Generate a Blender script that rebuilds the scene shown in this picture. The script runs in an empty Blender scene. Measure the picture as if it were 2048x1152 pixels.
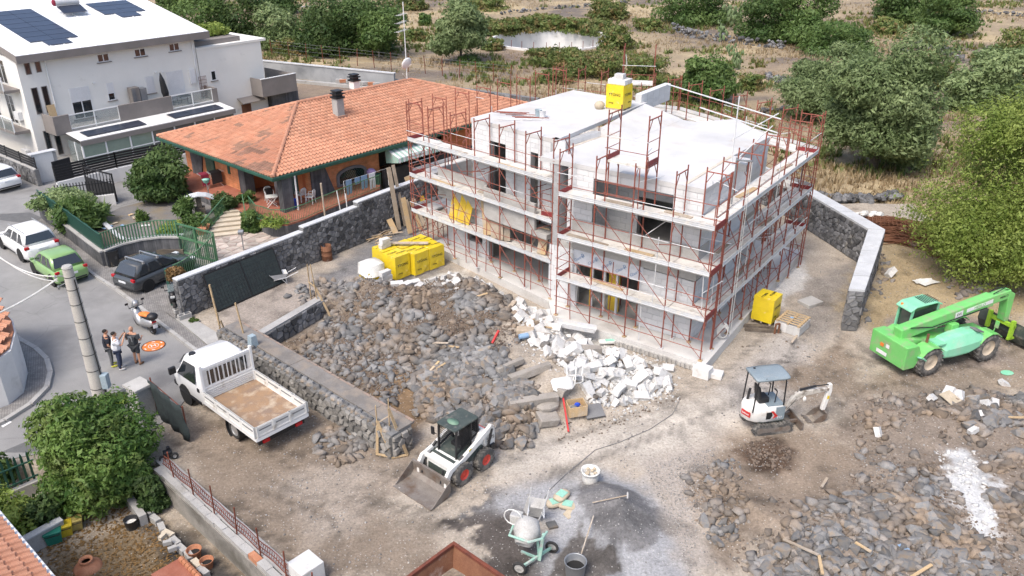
import bpy,bmesh,math,random
import numpy as np
from mathutils import Vector,Matrix
sc=bpy.context.scene
C=sc.collection
R=math.radians
CAM_H=18.0;FPX=1630.0;TILT=R(25.7)
cam=bpy.data.cameras.new('camera');cam_o=bpy.data.objects.new('camera',cam);C.objects.link(cam_o)
cam.sensor_width=36.0;cam.lens=36.0*FPX/2048.0;cam.clip_end=1500;cam.clip_start=0.5
cam_o.location=(0,0,CAM_H);cam_o.rotation_euler=(R(90)-TILT,0,0)
sc.camera=cam_o
SUN_EL,SUN_AZ=R(56),R(215)
world=bpy.data.worlds.new('World');sc.world=world;world.use_nodes=True
wn=world.node_tree;bg=wn.nodes['Background']
sky=wn.nodes.new('ShaderNodeTexSky');sky.sky_type='NISHITA';sky.sun_disc=False
sky.sun_elevation=SUN_EL;sky.sun_rotation=SUN_AZ;sky.air_density=1.0;sky.dust_density=5.0;sky.ozone_density=1.0;sky.altitude=300
wn.links.new(sky.outputs[0],bg.inputs[0]);bg.inputs[1].default_value=0.15
sun=bpy.data.lights.new('sun','SUN');sun.energy=1.35;sun.angle=R(20);sun.color=(1.0,0.955,0.89)
sun_o=bpy.data.objects.new('sun',sun);C.objects.link(sun_o)
sdir=Vector((math.sin(SUN_AZ)*math.cos(SUN_EL),math.cos(SUN_AZ)*math.cos(SUN_EL),math.sin(SUN_EL)))
sun_o.rotation_euler=sdir.to_track_quat('Z','Y').to_euler();sun_o.location=(0,0,60)
sc.view_settings.view_transform='Standard';sc.view_settings.look='None'
sc.view_settings.exposure=0.86;sc.view_settings.gamma=1.0;sc.view_settings.use_curve_mapping=False
sc.render.film_transparent=False
sc.cycles.use_denoising=True
sc.cycles.max_bounces=6;sc.cycles.transparent_max_bounces=8
_c,_s=math.cos(TILT),math.sin(TILT)
def G(u,v,z=0.0):
 x,y=u-1024.0,v-576.0
 dn=y*_c+FPX*_s;fw=FPX*_c-y*_s
 D=(CAM_H-z)/dn
 return Vector((x*D,fw*D,z))
def GP(pts,z=0.0):return[tuple(G(u,v,z))[:2]for u,v in pts]
_A=R(35.4);BO=G(1400,722,.45)
BA=Vector((-math.cos(_A),math.sin(_A),0));BB=Vector((math.sin(_A),math.cos(_A),0))
def W(a,b,z=0.0):p=BO+BA*a+BB*b;return Vector((p.x,p.y,z))
HO=Vector((-13.96,45.61,0));HR=Vector((.66,.751,0)).normalized();HL=Vector((-.751,.66,0)).normalized()
def HS(s,t,z=0.0):p=HO+HR*s+HL*t;return Vector((p.x,p.y,z))
WO=Vector((-35.5,59.5,0));WX=Vector((.627,.779,0)).normalized();WY=Vector((-.779,.627,0)).normalized()
def WS(s,t,z=0.0):p=WO+WX*s+WY*t;return Vector((p.x,p.y,z))
def put(o,parent=None,label=None,cat=None,group=None,kind=None):
 if o.name not in C.objects:C.objects.link(o)
 if parent is not None:o.parent=parent
 for k,v in(('label',label),('category',cat),('group',group),('kind',kind)):
  if v:o[k]=v
 return o
def thing(name,label,cat,loc=(0,0,0),rz=0.0,group=None):
 o=bpy.data.objects.new(name,None);o.empty_display_size=.3
 o.location=loc;o.rotation_euler=(0,0,rz)
 return put(o,None,label,cat,group)
def clone(o,parent=None,label=None,group=None,cat=None):
 c=o.copy();C.objects.link(c);c.parent=parent
 if label:c['label']=label
 if group:c['group']=group
 if cat:c['category']=cat
 return c
def clone_tree(o,parent=None,label=None,group=None):
 c=clone(o,parent,label,group)
 for ch in list(o.children):clone_tree(ch,c)
 return c
class MB:
 """collects shapes into one mesh"""
 def __init__(s):s.v=[];s.f=[];s.m=[];s.cur=0;s.T=None;s.sm=[];s.smooth=False
 def add(s,vs,fs):
  n=len(s.v)
  if s.T is not None:vs=[tuple(s.T@Vector(p))for p in vs]
  s.v.extend([tuple(p)for p in vs]);s.f.extend([tuple(i+n for i in f)for f in fs])
  s.m.extend([s.cur]*len(fs));s.sm.extend([s.smooth]*len(fs));return s
 def box(s,c,d,rz=0.0,rot=None,taper=1.0):
  x,y,z=d[0]/2,d[1]/2,d[2]/2
  vs=[Vector((i*x*(taper if k>0 else 1),j*y*(taper if k>0 else 1),k*z))for k in(-1,1)for i,j in((-1,-1),(1,-1),(1,1),(-1,1))]
  if rot is not None:vs=[rot@p for p in vs]
  elif rz:M=Matrix.Rotation(rz,3,'Z');vs=[M@p for p in vs]
  c=Vector(c);vs=[p+c for p in vs]
  return s.add(vs,[(3,2,1,0),(4,5,6,7),(0,1,5,4),(1,2,6,5),(2,3,7,6),(3,0,4,7)])
 def b2(s,p,q):
  p,q=Vector(p),Vector(q);return s.box((p+q)/2,(abs(q.x-p.x),abs(q.y-p.y),abs(q.z-p.z)))
 def beam(s,p,q,w,h,up=(0,0,1)):
  p,q=Vector(p),Vector(q);d=q-p;L=d.length
  if L<1e-5:return s
  d.normalize();up=Vector(up)
  if abs(d.dot(up))>.98:up=Vector((1,0,0))
  x=d.cross(up).normalized();z=x.cross(d).normalized()
  M=Matrix((x,d,z)).transposed()
  return s.box((p+q)/2,(w,L,h),rot=M)
 def tube(s,p,q,r,n=6,r2=None,cap=True):
  p,q=Vector(p),Vector(q);d=(q-p)
  if d.length<1e-6:return s
  d.normalize();a=d.orthogonal().normalized();b=d.cross(a)
  r2=r if r2 is None else r2;vs=[]
  for o,rr in((p,r),(q,r2)):
   for k in range(n):
    t=2*math.pi*k/n;vs.append(o+a*(rr*math.cos(t))+b*(rr*math.sin(t)))
  fs=[(k,(k+1)%n,n+(k+1)%n,n+k)for k in range(n)]
  s.add(vs,fs)
  if cap:
   sm=s.smooth;s.smooth=False
   s.add(vs[:n],[tuple(range(n-1,-1,-1))]);s.add(vs[n:],[tuple(range(n))]);s.smooth=sm
  return s
 def path(s,pts,r,n=6,rs=None):
  pts=[Vector(p)for p in pts];vs=[];N=len(pts);a=None
  for i,p in enumerate(pts):
   d=(pts[min(i+1,N-1)]-pts[max(i-1,0)]).normalized()
   a=d.orthogonal().normalized()if a is None else(a-d*a.dot(d)).normalized()
   b=d.cross(a);rr=rs[i]if rs else r
   for k in range(n):t=2*math.pi*k/n;vs.append(p+a*(rr*math.cos(t))+b*(rr*math.sin(t)))
  fs=[(i*n+k,i*n+(k+1)%n,(i+1)*n+(k+1)%n,(i+1)*n+k)for i in range(N-1)for k in range(n)]
  fs+=[tuple(range(n-1,-1,-1)),tuple((N-1)*n+k for k in range(n))]
  return s.add(vs,fs)
 def prism(s,poly,z0,z1):
  n=len(poly);A=sum(poly[i][0]*poly[(i+1)%n][1]-poly[(i+1)%n][0]*poly[i][1]for i in range(n))
  if A<0:poly=poly[::-1]
  vs=[(p[0],p[1],z0)for p in poly]+[(p[0],p[1],z1)for p in poly]
  return s.add(vs,[tuple(range(n-1,-1,-1)),tuple(range(n,2*n))]+[(i,(i+1)%n,n+(i+1)%n,n+i)for i in range(n)])
 def slab(s,poly3,off):
  n=len(poly3);off=Vector(off);a=[Vector(p)for p in poly3];b=[p+off for p in a]
  return s.add(a+b,[tuple(range(n-1,-1,-1)),tuple(range(n,2*n))]+[(i,(i+1)%n,n+(i+1)%n,n+i)for i in range(n)])
 def lathe(s,prof,n=12,c=(0,0,0),M=None,close=True):
  c=Vector(c);vs=[]
  for r,z in prof:
   for k in range(n):
    t=2*math.pi*k/n;p=Vector((r*math.cos(t),r*math.sin(t),z))
    if M is not None:p=M@p
    vs.append(p+c)
  N=len(prof);fs=[(i*n+k,i*n+(k+1)%n,(i+1)*n+(k+1)%n,(i+1)*n+k)for i in range(N-1)for k in range(n)]
  if close:fs+=[tuple(range(n-1,-1,-1)),tuple((N-1)*n+k for k in range(n))]
  return s.add(vs,fs)
 def loft(s,secs,cap=True):
  n=len(secs[0]);vs=[p for q in secs for p in q];N=len(secs)
  fs=[(i*n+k,i*n+(k+1)%n,(i+1)*n+(k+1)%n,(i+1)*n+k)for i in range(N-1)for k in range(n)]
  if cap:fs+=[tuple(range(n-1,-1,-1)),tuple((N-1)*n+k for k in range(n))]
  return s.add(vs,fs)
 def ell(s,c,r,nu=8,nv=6,rot=None):
  c=Vector(c);vs=[];fs=[]
  for i in range(nv+1):
   ph=math.pi*i/nv
   for k in range(nu):
    t=2*math.pi*k/nu;p=Vector((r[0]*math.sin(ph)*math.cos(t),r[1]*math.sin(ph)*math.sin(t),-r[2]*math.cos(ph)))
    vs.append((rot@p if rot is not None else p)+c)
  for i in range(nv):
   for k in range(nu):fs.append((i*nu+k,i*nu+(k+1)%nu,(i+1)*nu+(k+1)%nu,(i+1)*nu+k))
  return s.add(vs,fs)
 def mesh(s,name,mats):
  me=bpy.data.meshes.new(name);me.from_pydata(s.v,[],s.f)
  mats=mats if isinstance(mats,(list,tuple))else[mats]
  for m in mats:me.materials.append(m)
  if len(mats)>1:me.polygons.foreach_set('material_index',s.m)
  if any(s.sm):me.polygons.foreach_set('use_smooth',s.sm)
  me.update();return me
 def build(s,name,mats,parent=None,label=None,cat=None,group=None,kind=None,bevel=0,sub=0,loc=None,rz=0,smooth=None):
  me=s.mesh(name,mats)
  if smooth:me.polygons.foreach_set('use_smooth',[True]*len(me.polygons))
  o=bpy.data.objects.new(name,me)
  if loc is not None:o.location=loc
  if rz:o.rotation_euler=(0,0,rz)
  put(o,parent,label,cat,group,kind)
  if bevel:
   b=o.modifiers.new('bevel','BEVEL');b.width=bevel;b.segments=2;b.limit_method='ANGLE';b.angle_limit=R(35)
  if sub:
   b=o.modifiers.new('sub','SUBSURF');b.levels=sub;b.render_levels=sub
  return o
def fast_mesh(name,verts,faces_flat,nper,mat,tint=None,smooth=False):
 """big mesh from numpy arrays; nper = vertices per face"""
 me=bpy.data.meshes.new(name);verts=np.asarray(verts,dtype=np.float32);ff=np.asarray(faces_flat,dtype=np.int32).ravel()
 nf=len(ff)//nper
 me.vertices.add(len(verts));me.vertices.foreach_set('co',verts.ravel())
 me.loops.add(len(ff));me.loops.foreach_set('vertex_index',ff)
 me.polygons.add(nf);me.polygons.foreach_set('loop_start',np.arange(nf,dtype=np.int32)*nper)
 me.update(calc_edges=True)
 if smooth:me.polygons.foreach_set('use_smooth',np.ones(nf,dtype=bool))
 me.materials.append(mat)
 if tint is not None:
  at=me.attributes.new('tint','FLOAT','FACE');at.data.foreach_set('value',np.asarray(tint,dtype=np.float32))
 return me
def _h(ix,iy,seed):
 n=(ix.astype(np.int64)*374761393+iy.astype(np.int64)*668265263+seed*1274126177)&0x7fffffff
 n=((n^(n>>13))*1274126177)&0x7fffffff
 return((n^(n>>16))&0xffff)/65535.0
def vnoise(x,y,seed=0):
 ix,iy=np.floor(x),np.floor(y);fx,fy=x-ix,y-iy
 fx=fx*fx*(3-2*fx);fy=fy*fy*(3-2*fy)
 a,b,c,d=_h(ix,iy,seed),_h(ix+1,iy,seed),_h(ix,iy+1,seed),_h(ix+1,iy+1,seed)
 return(a*(1-fx)+b*fx)*(1-fy)+(c*(1-fx)+d*fx)*fy
def fbm(x,y,seed=0,o=4):
 t=0;amp=.5;x=np.asarray(x,dtype=float);y=np.asarray(y,dtype=float)
 for i in range(o):t=t+amp*(vnoise(x,y,seed+i*17)-.5)*2;x=x*2.03+3.1;y=y*2.03+1.7;amp*=.5
 return t
def sdf(px,py,poly):
 """signed distance, positive inside"""
 px=np.asarray(px,dtype=float);py=np.asarray(py,dtype=float)
 d=np.full(px.shape,1e9);ins=np.zeros(px.shape,dtype=bool);n=len(poly)
 for i in range(n):
  x1,y1=poly[i];x2,y2=poly[(i+1)%n];ex,ey=x2-x1,y2-y1
  t=np.clip(((px-x1)*ex+(py-y1)*ey)/(ex*ex+ey*ey+1e-12),0,1)
  d=np.minimum(d,(px-x1-t*ex)**2+(py-y1-t*ey)**2)
  if y1!=y2:
   c=((y1>py)!=(y2>py))&(px<(x2-x1)*(py-y1)/(y2-y1)+x1);ins^=c
 d=np.sqrt(d);return np.where(ins,d,-d)
def sstep(a,b,x):t=np.clip((x-a)/(b-a),0,1);return t*t*(3-2*t)
def clip_poly(poly,px,py,nx,ny):
 out=[];n=len(poly)
 for i in range(n):
  a,b=poly[i],poly[(i+1)%n]
  da=(a[0]-px)*nx+(a[1]-py)*ny;db=(b[0]-px)*nx+(b[1]-py)*ny
  if da<=0:out.append(a)
  if da*db<0:t=da/(da-db);out.append((a[0]+(b[0]-a[0])*t,a[1]+(b[1]-a[1])*t))
 return out
def cells(w,h,size,rng,jit=.42,aspect=1.25):
 """irregular stone outlines filling a w x h rectangle"""
 nx=max(1,round(w/(size*aspect)));ny=max(1,round(h/size));dx,dy=w/nx,h/ny;S={}
 for j in range(ny):
  for i in range(nx):
   S[i,j]=((i+.5+rng.uniform(-jit,jit)+(.25 if j%2 else-.25))*dx,(j+.5+rng.uniform(-jit,jit))*dy)
 out=[]
 for(i,j),(x,y)in S.items():
  poly=[(0,0),(w,0),(w,h),(0,h)]
  for di in(-2,-1,0,1,2):
   for dj in(-2,-1,0,1,2):
    q=S.get((i+di,j+dj))
    if q is None or(di==0 and dj==0):continue
    poly=clip_poly(poly,(x+q[0])/2,(y+q[1])/2,q[0]-x,q[1]-y)
    if len(poly)<3:break
   if len(poly)<3:break
  if len(poly)>=3:out.append(poly)
 return out
def wsplit(items,key,limit=300):
 it=sorted(items,key=key);return it[:limit],it[limit:]
def campos(p):p=Vector(p);return(p-Vector((0,0,CAM_H))).length
def _new(name):
 m=bpy.data.materials.new(name);m.use_nodes=True;nt=m.node_tree
 return m,nt,nt.nodes['Principled BSDF']
def _n(nt,t,**k):
 n=nt.nodes.new(t)
 for a,b in k.items():setattr(n,a,b)
 return n
def _mix(nt,a,b,fac,mode='MIX'):
 n=_n(nt,'ShaderNodeMix',data_type='RGBA',blend_type=mode)
 for sock,val in((n.inputs[0],fac),(n.inputs[6],a),(n.inputs[7],b)):
  if isinstance(val,(int,float)):sock.default_value=val
  elif isinstance(val,(tuple,list)):sock.default_value=(*val[:3],1)
  else:nt.links.new(val,sock)
 return n.outputs[2]
def _ramp(nt,src,p0,p1,c0=0.0,c1=1.0):
 n=_n(nt,'ShaderNodeMapRange');n.inputs[1].default_value=p0;n.inputs[2].default_value=p1;n.inputs[3].default_value=c0;n.inputs[4].default_value=c1
 nt.links.new(src,n.inputs[0]);return n.outputs[0]
def _noise(nt,scale,detail=4,coord='Object',rough=.6,stretch=None):
 tc=_n(nt,'ShaderNodeTexCoord');n=_n(nt,'ShaderNodeTexNoise');n.inputs['Scale'].default_value=scale;n.inputs['Detail'].default_value=detail;n.inputs['Roughness'].default_value=rough
 src=tc.outputs[coord]
 if stretch:
  mp=_n(nt,'ShaderNodeMapping');mp.inputs['Scale'].default_value=stretch;nt.links.new(src,mp.inputs[0]);src=mp.outputs[0]
 nt.links.new(src,n.inputs['Vector']);return n.outputs[0]
def pmat(name,col,rough=.8,col2=None,scale=3.0,lo=.4,hi=.65,dirt=None,dscale=.8,dlo=.52,dhi=.7,bump=0.0,bscale=20.0,metal=0.0,rand=0.0,spec=.5,stretch=None,tint=0.0,fine=.12,coat=0.0,attr=None):
 """base colour broken up by noise; dirt = a second stain layer; rand = per-object brightness; tint = per-face brightness"""
 m,nt,bs=_new(name)
 c2=col2 or tuple(x*.82 for x in col)
 c=_mix(nt,col,c2,_ramp(nt,_noise(nt,scale,5,stretch=stretch),lo,hi))
 if attr:
  a=_n(nt,'ShaderNodeAttribute',attribute_name=attr);c=_mix(nt,a.outputs['Color'],c,.0)
 if dirt:c=_mix(nt,c,dirt,_ramp(nt,_noise(nt,dscale,6),dlo,dhi))
 if fine:
  c=_mix(nt,c,_ramp(nt,_noise(nt,38,3),.3,.7,1-fine*2,1+fine),1.0,'MULTIPLY')
 if rand:
  oi=_n(nt,'ShaderNodeObjectInfo');c=_mix(nt,c,_ramp(nt,oi.outputs['Random'],0,1,1-rand,1+rand*.8),1.0,'MULTIPLY')
 if tint:
  a=_n(nt,'ShaderNodeAttribute',attribute_name='tint');c=_mix(nt,c,_ramp(nt,a.outputs['Fac'],0,1,1-tint,1+tint*.8),1.0,'MULTIPLY')
 nt.links.new(c,bs.inputs['Base Color']);bs.inputs['Roughness'].default_value=rough;bs.inputs['Metallic'].default_value=metal
 bs.inputs['Specular IOR Level'].default_value=spec
 if coat:bs.inputs['Coat Weight'].default_value=coat;bs.inputs['Coat Roughness'].default_value=.12
 if bump:
  b=_n(nt,'ShaderNodeBump');b.inputs['Strength'].default_value=min(1,bump);b.inputs['Distance'].default_value=.02
  nt.links.new(_noise(nt,bscale,5),b.inputs['Height']);nt.links.new(b.outputs[0],bs.inputs['Normal'])
 return m
def leafmat(name,c1,c2,c3=None):
 m,nt,bs=_new(name)
 a=_n(nt,'ShaderNodeAttribute',attribute_name='tint')
 c=_mix(nt,c1,c2,a.outputs['Fac'])
 oi=_n(nt,'ShaderNodeObjectInfo');c=_mix(nt,c,_ramp(nt,oi.outputs['Random'],0,1,.85,1.15),1.0,'MULTIPLY')
 if c3:c=_mix(nt,c,c3,_ramp(nt,_noise(nt,.9,3),.5,.68))
 nt.links.new(c,bs.inputs['Base Color']);bs.inputs['Roughness'].default_value=.55;bs.inputs['Specular IOR Level'].default_value=.3
 t=_n(nt,'ShaderNodeBsdfTranslucent');nt.links.new(c,t.inputs[0]);mx=_n(nt,'ShaderNodeMixShader');mx.inputs[0].default_value=.3
 out=nt.nodes['Material Output'];nt.links.new(bs.outputs[0],mx.inputs[1]);nt.links.new(t.outputs[0],mx.inputs[2]);nt.links.new(mx.outputs[0],out.inputs[0])
 return m
def groundmat(name,bump=.5,rough=.95):
 m,nt,bs=_new(name)
 a=_n(nt,'ShaderNodeAttribute',attribute_name='Col')
 c=_mix(nt,a.outputs['Color'],_ramp(nt,_noise(nt,1.3,8,rough=.7),.3,.7,.82,1.16),1.0,'MULTIPLY')
 c=_mix(nt,c,_ramp(nt,_noise(nt,11,8,rough=.8),.3,.7,.58,1.42),1.0,'MULTIPLY')
 v=_n(nt,'ShaderNodeTexVoronoi');v.inputs['Scale'].default_value=7;tc=_n(nt,'ShaderNodeTexCoord');nt.links.new(tc.outputs['Object'],v.inputs['Vector'])
 c=_mix(nt,c,(.5,.48,.45),_ramp(nt,v.outputs['Distance'],.17,.09,0,.7))
 v2=_n(nt,'ShaderNodeTexVoronoi');v2.inputs['Scale'].default_value=4.3;nt.links.new(tc.outputs['Object'],v2.inputs['Vector']);c=_mix(nt,c,(.1,.09,.08),_ramp(nt,v2.outputs['Distance'],.16,.09,0,.6))
 nt.links.new(c,bs.inputs['Base Color']);bs.inputs['Roughness'].default_value=rough;bs.inputs['Specular IOR Level'].default_value=.2
 b=_n(nt,'ShaderNodeBump');b.inputs['Strength'].default_value=bump;b.inputs['Distance'].default_value=.06
 nt.links.new(_noise(nt,9,8,rough=.7),b.inputs['Height']);nt.links.new(b.outputs[0],bs.inputs['Normal'])
 return m
def crackmat(name):
 m=pmat(name,(.225,.22,.215),.92,(.28,.275,.265),.5,.35,.65,dirt=(.165,.16,.155),dscale=.3,dlo=.5,dhi=.7,bump=.25,bscale=60);nt=m.node_tree;bs=nt.nodes['Principled BSDF'];src=bs.inputs['Base Color'].links[0].from_socket
 tc=_n(nt,'ShaderNodeTexCoord');nz=_n(nt,'ShaderNodeTexNoise');nz.inputs['Scale'].default_value=.9;nz.inputs['Detail'].default_value=5;nt.links.new(tc.outputs['Object'],nz.inputs['Vector']);ad=_mix(nt,tc.outputs['Object'],nz.outputs['Color'],.35)
 v=_n(nt,'ShaderNodeTexVoronoi',feature='DISTANCE_TO_EDGE');v.inputs['Scale'].default_value=.42;nt.links.new(ad,v.inputs['Vector']);k=_mix(nt,_ramp(nt,v.outputs['Distance'],.0,.006,.72,1.0),(1,1,1),_ramp(nt,_noise(nt,.23,2),.45,.55))
 c=_mix(nt,src,k,1.0,'MULTIPLY');nt.links.new(c,bs.inputs['Base Color']);return m
def glassmat(name,col=(.02,.025,.03),rough=.08,alpha=1.0):
 m,nt,bs=_new(name)
 c=_mix(nt,col,tuple(x*.6 for x in col),_noise(nt,1.5,2));nt.links.new(c,bs.inputs['Base Color'])
 bs.inputs['Roughness'].default_value=rough;bs.inputs['Specular IOR Level'].default_value=.8;bs.inputs['Coat Weight'].default_value=.5
 if alpha<1:bs.inputs['Alpha'].default_value=alpha
 return m
def brickmat(name,c1,c2,mortar,scale,bw=.5,rh=.25,ms=.02,coord='Object',rot=None,bump=.4):
 m,nt,bs=_new(name)
 tc=_n(nt,'ShaderNodeTexCoord');mp=_n(nt,'ShaderNodeMapping');nt.links.new(tc.outputs[coord],mp.inputs[0])
 if rot:mp.inputs['Rotation'].default_value=rot
 b=_n(nt,'ShaderNodeTexBrick');nt.links.new(mp.outputs[0],b.inputs['Vector'])
 b.inputs['Color1'].default_value=(*c1,1);b.inputs['Color2'].default_value=(*c2,1);b.inputs['Mortar'].default_value=(*mortar,1)
 b.inputs['Scale'].default_value=scale;b.inputs['Brick Width'].default_value=bw;b.inputs['Row Height'].default_value=rh;b.inputs['Mortar Size'].default_value=ms
 c=_mix(nt,b.outputs['Color'],_ramp(nt,_noise(nt,2.5,6),.3,.7,.75,1.2),1.0,'MULTIPLY')
 nt.links.new(c,bs.inputs['Base Color']);bs.inputs['Roughness'].default_value=.9;bs.inputs['Specular IOR Level'].default_value=.25
 bp=_n(nt,'ShaderNodeBump');bp.inputs['Strength'].default_value=bump;bp.inputs['Distance'].default_value=.01;bp.invert=True
 nt.links.new(b.outputs['Fac'],bp.inputs['Height']);nt.links.new(bp.outputs[0],bs.inputs['Normal'])
 return m
K={}
K['ground']=groundmat('soil');K['field']=groundmat('dry_field_soil',.7)
K['asphalt']=crackmat('asphalt')
K['tarpatch']=pmat('tar_patch',(.13,.13,.13),.9,bump=.2)
K['concrete']=pmat('concrete',(.42,.41,.39),.9,(.33,.32,.305),1.2,.35,.68,dirt=(.24,.225,.2),dscale=.9,dlo=.58,dhi=.75,bump=.3)
K['screed']=pmat('pale_screed',(.6,.59,.565),.9,(.52,.5,.475),.7,.4,.7,dirt=(.4,.37,.33),dscale=.35,dlo=.6,dhi=.78,bump=.15)
K['rawcon']=pmat('raw_concrete',(.47,.455,.43),.9,(.38,.365,.34),1.5,.35,.7,dirt=(.3,.28,.25),dscale=1.2,dlo=.58,dhi=.76,bump=.2,stretch=(1,1,3))
K['block']=pmat('aerated_block',(.64,.64,.64),.9,(.58,.585,.59),1.8,.4,.7,bump=.12,bscale=50,rand=.06,fine=.04)
K['blockm']=pmat('aerated_block_wall',(.64,.64,.64),.9,(.58,.585,.59),1.8,.4,.7,bump=.12,bscale=50,tint=.07,fine=.04)
K['joint']=pmat('block_joint',(.4,.4,.4),.95)
K['roofwhite']=pmat('white_roof',(.76,.76,.765),.75,(.76,.77,.775),.4,.35,.7,fine=.03)
K['roofscreed']=pmat('white_roof_screed',(.58,.575,.57),.9,(.49,.485,.475),.5,.35,.65,dirt=(.47,.42,.37),dscale=.4,dlo=.55,dhi=.75,fine=.05)
K['plaster']=pmat('cream_plaster',(.8,.78,.73),.9,(.75,.73,.68),.6,.3,.7,dirt=(.55,.53,.48),dscale=.5,dlo=.63,dhi=.8,fine=.03)
K['whitewall']=pmat('white_plaster',(.72,.71,.69),.9,(.62,.61,.59),.7,.35,.7,dirt=(.4,.39,.36),dscale=.7,dlo=.6,dhi=.78,fine=.04)
K['whitepaint']=pmat('white_paint',(.78,.78,.77),.4,(.72,.72,.71),1,fine=.02)
K['taupe']=pmat('taupe_plaster',(.2,.18,.165),.85,(.235,.21,.195),.8,fine=.04)
K['greymet']=pmat('grey_metal',(.32,.33,.34),.45,metal=.5,fine=.05)
K['galv']=pmat('galvanised_steel',(.62,.63,.64),.55,(.53,.54,.55),4,.35,.7,dirt=(.66,.63,.58),dscale=2.5,dlo=.5,dhi=.7,metal=.1,fine=.05,rand=.06)
K['deck']=pmat('dusty_scaffold_deck',(.72,.69,.64),.9,(.6,.575,.53),2.2,.35,.7,dirt=(.36,.32,.27),dscale=1.5,dlo=.6,dhi=.78,rand=.1)
K['redtube']=pmat('rust_red_tube',(.31,.085,.055),.75,(.22,.07,.05),4,.35,.7,dirt=(.34,.24,.19),dscale=5,dlo=.56,dhi=.72,rand=.12)
K['redplate']=pmat('red_toe_plate',(.26,.03,.035),.6,(.18,.03,.03),3,rand=.1)
K['woodnew']=pmat('pale_timber',(.47,.35,.21),.85,(.38,.27,.15),2,.35,.7,stretch=(1,1,9),rand=.15)
K['woodold']=pmat('weathered_timber',(.45,.37,.28),.9,(.33,.26,.19),2,.35,.7,dirt=(.55,.5,.43),dscale=1.5,dlo=.5,dhi=.75,rand=.2)
K['woodyel']=pmat('yellow_shutter_board',(.72,.5,.03),.6,(.62,.42,.05),2,.4,.7,dirt=(.5,.42,.3),dscale=1.6,dlo=.6,dhi=.75,rand=.08)
K['ply']=pmat('plywood_board',(.58,.42,.24),.8,(.48,.33,.17),1.5,.35,.7,dirt=(.5,.46,.4),dscale=1.4,dlo=.5,dhi=.75,rand=.12)
K['yellow']=pmat('yellow_wrap',(.74,.56,.02),.3,(.64,.47,.03),1.5,.35,.7,dirt=(.74,.68,.45),dscale=2.2,dlo=.6,dhi=.78,bump=1.0,bscale=6,rand=.05,fine=.03)
K['film']=pmat('cloudy_film',(.74,.73,.69),.35,(.6,.59,.55),2,.35,.7,bump=.8,bscale=7)
K['print']=pmat('dark_print',(.05,.045,.02),.6,fine=0)
K['stone']=pmat('lava_stone',(.125,.126,.132),.95,(.19,.19,.193),3,.35,.7,dirt=(.2,.19,.17),dscale=2.2,dlo=.55,dhi=.72,bump=.8,bscale=14,rand=.62)
K['stonem']=pmat('lava_stone_mass',(.125,.126,.132),.95,(.19,.19,.193),3,.35,.7,dirt=(.2,.19,.17),dscale=2.2,dlo=.55,dhi=.72,bump=.8,bscale=14,tint=.62)
K['rub']=pmat('rubble_stone',(.165,.164,.163),.95,(.24,.236,.23),2.2,.35,.7,dirt=(.24,.19,.14),dscale=1.1,dlo=.47,dhi=.64,bump=.7,bscale=12,rand=.4)
K['rubm']=pmat('rubble_stone_mass',(.165,.164,.163),.95,(.24,.236,.23),2.2,.35,.7,dirt=(.22,.17,.125),dscale=.5,dlo=.41,dhi=.6,bump=.7,bscale=12,tint=.4)
K['clod']=pmat('soil_clods',(.17,.13,.1),.97,(.11,.08,.06),1.4,.35,.7,bump=.7,tint=.3)
K['grit']=pmat('site_gravel',(.36,.34,.32),.95,(.22,.21,.2),.8,.35,.7,tint=.5)
K['frag']=pmat('white_block_fragment',(.6,.595,.58),.9,(.5,.49,.475),2,.4,.7,dirt=(.42,.385,.34),dscale=2.2,dlo=.54,dhi=.74,bump=.4,rand=.14,fine=.06)
K['fragm']=pmat('white_block_crumbs',(.58,.575,.56),.9,(.46,.45,.43),2,.4,.7,dirt=(.5,.47,.43),dscale=.7,dlo=.6,dhi=.75,bump=.3,tint=.14,fine=.05)
K['mortar']=pmat('grey_mortar',(.2,.2,.2),.95,(.15,.15,.15),3,bump=.5)
K['coping']=pmat('white_cement_coping',(.55,.56,.57),.9,(.46,.47,.48),1.6,.35,.7,dirt=(.42,.41,.4),dscale=2.5,dlo=.58,dhi=.74,bump=.4)
K['basalt']=brickmat('basalt_cladding',(.085,.087,.092),(.13,.13,.135),(.06,.06,.06),4,.6,.3,.012,bump=.5)
K['bronze']=pmat('dark_grey_render',(.16,.16,.165),.9,(.2,.2,.2),1)
K['pavers']=brickmat('pavement_pavers',(.22,.21,.2),(.28,.265,.25),(.13,.125,.12),5,.5,.5,.05,bump=.5)
K['tile']=pmat('terracotta_roof_tile',(.47,.215,.13),.85,(.52,.27,.175),1.3,.35,.68,dirt=(.46,.215,.14),dscale=.9,dlo=.56,dhi=.75,rand=.12)
K['tilem']=pmat('terracotta_roof_tiles',(.47,.215,.13),.85,(.52,.27,.175),1.3,.35,.68,dirt=(.45,.21,.135),dscale=.9,dlo=.56,dhi=.75,tint=.14)
K['tilegrey']=pmat('lichen_grey_tile',(.26,.155,.11),.9,(.36,.2,.14),2.5,rand=.25)
K['terra']=pmat('terracotta_pot',(.4,.16,.08),.85,(.48,.23,.13),3)
K['redfloor']=pmat('red_patio_floor',(.3,.1,.06),.8,(.36,.14,.09),2)
K['orange']=pmat('orange_render',(.5,.16,.06),.9,(.55,.2,.085),.8)
K['orangebrick']=brickmat('orange_brick',(.55,.19,.075),(.62,.25,.11),(.5,.33,.22),4,.9,.22,.02,rot=(R(90),0,0),bump=.3)
K['dgreen']=pmat('dark_green_paint',(.02,.075,.055),.5,(.03,.1,.07),2)
K['ggreen']=pmat('gate_green_paint',(.05,.14,.07),.5,(.09,.2,.1),2.5,dirt=(.2,.26,.17),dscale=2,dlo=.56,dhi=.75)
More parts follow.
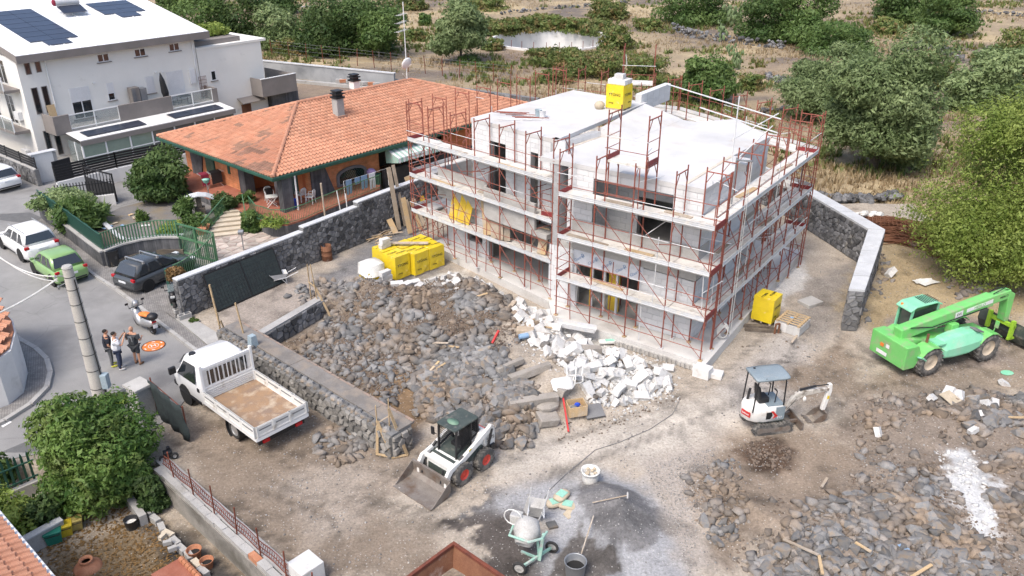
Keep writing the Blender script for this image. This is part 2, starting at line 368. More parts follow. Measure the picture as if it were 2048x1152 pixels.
K['netgreen']=pmat('dark_shade_net',(.02,.028,.03),.85,(.028,.042,.042),4,bump=.3,bscale=80)
K['black']=pmat('black_paint',(.015,.015,.017),.5,fine=.03)
K['rubber']=pmat('car_tyre',(.03,.03,.03),.9,(.05,.048,.045),4)
K['dusty']=pmat('dusty_rubber',(.07,.068,.065),.9,(.11,.105,.098),4,.4,.7,dirt=(.23,.21,.185),dscale=4,dlo=.46,dhi=.68)
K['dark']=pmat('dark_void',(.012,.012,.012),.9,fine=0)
K['glass']=glassmat('dark_window_glass');K['cglass']=glassmat('car_glass',(.03,.035,.04),.05)
K['blueglass']=glassmat('pale_car_glass',(.12,.16,.17),.08);K['clear']=glassmat('balcony_glass',(.3,.36,.36),.1,.35)
K['solar']=pmat('solar_cells',(.02,.026,.045),.3,(.03,.037,.06),1.2,coat=.3,fine=.02,rand=.1)
K['shutter']=pmat('white_shutter',(.74,.74,.74),.5,(.68,.68,.68),1)
K['mac_green']=pmat('bright_green_paint',(.14,.49,.12),.45,(.19,.53,.16),1.4,.35,.7,dirt=(.32,.32,.22),dscale=2.6,dlo=.5,dhi=.74,coat=.15,fine=.04)
K['mac_pale']=pmat('faded_green_cover',(.2,.55,.34),.45,(.26,.58,.4),1.2,dirt=(.36,.5,.36),dscale=2.2,dlo=.56,dhi=.76,coat=.1,fine=.04)
K['mac_white']=pmat('dusty_white_paint',(.74,.73,.7),.5,(.66,.64,.6),2,.4,.7,dirt=(.42,.37,.31),dscale=2.2,dlo=.58,dhi=.75,fine=.05)
K['white_lac']=pmat('white_lacquer',(.8,.8,.79),.3,(.76,.76,.75),1,coat=.4,fine=.02)
K['green_lac']=pmat('green_lacquer',(.2,.34,.12),.32,(.22,.37,.14),1,coat=.5,fine=.02)
K['grey_lac']=pmat('grey_lacquer',(.042,.047,.05),.26,(.05,.055,.058),1,coat=.6,fine=.02)
K['mac_red']=pmat('red_paint',(.55,.03,.025),.45,(.48,.03,.03),2)
K['rimred']=pmat('red_rim',(.62,.05,.03),.5,(.5,.06,.04),3)
K['rimtan']=pmat('dusty_rim',(.5,.42,.32),.7,(.4,.33,.25),3)
K['alu']=pmat('silver_rim',(.5,.5,.5),.35,metal=.6)
K['steel']=pmat('worn_bucket_steel',(.19,.165,.145),.6,(.27,.24,.21),2,.35,.7,dirt=(.14,.09,.06),dscale=1.5,dlo=.5,dhi=.7,metal=.25)
K['rust']=pmat('rust_brown',(.21,.095,.05),.9,(.14,.055,.03),2,.35,.68,dirt=(.4,.33,.28),dscale=1.3,dlo=.6,dhi=.75)
K['rustred']=pmat('rusty_post',(.2,.055,.03),.85,(.13,.04,.025),4,rand=.2)
K['bedwood']=pmat('rusty_truck_bed',(.33,.21,.12),.75,(.24,.17,.125),1.6,.38,.62,dirt=(.47,.38,.28),dscale=2.0,dlo=.5,dhi=.68,bump=.3)
K['canopy']=pmat('grey_canopy_plastic',(.2,.25,.28),.55,(.25,.3,.33),1.2,dirt=(.36,.35,.33),dscale=2,dlo=.58,dhi=.8)
K['cabdark']=pmat('dark_cab_panel',(.045,.06,.055),.6,(.07,.085,.075),2,dirt=(.22,.2,.17),dscale=2.5,dlo=.55,dhi=.75)
K['skin']=pmat('skin',(.5,.27,.17),.6,(.45,.23,.14),5,fine=.04);K['hair']=pmat('dark_hair',(.02,.016,.013),.8)
K['tee_navy']=pmat('navy_cloth',(.018,.022,.035),.9);K['tee_white']=pmat('white_cloth',(.78,.78,.8),.9,(.7,.7,.72),6)
K['tee_grey']=pmat('charcoal_cloth',(.05,.055,.06),.9);K['jeans']=pmat('dark_denim',(.025,.035,.07),.9,(.04,.05,.09),5)
K['greytr']=pmat('grey_trousers',(.12,.125,.13),.9);K['shoe_w']=pmat('grey_trainers',(.5,.5,.5),.8);K['shoe_y']=pmat('yellow_trainers',(.55,.55,.08),.8);K['sandal']=pmat('brown_sandals',(.2,.11,.06),.8)
K['orange_pad']=pmat('orange_pad_cloth',(.75,.21,.04),.6,fine=.03);K['redlight']=pmat('tail_light_red',(.45,.01,.015),.2,fine=0);K['lamp']=pmat('headlight_lens',(.6,.62,.62),.15,fine=0)
K['plate']=pmat('number_plate',(.7,.72,.74),.4,fine=0);K['plastic_w']=pmat('white_plastic',(.74,.73,.7),.5,(.66,.65,.62),3)
K['greybox']=pmat('grey_junction_box',(.3,.38,.42),.5,(.35,.42,.46),2);K['polecon']=pmat('pale_pole_concrete',(.52,.49,.44),.9,(.43,.4,.36),1,.35,.7,dirt=(.3,.28,.25),dscale=1.4,dlo=.6,dhi=.78,bump=.2)
K['teal']=pmat('mint_green_paint',(.28,.52,.42),.6,(.4,.52,.46),3,dirt=(.45,.43,.4),dscale=4,dlo=.5,dhi=.65)
K['drum']=pmat('cement_caked_steel',(.5,.49,.47),.85,(.4,.39,.37),2.5,dirt=(.3,.29,.27),dscale=3,dlo=.55,dhi=.7,bump=.4)
K['bucketblk']=pmat('black_bucket_plastic',(.03,.03,.032),.5,dirt=(.2,.2,.2),dscale=3,dlo=.55,dhi=.75)
K['sack']=pmat('paper_cement_sack',(.5,.42,.31),.85,(.42,.35,.25),3,bump=.4,bscale=10);K['mint']=pmat('mint_print',(.3,.58,.46),.8)
K['blue']=pmat('blue_plastic',(.02,.07,.5),.5);K['lblue']=pmat('pale_blue_cloth',(.25,.38,.55),.9);K['lilac']=pmat('lilac_cloth',(.3,.22,.42),.9)
K['crimson']=pmat('crimson_cloth',(.22,.015,.04),.9);K['flag']=pmat('crazy_paving_stone',(.5,.44,.38),.85,(.4,.31,.27),2,rand=.3);K['flagm']=pmat('crazy_paving_bed',(.42,.38,.33),.9,bump=.2)
K['step']=pmat('cream_step_stone',(.58,.51,.4),.8,(.5,.43,.33),2);K['bark']=pmat('grey_bark',(.17,.14,.11),.95,(.1,.08,.065),4,bump=.8);K['barkpale']=pmat('pale_bark',(.34,.3,.25),.95,(.22,.19,.15),4,bump=.6)
K['awning']=pmat('green_striped_awning',(.5,.55,.48),.85,(.16,.3,.2),.001);K['net']=pmat('white_tape',(.75,.75,.75),.8)
K['lf_bright']=leafmat('leaf_bright',(.045,.10,.015),(.13,.21,.04),(.12,.17,.03));K['lf_olive']=leafmat('leaf_olive',(.1,.15,.05),(.28,.35,.16));K['lf_dark']=leafmat('leaf_dark',(.038,.078,.02),(.11,.165,.05))
K['lf_acacia']=leafmat('leaf_acacia',(.14,.21,.03),(.34,.41,.1));K['lf_scrub']=leafmat('leaf_scrub',(.075,.125,.03),(.2,.23,.07),(.25,.16,.07));K['lf_mid']=leafmat('leaf_mid',(.055,.11,.025),(.16,.235,.07))
K['lf_shine']=leafmat('leaf_evergreen',(.045,.105,.02),(.16,.25,.055),(.17,.22,.06));K['straw']=leafmat('dry_grass_blade',(.28,.2,.11),(.45,.36,.22));K['grass']=leafmat('green_grass_blade',(.08,.14,.03),(.17,.22,.06));K['lf_dry']=leafmat('fallen_leaf',(.14,.085,.035),(.3,.18,.07))
K['cactus']=pmat('prickly_pear_pad',(.13,.19,.08),.7,(.19,.25,.12),2)
rng=random.Random(7);nrg=np.random.default_rng(7)
PILE=GP([(650,590),(720,548),(820,556),(905,540),(960,550),(1040,590),(1110,650),(1200,690),(1320,735),(1345,770),(1250,800),(1150,850),(1060,875),(1000,880),(830,815),(830,770),(745,700)],.35)
PILE_L=GP([(545,690),(640,650),(700,610),(770,640),(850,760),(800,800),(790,880),(700,800)],.1)
STREET=GP([(-900,250),(400,250),(430,500),(340,610),(430,712),(425,735),(345,830),(280,875),(60,910),(-700,1060)])
SAND=GP([(1130,1000),(1180,955),(1290,975),(1335,1045),(1310,1105),(1200,1140),(1160,1060)])
LOWYARD=GP([(-300,900),(60,930),(330,930),(600,1200),(-300,1400)])
RUB_R=GP([(1690,800),(1890,775),(2300,760),(2300,1300),(1520,1300),(1490,1130),(1400,1060),(1370,960),(1450,900),(1560,980),(1690,960)])
SOILHOLE=GP([(1480,890),(1540,875),(1590,905),(1580,940),(1500,935)])
def hground(x,y):
 x=np.asarray(x,dtype=float);y=np.asarray(y,dtype=float)
 h=.06*fbm(x*.35,y*.35,3,4)+.025*fbm(x*1.7,y*1.7,5,3)
 d=sdf(x,y,PILE);n=fbm(x*.55,y*.55,11,3)
 h=h+sstep(-.3,2.6,d+n*.7)*(1.0+.45*n)+.05*fbm(x*2.2,y*2.2,12,2)*sstep(-.2,.6,d)
 h=h+.3*sstep(-.3,1.2,sdf(x,y,PILE_L))*(1+.5*n)
 d=sdf(x,y,SAND);h=h+.95*sstep(-.35,2.0,d+.25*n)
 d=sdf(x,y,RUB_R);h=h+sstep(-.4,2.5,d+n)*(.38+.42*fbm(x*.3,y*.3,21,3))
 h=h+.16*sstep(-.2,.8,sdf(x,y,SOILHOLE))*(1+1.5*fbm(x*1.5,y*1.5,31,3))
 s=sstep(-.6,.3,sdf(x,y,STREET));h=h*(1-s)-.05*s
 ly=sstep(-.15,.15,sdf(x,y,LOWYARD));h=h*(1-ly)-.85*ly
 return h
def hz(x,y):return float(hground(np.array([x]),np.array([y]))[0])
ZONES=[([(380,830),(700,820),(850,880),(820,960),(780,1000),(960,1180),(560,1180),(330,930)],(.215,.172,.132),.9,1.1),([(560,960),(700,900),(790,930),(760,1020),(640,1060)],(.3,.255,.21),1.0,1.2),([(430,600),(560,565),(700,545),(660,640),(480,690),(440,680)],(.3,.26,.225),.7,.8),([(640,560),(800,430),(860,480),(900,540),(820,570),(700,560),(690,600)],(.17,.165,.165),.7,.7),([(540,690),(660,640),(730,600),(900,560),(1010,620),(1000,760),(1000,870),(820,810),(800,890)],(.15,.115,.085),.6,.9),([(760,760),(830,740),(850,800),(900,830),(790,860),(730,850)],(.2,.135,.08),.5,.5),([(900,1040),(950,990),(1020,985),(1060,1020),(1090,1100),(1120,1200),(900,1200),(960,1120)],(.09,.078,.07),.12,1.0),([(930,1030),(1060,960),(1180,930),(1290,960),(1360,1050),(1420,1200),(1080,1200),(1090,1060),(1040,1010)],(.31,.31,.315),.5,.6),([(1150,1010),(1190,960),(1290,985),(1340,1050),(1310,1100),(1230,1110)],(.165,.16,.16),.12,.6),([(1140,1060),(1180,1090),(1240,1120),(1200,1200),(1100,1200),(1110,1140)],(.11,.1,.092),.1,.8),([(1000,900),(1200,850),(1420,780),(1500,760),(1480,850),(1300,930),(1180,930),(1050,950),(990,960)],(.42,.38,.33),.9,.8),([(1420,780),(1560,660),(1640,690),(1620,790),(1500,850)],(.36,.33,.3),.8,.8),([(1290,930),(1440,880),(1400,1000),(1420,1180),(1380,1180),(1340,1050)],(.35,.31,.27),.5,.6),([(1460,870),(1600,860),(1780,880),(1800,960),(1700,1010),(1460,1120),(1380,980)],(.23,.182,.138),.7,.9),([(1470,900),(1530,870),(1600,900),(1590,945),(1500,940)],(.09,.06,.042),.3,.6),([(1560,760),(1640,690),(1700,660),(1720,760),(1640,820),(1580,800)],(.225,.18,.138),.5,.8),([(1600,560),(1720,520),(1690,660),(1640,700),(1590,660)],(.24,.215,.19),.6,.7),([(1640,775),(1760,740),(1980,690),(2200,720),(2200,790),(1700,800)],(.23,.185,.14),.7,.9),([(1690,810),(1900,780),(2300,790),(2300,1300),(1500,1300),(1500,1120),(1700,1010)],(.21,.172,.138),.7,.9),([(1865,912),(1920,895),(1965,945),(1968,1000),(1985,1050),(1988,1082),(1965,1105),(1940,1075),(1915,1030),(1885,1000),(1870,960)],(.5,.5,.495),.25,.9),([(1690,640),(1770,480),(2000,450),(2100,620),(1990,690),(1760,680)],(.32,.25,.15),.9,1.2),([(1780,640),(2010,640),(2010,720),(1800,745)],(.24,.2,.17),.6,.7),([(60,1050),(340,1000),(560,1200),(40,1200)],(.17,.125,.075),.8,.8),([(270,1010),(360,1020),(560,1200),(420,1200)],(.06,.055,.05),.3,.4),([(1500,540),(1590,500),(1620,560),(1560,610)],(.52,.5,.47),.35,.6),([(850,560),(930,540),(1010,600),(1120,640),(1340,740),(1300,760),(1100,690),(960,590)],(.5,.49,.46),.4,.6),]
TRACKS=[[(350,850),(480,900),(640,960),(800,930),(960,960),(1150,900),(1330,840),(1480,760),(1600,640)],[(420,960),(560,1000),(720,960),(860,990)],[(560,880),(700,960),(900,1010),(1000,960),(1200,880),(1420,800),(1560,740)],[(1600,820),(1700,760),(1850,730),(1990,690)],[(1560,800),(1620,720),(1650,650)],[(500,1010),(620,1060),(640,1120)]]
def tracks(x,y):
 out=np.zeros(x.shape)
 for pts in TRACKS:
  w=GP(pts);best=np.full(x.shape,99.0);arc=np.zeros(x.shape);s0=0
  for(x1,y1),(x2,y2)in zip(w[:-1],w[1:]):
   ex,ey=x2-x1,y2-y1;L2=ex*ex+ey*ey;t=np.clip(((x-x1)*ex+(y-y1)*ey)/L2,0,1);d=np.hypot(x-x1-t*ex,y-y1-t*ey);m_=d<best;best=np.where(m_,d,best);arc=np.where(m_,s0+t*math.sqrt(L2),arc);s0+=math.sqrt(L2)
  r=np.exp(-((best-.75)/.17)**2)*(.6+.4*np.sin(arc*2*math.pi/.5+best*9))*np.clip(.8+1.2*fbm(x*.5,y*.5,301,2),0,1);out=np.maximum(out,r)
 return out
def gcolour(x,y):
 col=np.empty(x.shape+(3,));col[...]=(.36,.312,.256)
 n=fbm(x*.8,y*.8,41,5)+.45*fbm(x*3.7,y*3.7,43,4);n2=fbm(x*.25,y*.25,51,4)
 for pts,c,soft,wob in ZONES:
  d=sdf(x,y,GP(pts));w=sstep(-soft,soft,d+wob*n)[...,None]
  col=col*(1-w)+np.array(c)*w
 dk=sstep(.15,.6,fbm(x*1.1,y*1.1,61,5)+.3*n2)[...,None]
 col=col*(1-.35*dk);lt=sstep(.25,.6,fbm(x*.5+9,y*.5,71,5))[...,None]
 col=col*(1+.18*lt);tk=tracks(x,y)*(sdf(x,y,STREET)<0)*(sdf(x,y,LOWYARD)<0);return col*(1-.42*tk[...,None])
def sheet(name,x0,x1,y0,y1,st,hf,cf,mat,keep=None):
 xs=np.arange(x0,x1+st/2,st);ys=np.arange(y0,y1+st/2,st);X,Y=np.meshgrid(xs,ys);nx,ny=len(xs),len(ys)
 Z=hf(X,Y);V=np.stack([X,Y,Z],-1).reshape(-1,3)
 i=np.arange(nx-1)[None,:]+np.arange(ny-1)[:,None]*nx;F=np.stack([i,i+1,i+nx+1,i+nx],-1).reshape(-1,4)
 if keep is not None:F=F[keep(V[F].mean(1))]
 me=fast_mesh(name,V,F,4,mat,smooth=True);colr=cf(X,Y).reshape(-1,3)
 at=me.color_attributes.new('Col','FLOAT_COLOR','POINT');at.data.foreach_set('color',np.concatenate([np.clip(colr,0,1),np.ones((len(colr),1))],1).astype(np.float32).ravel())
 return put(bpy.data.objects.new(name,me),kind='structure')
SX0,SX1,SY0,SY1=-19.0,26.0,15.0,50.0
hg_plain=hground
ground=sheet('ground',SX0,SX1,SY0,SY1,.1,lambda x,y:hground(x,y)-.035*tracks(x,y),gcolour,K['ground'])
def hfield(x,y):
 h=.1*fbm(x*.2,y*.2,81,4)+.04*fbm(x*1.1,y*1.1,83,3)
 inside=sstep(-1.0,1.0,np.minimum.reduce([x-SX0,SX1-x,y-SY0,SY1-y]));st=sstep(-2,1,sdf(x,y,STREET))
 far=sstep(60,260,np.hypot(x,y));tank=0
 return h*(1-inside)*(1-st)-1.35*inside-.25*st+far*fbm(x*.02,y*.02,85,3)*1.2
def cfield(x,y):
 col=np.empty(x.shape+(3,));col[...]=(.285,.225,.15);n=fbm(x*.12,y*.12,91,5)[...,None];n2=fbm(x*.5,y*.5,93,5)[...,None];n3=fbm(x*.05,y*.05,95,3)[...,None]
 col=col+sstep(.05,.4,n+.3*n2)*np.array((.11,.09,.045))
 w=sstep(.1,.45,-n+.4*n2);col=col*(1-w)+np.array((.15,.125,.105))*w
 w=sstep(.15,.5,n3+.3*n2)*.8;col=col*(1-w)+np.array((.2,.15,.12))*w
 return col
field=sheet('dry_field',-130,130,6,330,1.0,hfield,cfield,K['field'],lambda c:np.hypot(c[:,0]-5.2,c[:,1]-115)>12.2)
sheet('tank_surround_ground',5.2-13.4,5.2+13.4,115-13.4,115+13.4,.2,lambda x,y:hfield(x,y)+.02,cfield,K['field'],lambda c:(np.hypot(c[:,0]-5.2,c[:,1]-115)>8.15)&(np.hypot(c[:,0]-5.2,c[:,1]-115)<13.3))
mb=MB();mb.prism([(-900,325),(900,325),(900,1400),(-900,1400)],-1.5,-.6);mb.build('distant_land',K['field'],kind='structure')
mb=MB();mb.prism([(-900,-60),(-128,-60),(-128,330),(-900,330)],-1.5,-.6);mb.prism([(128,-60),(900,-60),(900,330),(128,330)],-1.5,-.6);mb.prism([(-128,-60),(128,-60),(128,8),(-128,8)],-1.5,-.6)
mb.build('surrounding_land',K['field'],kind='structure')
mb=MB();mb.prism(STREET,-.3,0.0);mb.build('road',K['asphalt'],kind='structure')
def patch(name,pts,z,m,th=.004):
 mb=MB();mb.prism(GP(pts),z,z+th);return mb.build(name,m,kind='structure')
patch('road_patch',[(0,905),(60,880),(250,775),(300,810),(190,860),(60,905)],.0005,K['tarpatch'])
patch('road_patch',[(0,428),(60,425),(95,440),(60,448),(0,440)],.0005,K['tarpatch'])
patch('road_patch',[(405,700),(425,695),(445,712),(425,726)],.0005,K['tarpatch'])
patch('road_marking',[(0,851),(14,840),(24,844),(6,855)],.005,K['whitepaint'])
kin=[(88,437),(140,475),(214,534),(250,560),(300,598),(345,640),(395,680),(437,712)]
kout=[(425,728),(372,688),(320,648),(272,610),(232,580),(190,553),(150,520),(60,455)]
mb=MB();mb.prism(GP(kin+kout),-.1,.1);mb.build('pavement',K['pavers'],kind='structure')
kw=GP(kout)
for i in range(len(kw)-1):
 p,q=Vector((*kw[i],0)),Vector((*kw[i+1],0));L=(q-p).length;n=max(1,round(L/1.0))
 for k in range(n):
  mb=MB();mb.beam(p.lerp(q,(k+.01)/n)+Vector((0,0,.04)),p.lerp(q,(k+.985)/n)+Vector((0,0,.04)),.16,.17);mb.build('kerb_stone',K['concrete'],bpy.data.objects['pavement'])
mb=MB();mb.prism(GP([(236,560),(300,535),(420,520),(440,560),(352,600),(352,640)]),.0,.055);mb.build('driveway_paving',K['pavers'],kind='structure')
mb=MB();mb.prism(GP([(352,640),(378,634),(470,690),(440,712)]),-.02,.09);mb.build('concrete_apron',K['concrete'],kind='structure')
c_in=[(-60,680),(0,690),(32,705),(52,725),(58,750),(50,790),(20,815),(-60,842)];out=[(-60,880),(10,845),(62,812),(95,778),(102,748),(95,722),(72,700),(40,682),(0,650),(-60,585)]
mb=MB();mb.prism(GP(c_in+out),-.1,.12);pv=mb.build('pavement',K['pavers'],kind='structure')
kw=GP(out)
for i in range(len(kw)-1):
 p,q=Vector((*kw[i],0)),Vector((*kw[i+1],0));L=(q-p).length;n=max(1,round(L/1.1))
 for k in range(n):
  mb=MB();mb.beam(p.lerp(q,(k+.01)/n)+Vector((0,0,.05)),p.lerp(q,(k+.985)/n)+Vector((0,0,.05)),.2,.19);mb.build('kerb_stone',K['concrete'],pv)
def stone_prism(poly,th,rng,inset=.035):
 n=len(poly);cx=sum(p[0]for p in poly)/n;cy=sum(p[1]for p in poly)/n
 r=max(.05,sum(math.hypot(p[0]-cx,p[1]-cy)for p in poly)/n);k1=max(.5,1-inset/r*.6);k2=k1*rng.uniform(.74,.86)
 jx,jy=rng.uniform(-.02,.02),rng.uniform(-.02,.02)
 r0=[((p[0]-cx)*k1,0.0,(p[1]-cy)*k1)for p in poly]
 r1=[((p[0]-cx)*k1*rng.uniform(.95,1.0),th*.6,(p[1]-cy)*k1*rng.uniform(.95,1.0))for p in poly]
 r2=[((p[0]-cx)*k2+jx,th+rng.uniform(-.012,.012),(p[1]-cy)*k2+jy)for p in poly]
 vs=r0+r1+r2;fs=[(i,n+i,n+(i+1)%n,(i+1)%n)for i in range(n)]+[(n+i,2*n+i,2*n+(i+1)%n,n+(i+1)%n)for i in range(n)]+[tuple(3*n-1-i for i in range(n))]
 return(cx,cy),vs,fs
def stone_faces(root,faces,rng,limit=300,size=.3,mat=None,matm=None,name='stone',th=(.03,.075),origin=None):
 """faces: (start xyz local, along dir, outward normal, width, height); up is z"""
 allp=[]
 for st,dr,nr,w,h in faces:
  st,dr,nr=Vector(st),Vector(dr),Vector(nr)
  for poly in cells(w,h,size,rng):
   A=abs(sum(poly[i][0]*poly[(i+1)%len(poly)][1]-poly[(i+1)%len(poly)][0]*poly[i][1]for i in range(len(poly))))/2
   if A<.006:continue
   (cx,cy),vs,fs=stone_prism(poly,rng.uniform(*th),rng)
   pos=st+dr*cx+Vector((0,0,cy));vv=[dr*v[0]+nr*v[1]+Vector((0,0,v[2]))for v in vs]
   if dr.cross(nr).z<0:fs=[f[::-1]for f in fs]
   allp.append((pos,vv,fs))
 wm=Matrix.Translation(root.location)@Matrix.Rotation(root.rotation_euler.z,4,'Z')
 near,far=wsplit(allp,lambda q:campos(wm@q[0]),limit)
 for pos,vv,fs in near:
  me=bpy.data.meshes.new(name);me.from_pydata([tuple(v)for v in vv],[],fs);me.materials.append(mat or K['stone'])
  o=bpy.data.objects.new(name,me);o.location=pos;put(o,root)
 if far:
  mb=MB();tint=[]
  for pos,vv,fs in far:mb.add([pos+v for v in vv],fs);tint+=[rng.random()]*len(fs)
  me=mb.mesh('stones',matm or K['stonem']);at=me.attributes.new('tint','FLOAT','FACE');at.data.foreach_set('value',tint)
  put(bpy.data.objects.new('stones',me),root,kind='stuff')
def frame2(P,Q):
 d=Vector((Q[0]-P[0],Q[1]-P[1],0));return math.atan2(d.y,d.x),d.length
rng=random.Random(11)
ang,L=frame2((-15.5,34.1),(-4.4,49.1))
r=thing('stone_wall','tall dark lava stone boundary wall with stepped white coping beside the tiled house','stone wall',(-15.5,34.1,0),ang)
segs=[(0,7.5,2.0),(7.5,11.45,2.25),(11.45,L,2.5)];faces=[]
mb=MB();cp=MB()
for i,(a,b,h)in enumerate(segs):
 mb.b2((a,0,-.1),(b,.34,h-.09));x=a
 while x<b-.05:
  x2=min(b,x+rng.uniform(1.4,2.2));cp.box(((x+x2)/2,.17+rng.uniform(-.01,.01),h-.04),(x2-x-.006,.4+rng.uniform(-.02,.02),.08+rng.uniform(0,.02)));x=x2
 faces.append(((a,0,0),(1,0,0),(0,-1,0),b-a,h-.1))
faces.append(((0,.34,0),(0,-1,0),(-1,0,0),.34,1.9))
mb.build('wall_core',K['mortar'],r);cp.build('coping',K['coping'],r,bevel=.02)
stone_faces(r,faces,rng,300,.235)
P0,P1=G(440,700,0),G(785,918,0);ang,L=frame2(P0,P1)
r=thing('stone_wall','low rough stone retaining wall beside the flatbed truck with concrete strip on top','stone wall',(P0.x,P0.y,0),ang)
mb=MB();mb.b2((0,.03,-.15),(L,.95,.98));mb.build('wall_core',K['mortar'],r)
mb=MB()
for k in range(7):mb.box(((k+.5)*L/7,.72,1.0),(L/7-.008,.72,.07+.01*(k%3)))
mb.build('concrete_strip',pmat('trowelled_concrete',(.22,.205,.19),.9,(.17,.155,.14),1.6,.38,.62,dirt=(.26,.22,.18),dscale=1.4,dlo=.48,dhi=.66,bump=.7,bscale=9),r)
nb=24;K['dullbrick']=pmat('dusty_brick',(.33,.24,.19),.9,(.27,.21,.17),2,.35,.7,dirt=(.24,.2,.17),dscale=2,dlo=.45,dhi=.6)
for k in range(nb):mb=MB();mb.box(((k+.5)*L/nb,1.09,1.0+rng.uniform(-.02,.02)),(L/nb-.03,.09,.1));mb.build('brick',K['dullbrick'],r)
faces=[((0,.03,-.1),(1,0,0),(0,-1,0),L,1.05),((L,.03,-.1),(0,1,0),(1,0,0),.9,1.0)]
stone_faces(r,faces,rng,240,.26,th=(.05,.13),mat=pmat('buff_lava_stone',(.17,.165,.155),.95,(.24,.225,.205),3,.35,.7,dirt=(.3,.28,.25),dscale=2,dlo=.5,dhi=.7,bump=.8,bscale=14,rand=.45))
x=.1
while x<L-.3:
 w=rng.uniform(.22,.5);mb=MB();mb.ell((0,0,0),(w*.5,.17,rng.uniform(.09,.2)),7,4,Matrix.Rotation(rng.uniform(-.4,.4),3,'X'))
 mb.v=[tuple(c*rng.uniform(.82,1.12)for c in v)for v in mb.v]
 o=mb.build('stone',K['rub'],r,loc=(x+w/2,.16,.98));x+=w*.95
LOWW=r
P0,P1=G(548,694,0),G(652,630,0);ang,L=frame2(P0,P1)
r=thing('stone_wall','short dark stone return wall beside the grey junction box and timber props','stone wall',(P0.x,P0.y,0),ang)
mb=MB();mb.b2((-.4,0,-.1),(L,.4,.8));mb.build('wall_core',K['mortar'],r)
mb=MB();mb.box((L/2-.2,.24,.84),(L+.4,.4,.08));mb.build('concrete_strip',K['concrete'],r)
stone_faces(r,[((-.4,0,0),(1,0,0),(0,-1,0),L+.4,.84)],rng,120,.3,th=(.05,.11))
r=thing('stone_wall','angled lava stone boundary wall with white cement top right of the scaffolded house','stone wall',(15.15,32.95,0),0)
pin=[Vector((0,0,0)),Vector((3.75,7.3,0)),Vector((2.2,13.9,0)),Vector((-.2,20.5,0))]
pout=[Vector((.62,-.12,0)),Vector((4.55,7.2,0)),Vector((2.9,14.05,0)),Vector((.5,20.7,0))]
hh=[2.1,2.1,2.05,2.0];mb=MB();cp=MB();faces=[]
for i in range(3):
 mb.prism([tuple(pin[i])[:2],tuple(pout[i])[:2],tuple(pout[i+1])[:2],tuple(pin[i+1])[:2]],-.1,2.0)
 for k in range(5):
  a,b,c,d=pin[i].lerp(pin[i+1],k/5+.002),pout[i].lerp(pout[i+1],k/5+.002),pout[i].lerp(pout[i+1],(k+1)/5-.002),pin[i].lerp(pin[i+1],(k+1)/5-.002)
  o1=(a-b).normalized()*.03;cp.prism([tuple(q)[:2]for q in(a+o1,b-o1,c-o1,d+o1)],2.0,2.1+rng.uniform(0,.02))
 for A,B_,sgn in((pout[i],pout[i+1],1),(pin[i],pin[i+1],-1)):
  d=(B_-A);w=d.length;d.normalize();n=Vector((d.y,-d.x,0))*sgn
  faces.append((A,d,n,w,2.0))
faces.append((pin[0],(pout[0]-pin[0]).normalized(),Vector((-.19,-.98,0)),.63,2.0))
mb.build('wall_core',K['mortar'],r);cp.build('coping',K['coping'],r)
stone_faces(r,faces,rng,300,.25)
def field_wall(px,label,h=.9,w=.6,n=60):
 pts=[G(u,v,0)for u,v in px];o=pts[0];r=thing('stone_wall',label,'stone wall',o,0);rg=random.Random(len(label));first=None;k=0;proto=[]
 for i in range(5):
  mb=MB();mb.ell((0,0,0),(.38,.3,.26),6,4);mb.v=[tuple(c*rg.uniform(.75,1.2)for c in v)for v in mb.v];proto.append(mb.mesh('stone',K['stone']))
 tot=sum((pts[i+1]-pts[i]).length for i in range(len(pts)-1))
 for i in range(len(pts)-1):
  m=max(2,int(n*(pts[i+1]-pts[i]).length/tot))
  for j in range(m):
   q=pts[i].lerp(pts[i+1],rg.random())-o;s=bpy.data.objects.new('stone',rg.choice(proto));hgt=rg.random()
   s.location=q+Vector((rg.uniform(-w,w)*.5*(1.2-hgt),rg.uniform(-w,w)*.5*(1.2-hgt),hgt*h));s.rotation_euler=(rg.uniform(-.3,.3),rg.uniform(-.3,.3),rg.uniform(0,6));s.scale=[rg.uniform(.45,1.05)]*3;put(s,r)
field_wall([(1345,62),(1392,78),(1440,84),(1500,92),(1570,100)],'grey dry stone field wall behind the prickly pear below the upper trees',1.1,.8,150)
field_wall([(1805,112),(1838,96),(1880,105),(1930,128)],'tumbled dry stone wall in the dry field above the olive trees',1.0,1.2,70)
field_wall([(1000,32),(1090,22),(1160,18),(1255,10)],'far dark dry stone terrace wall behind the round tank',.7,1.2,110)
field_wall([(1930,26),(1990,30),(2048,36),(2120,44)],'dark dry stone wall at the upper right corner of the field',.7,1.0,60)
field_wall([(1525,152),(1560,165),(1600,160)],'small heap of grey stones in the dry grass left of the big olive',.5,1.5,40)
field_wall([(1520,228),(1560,222),(1600,216)],'low flat stone ledge behind the right end of the scaffold',.4,.8,40)
P0,P1=G(520,121,1.6),G(787,147,1.6);ang,L=frame2(P0,P1)
r=thing('concrete_wall','long streaky grey concrete retaining wall behind the tiled house','wall',(P0.x,P0.y,0),ang)
mb=MB();mb.b2((0,0,-2),(L,.3,1.55));mb.build('wall_core',pmat('streaky_cement',(.36,.37,.38),.9,(.27,.28,.29),.5,.35,.65,dirt=(.18,.19,.2),dscale=.3,dlo=.5,dhi=.7),r)
mb=MB();mb.box((L/2,.15,1.6),(L+.1,.44,.1));mb.build('coping',K['coping'],r)
P0,P1=G(583,160,.3),G(760,176,.3);ang,L=frame2(P0,P1)
r2=thing('concrete_wall','lower grey concrete terrace wall with bricks lying on it behind the tiled house','wall',(P0.x,P0.y,0),ang)
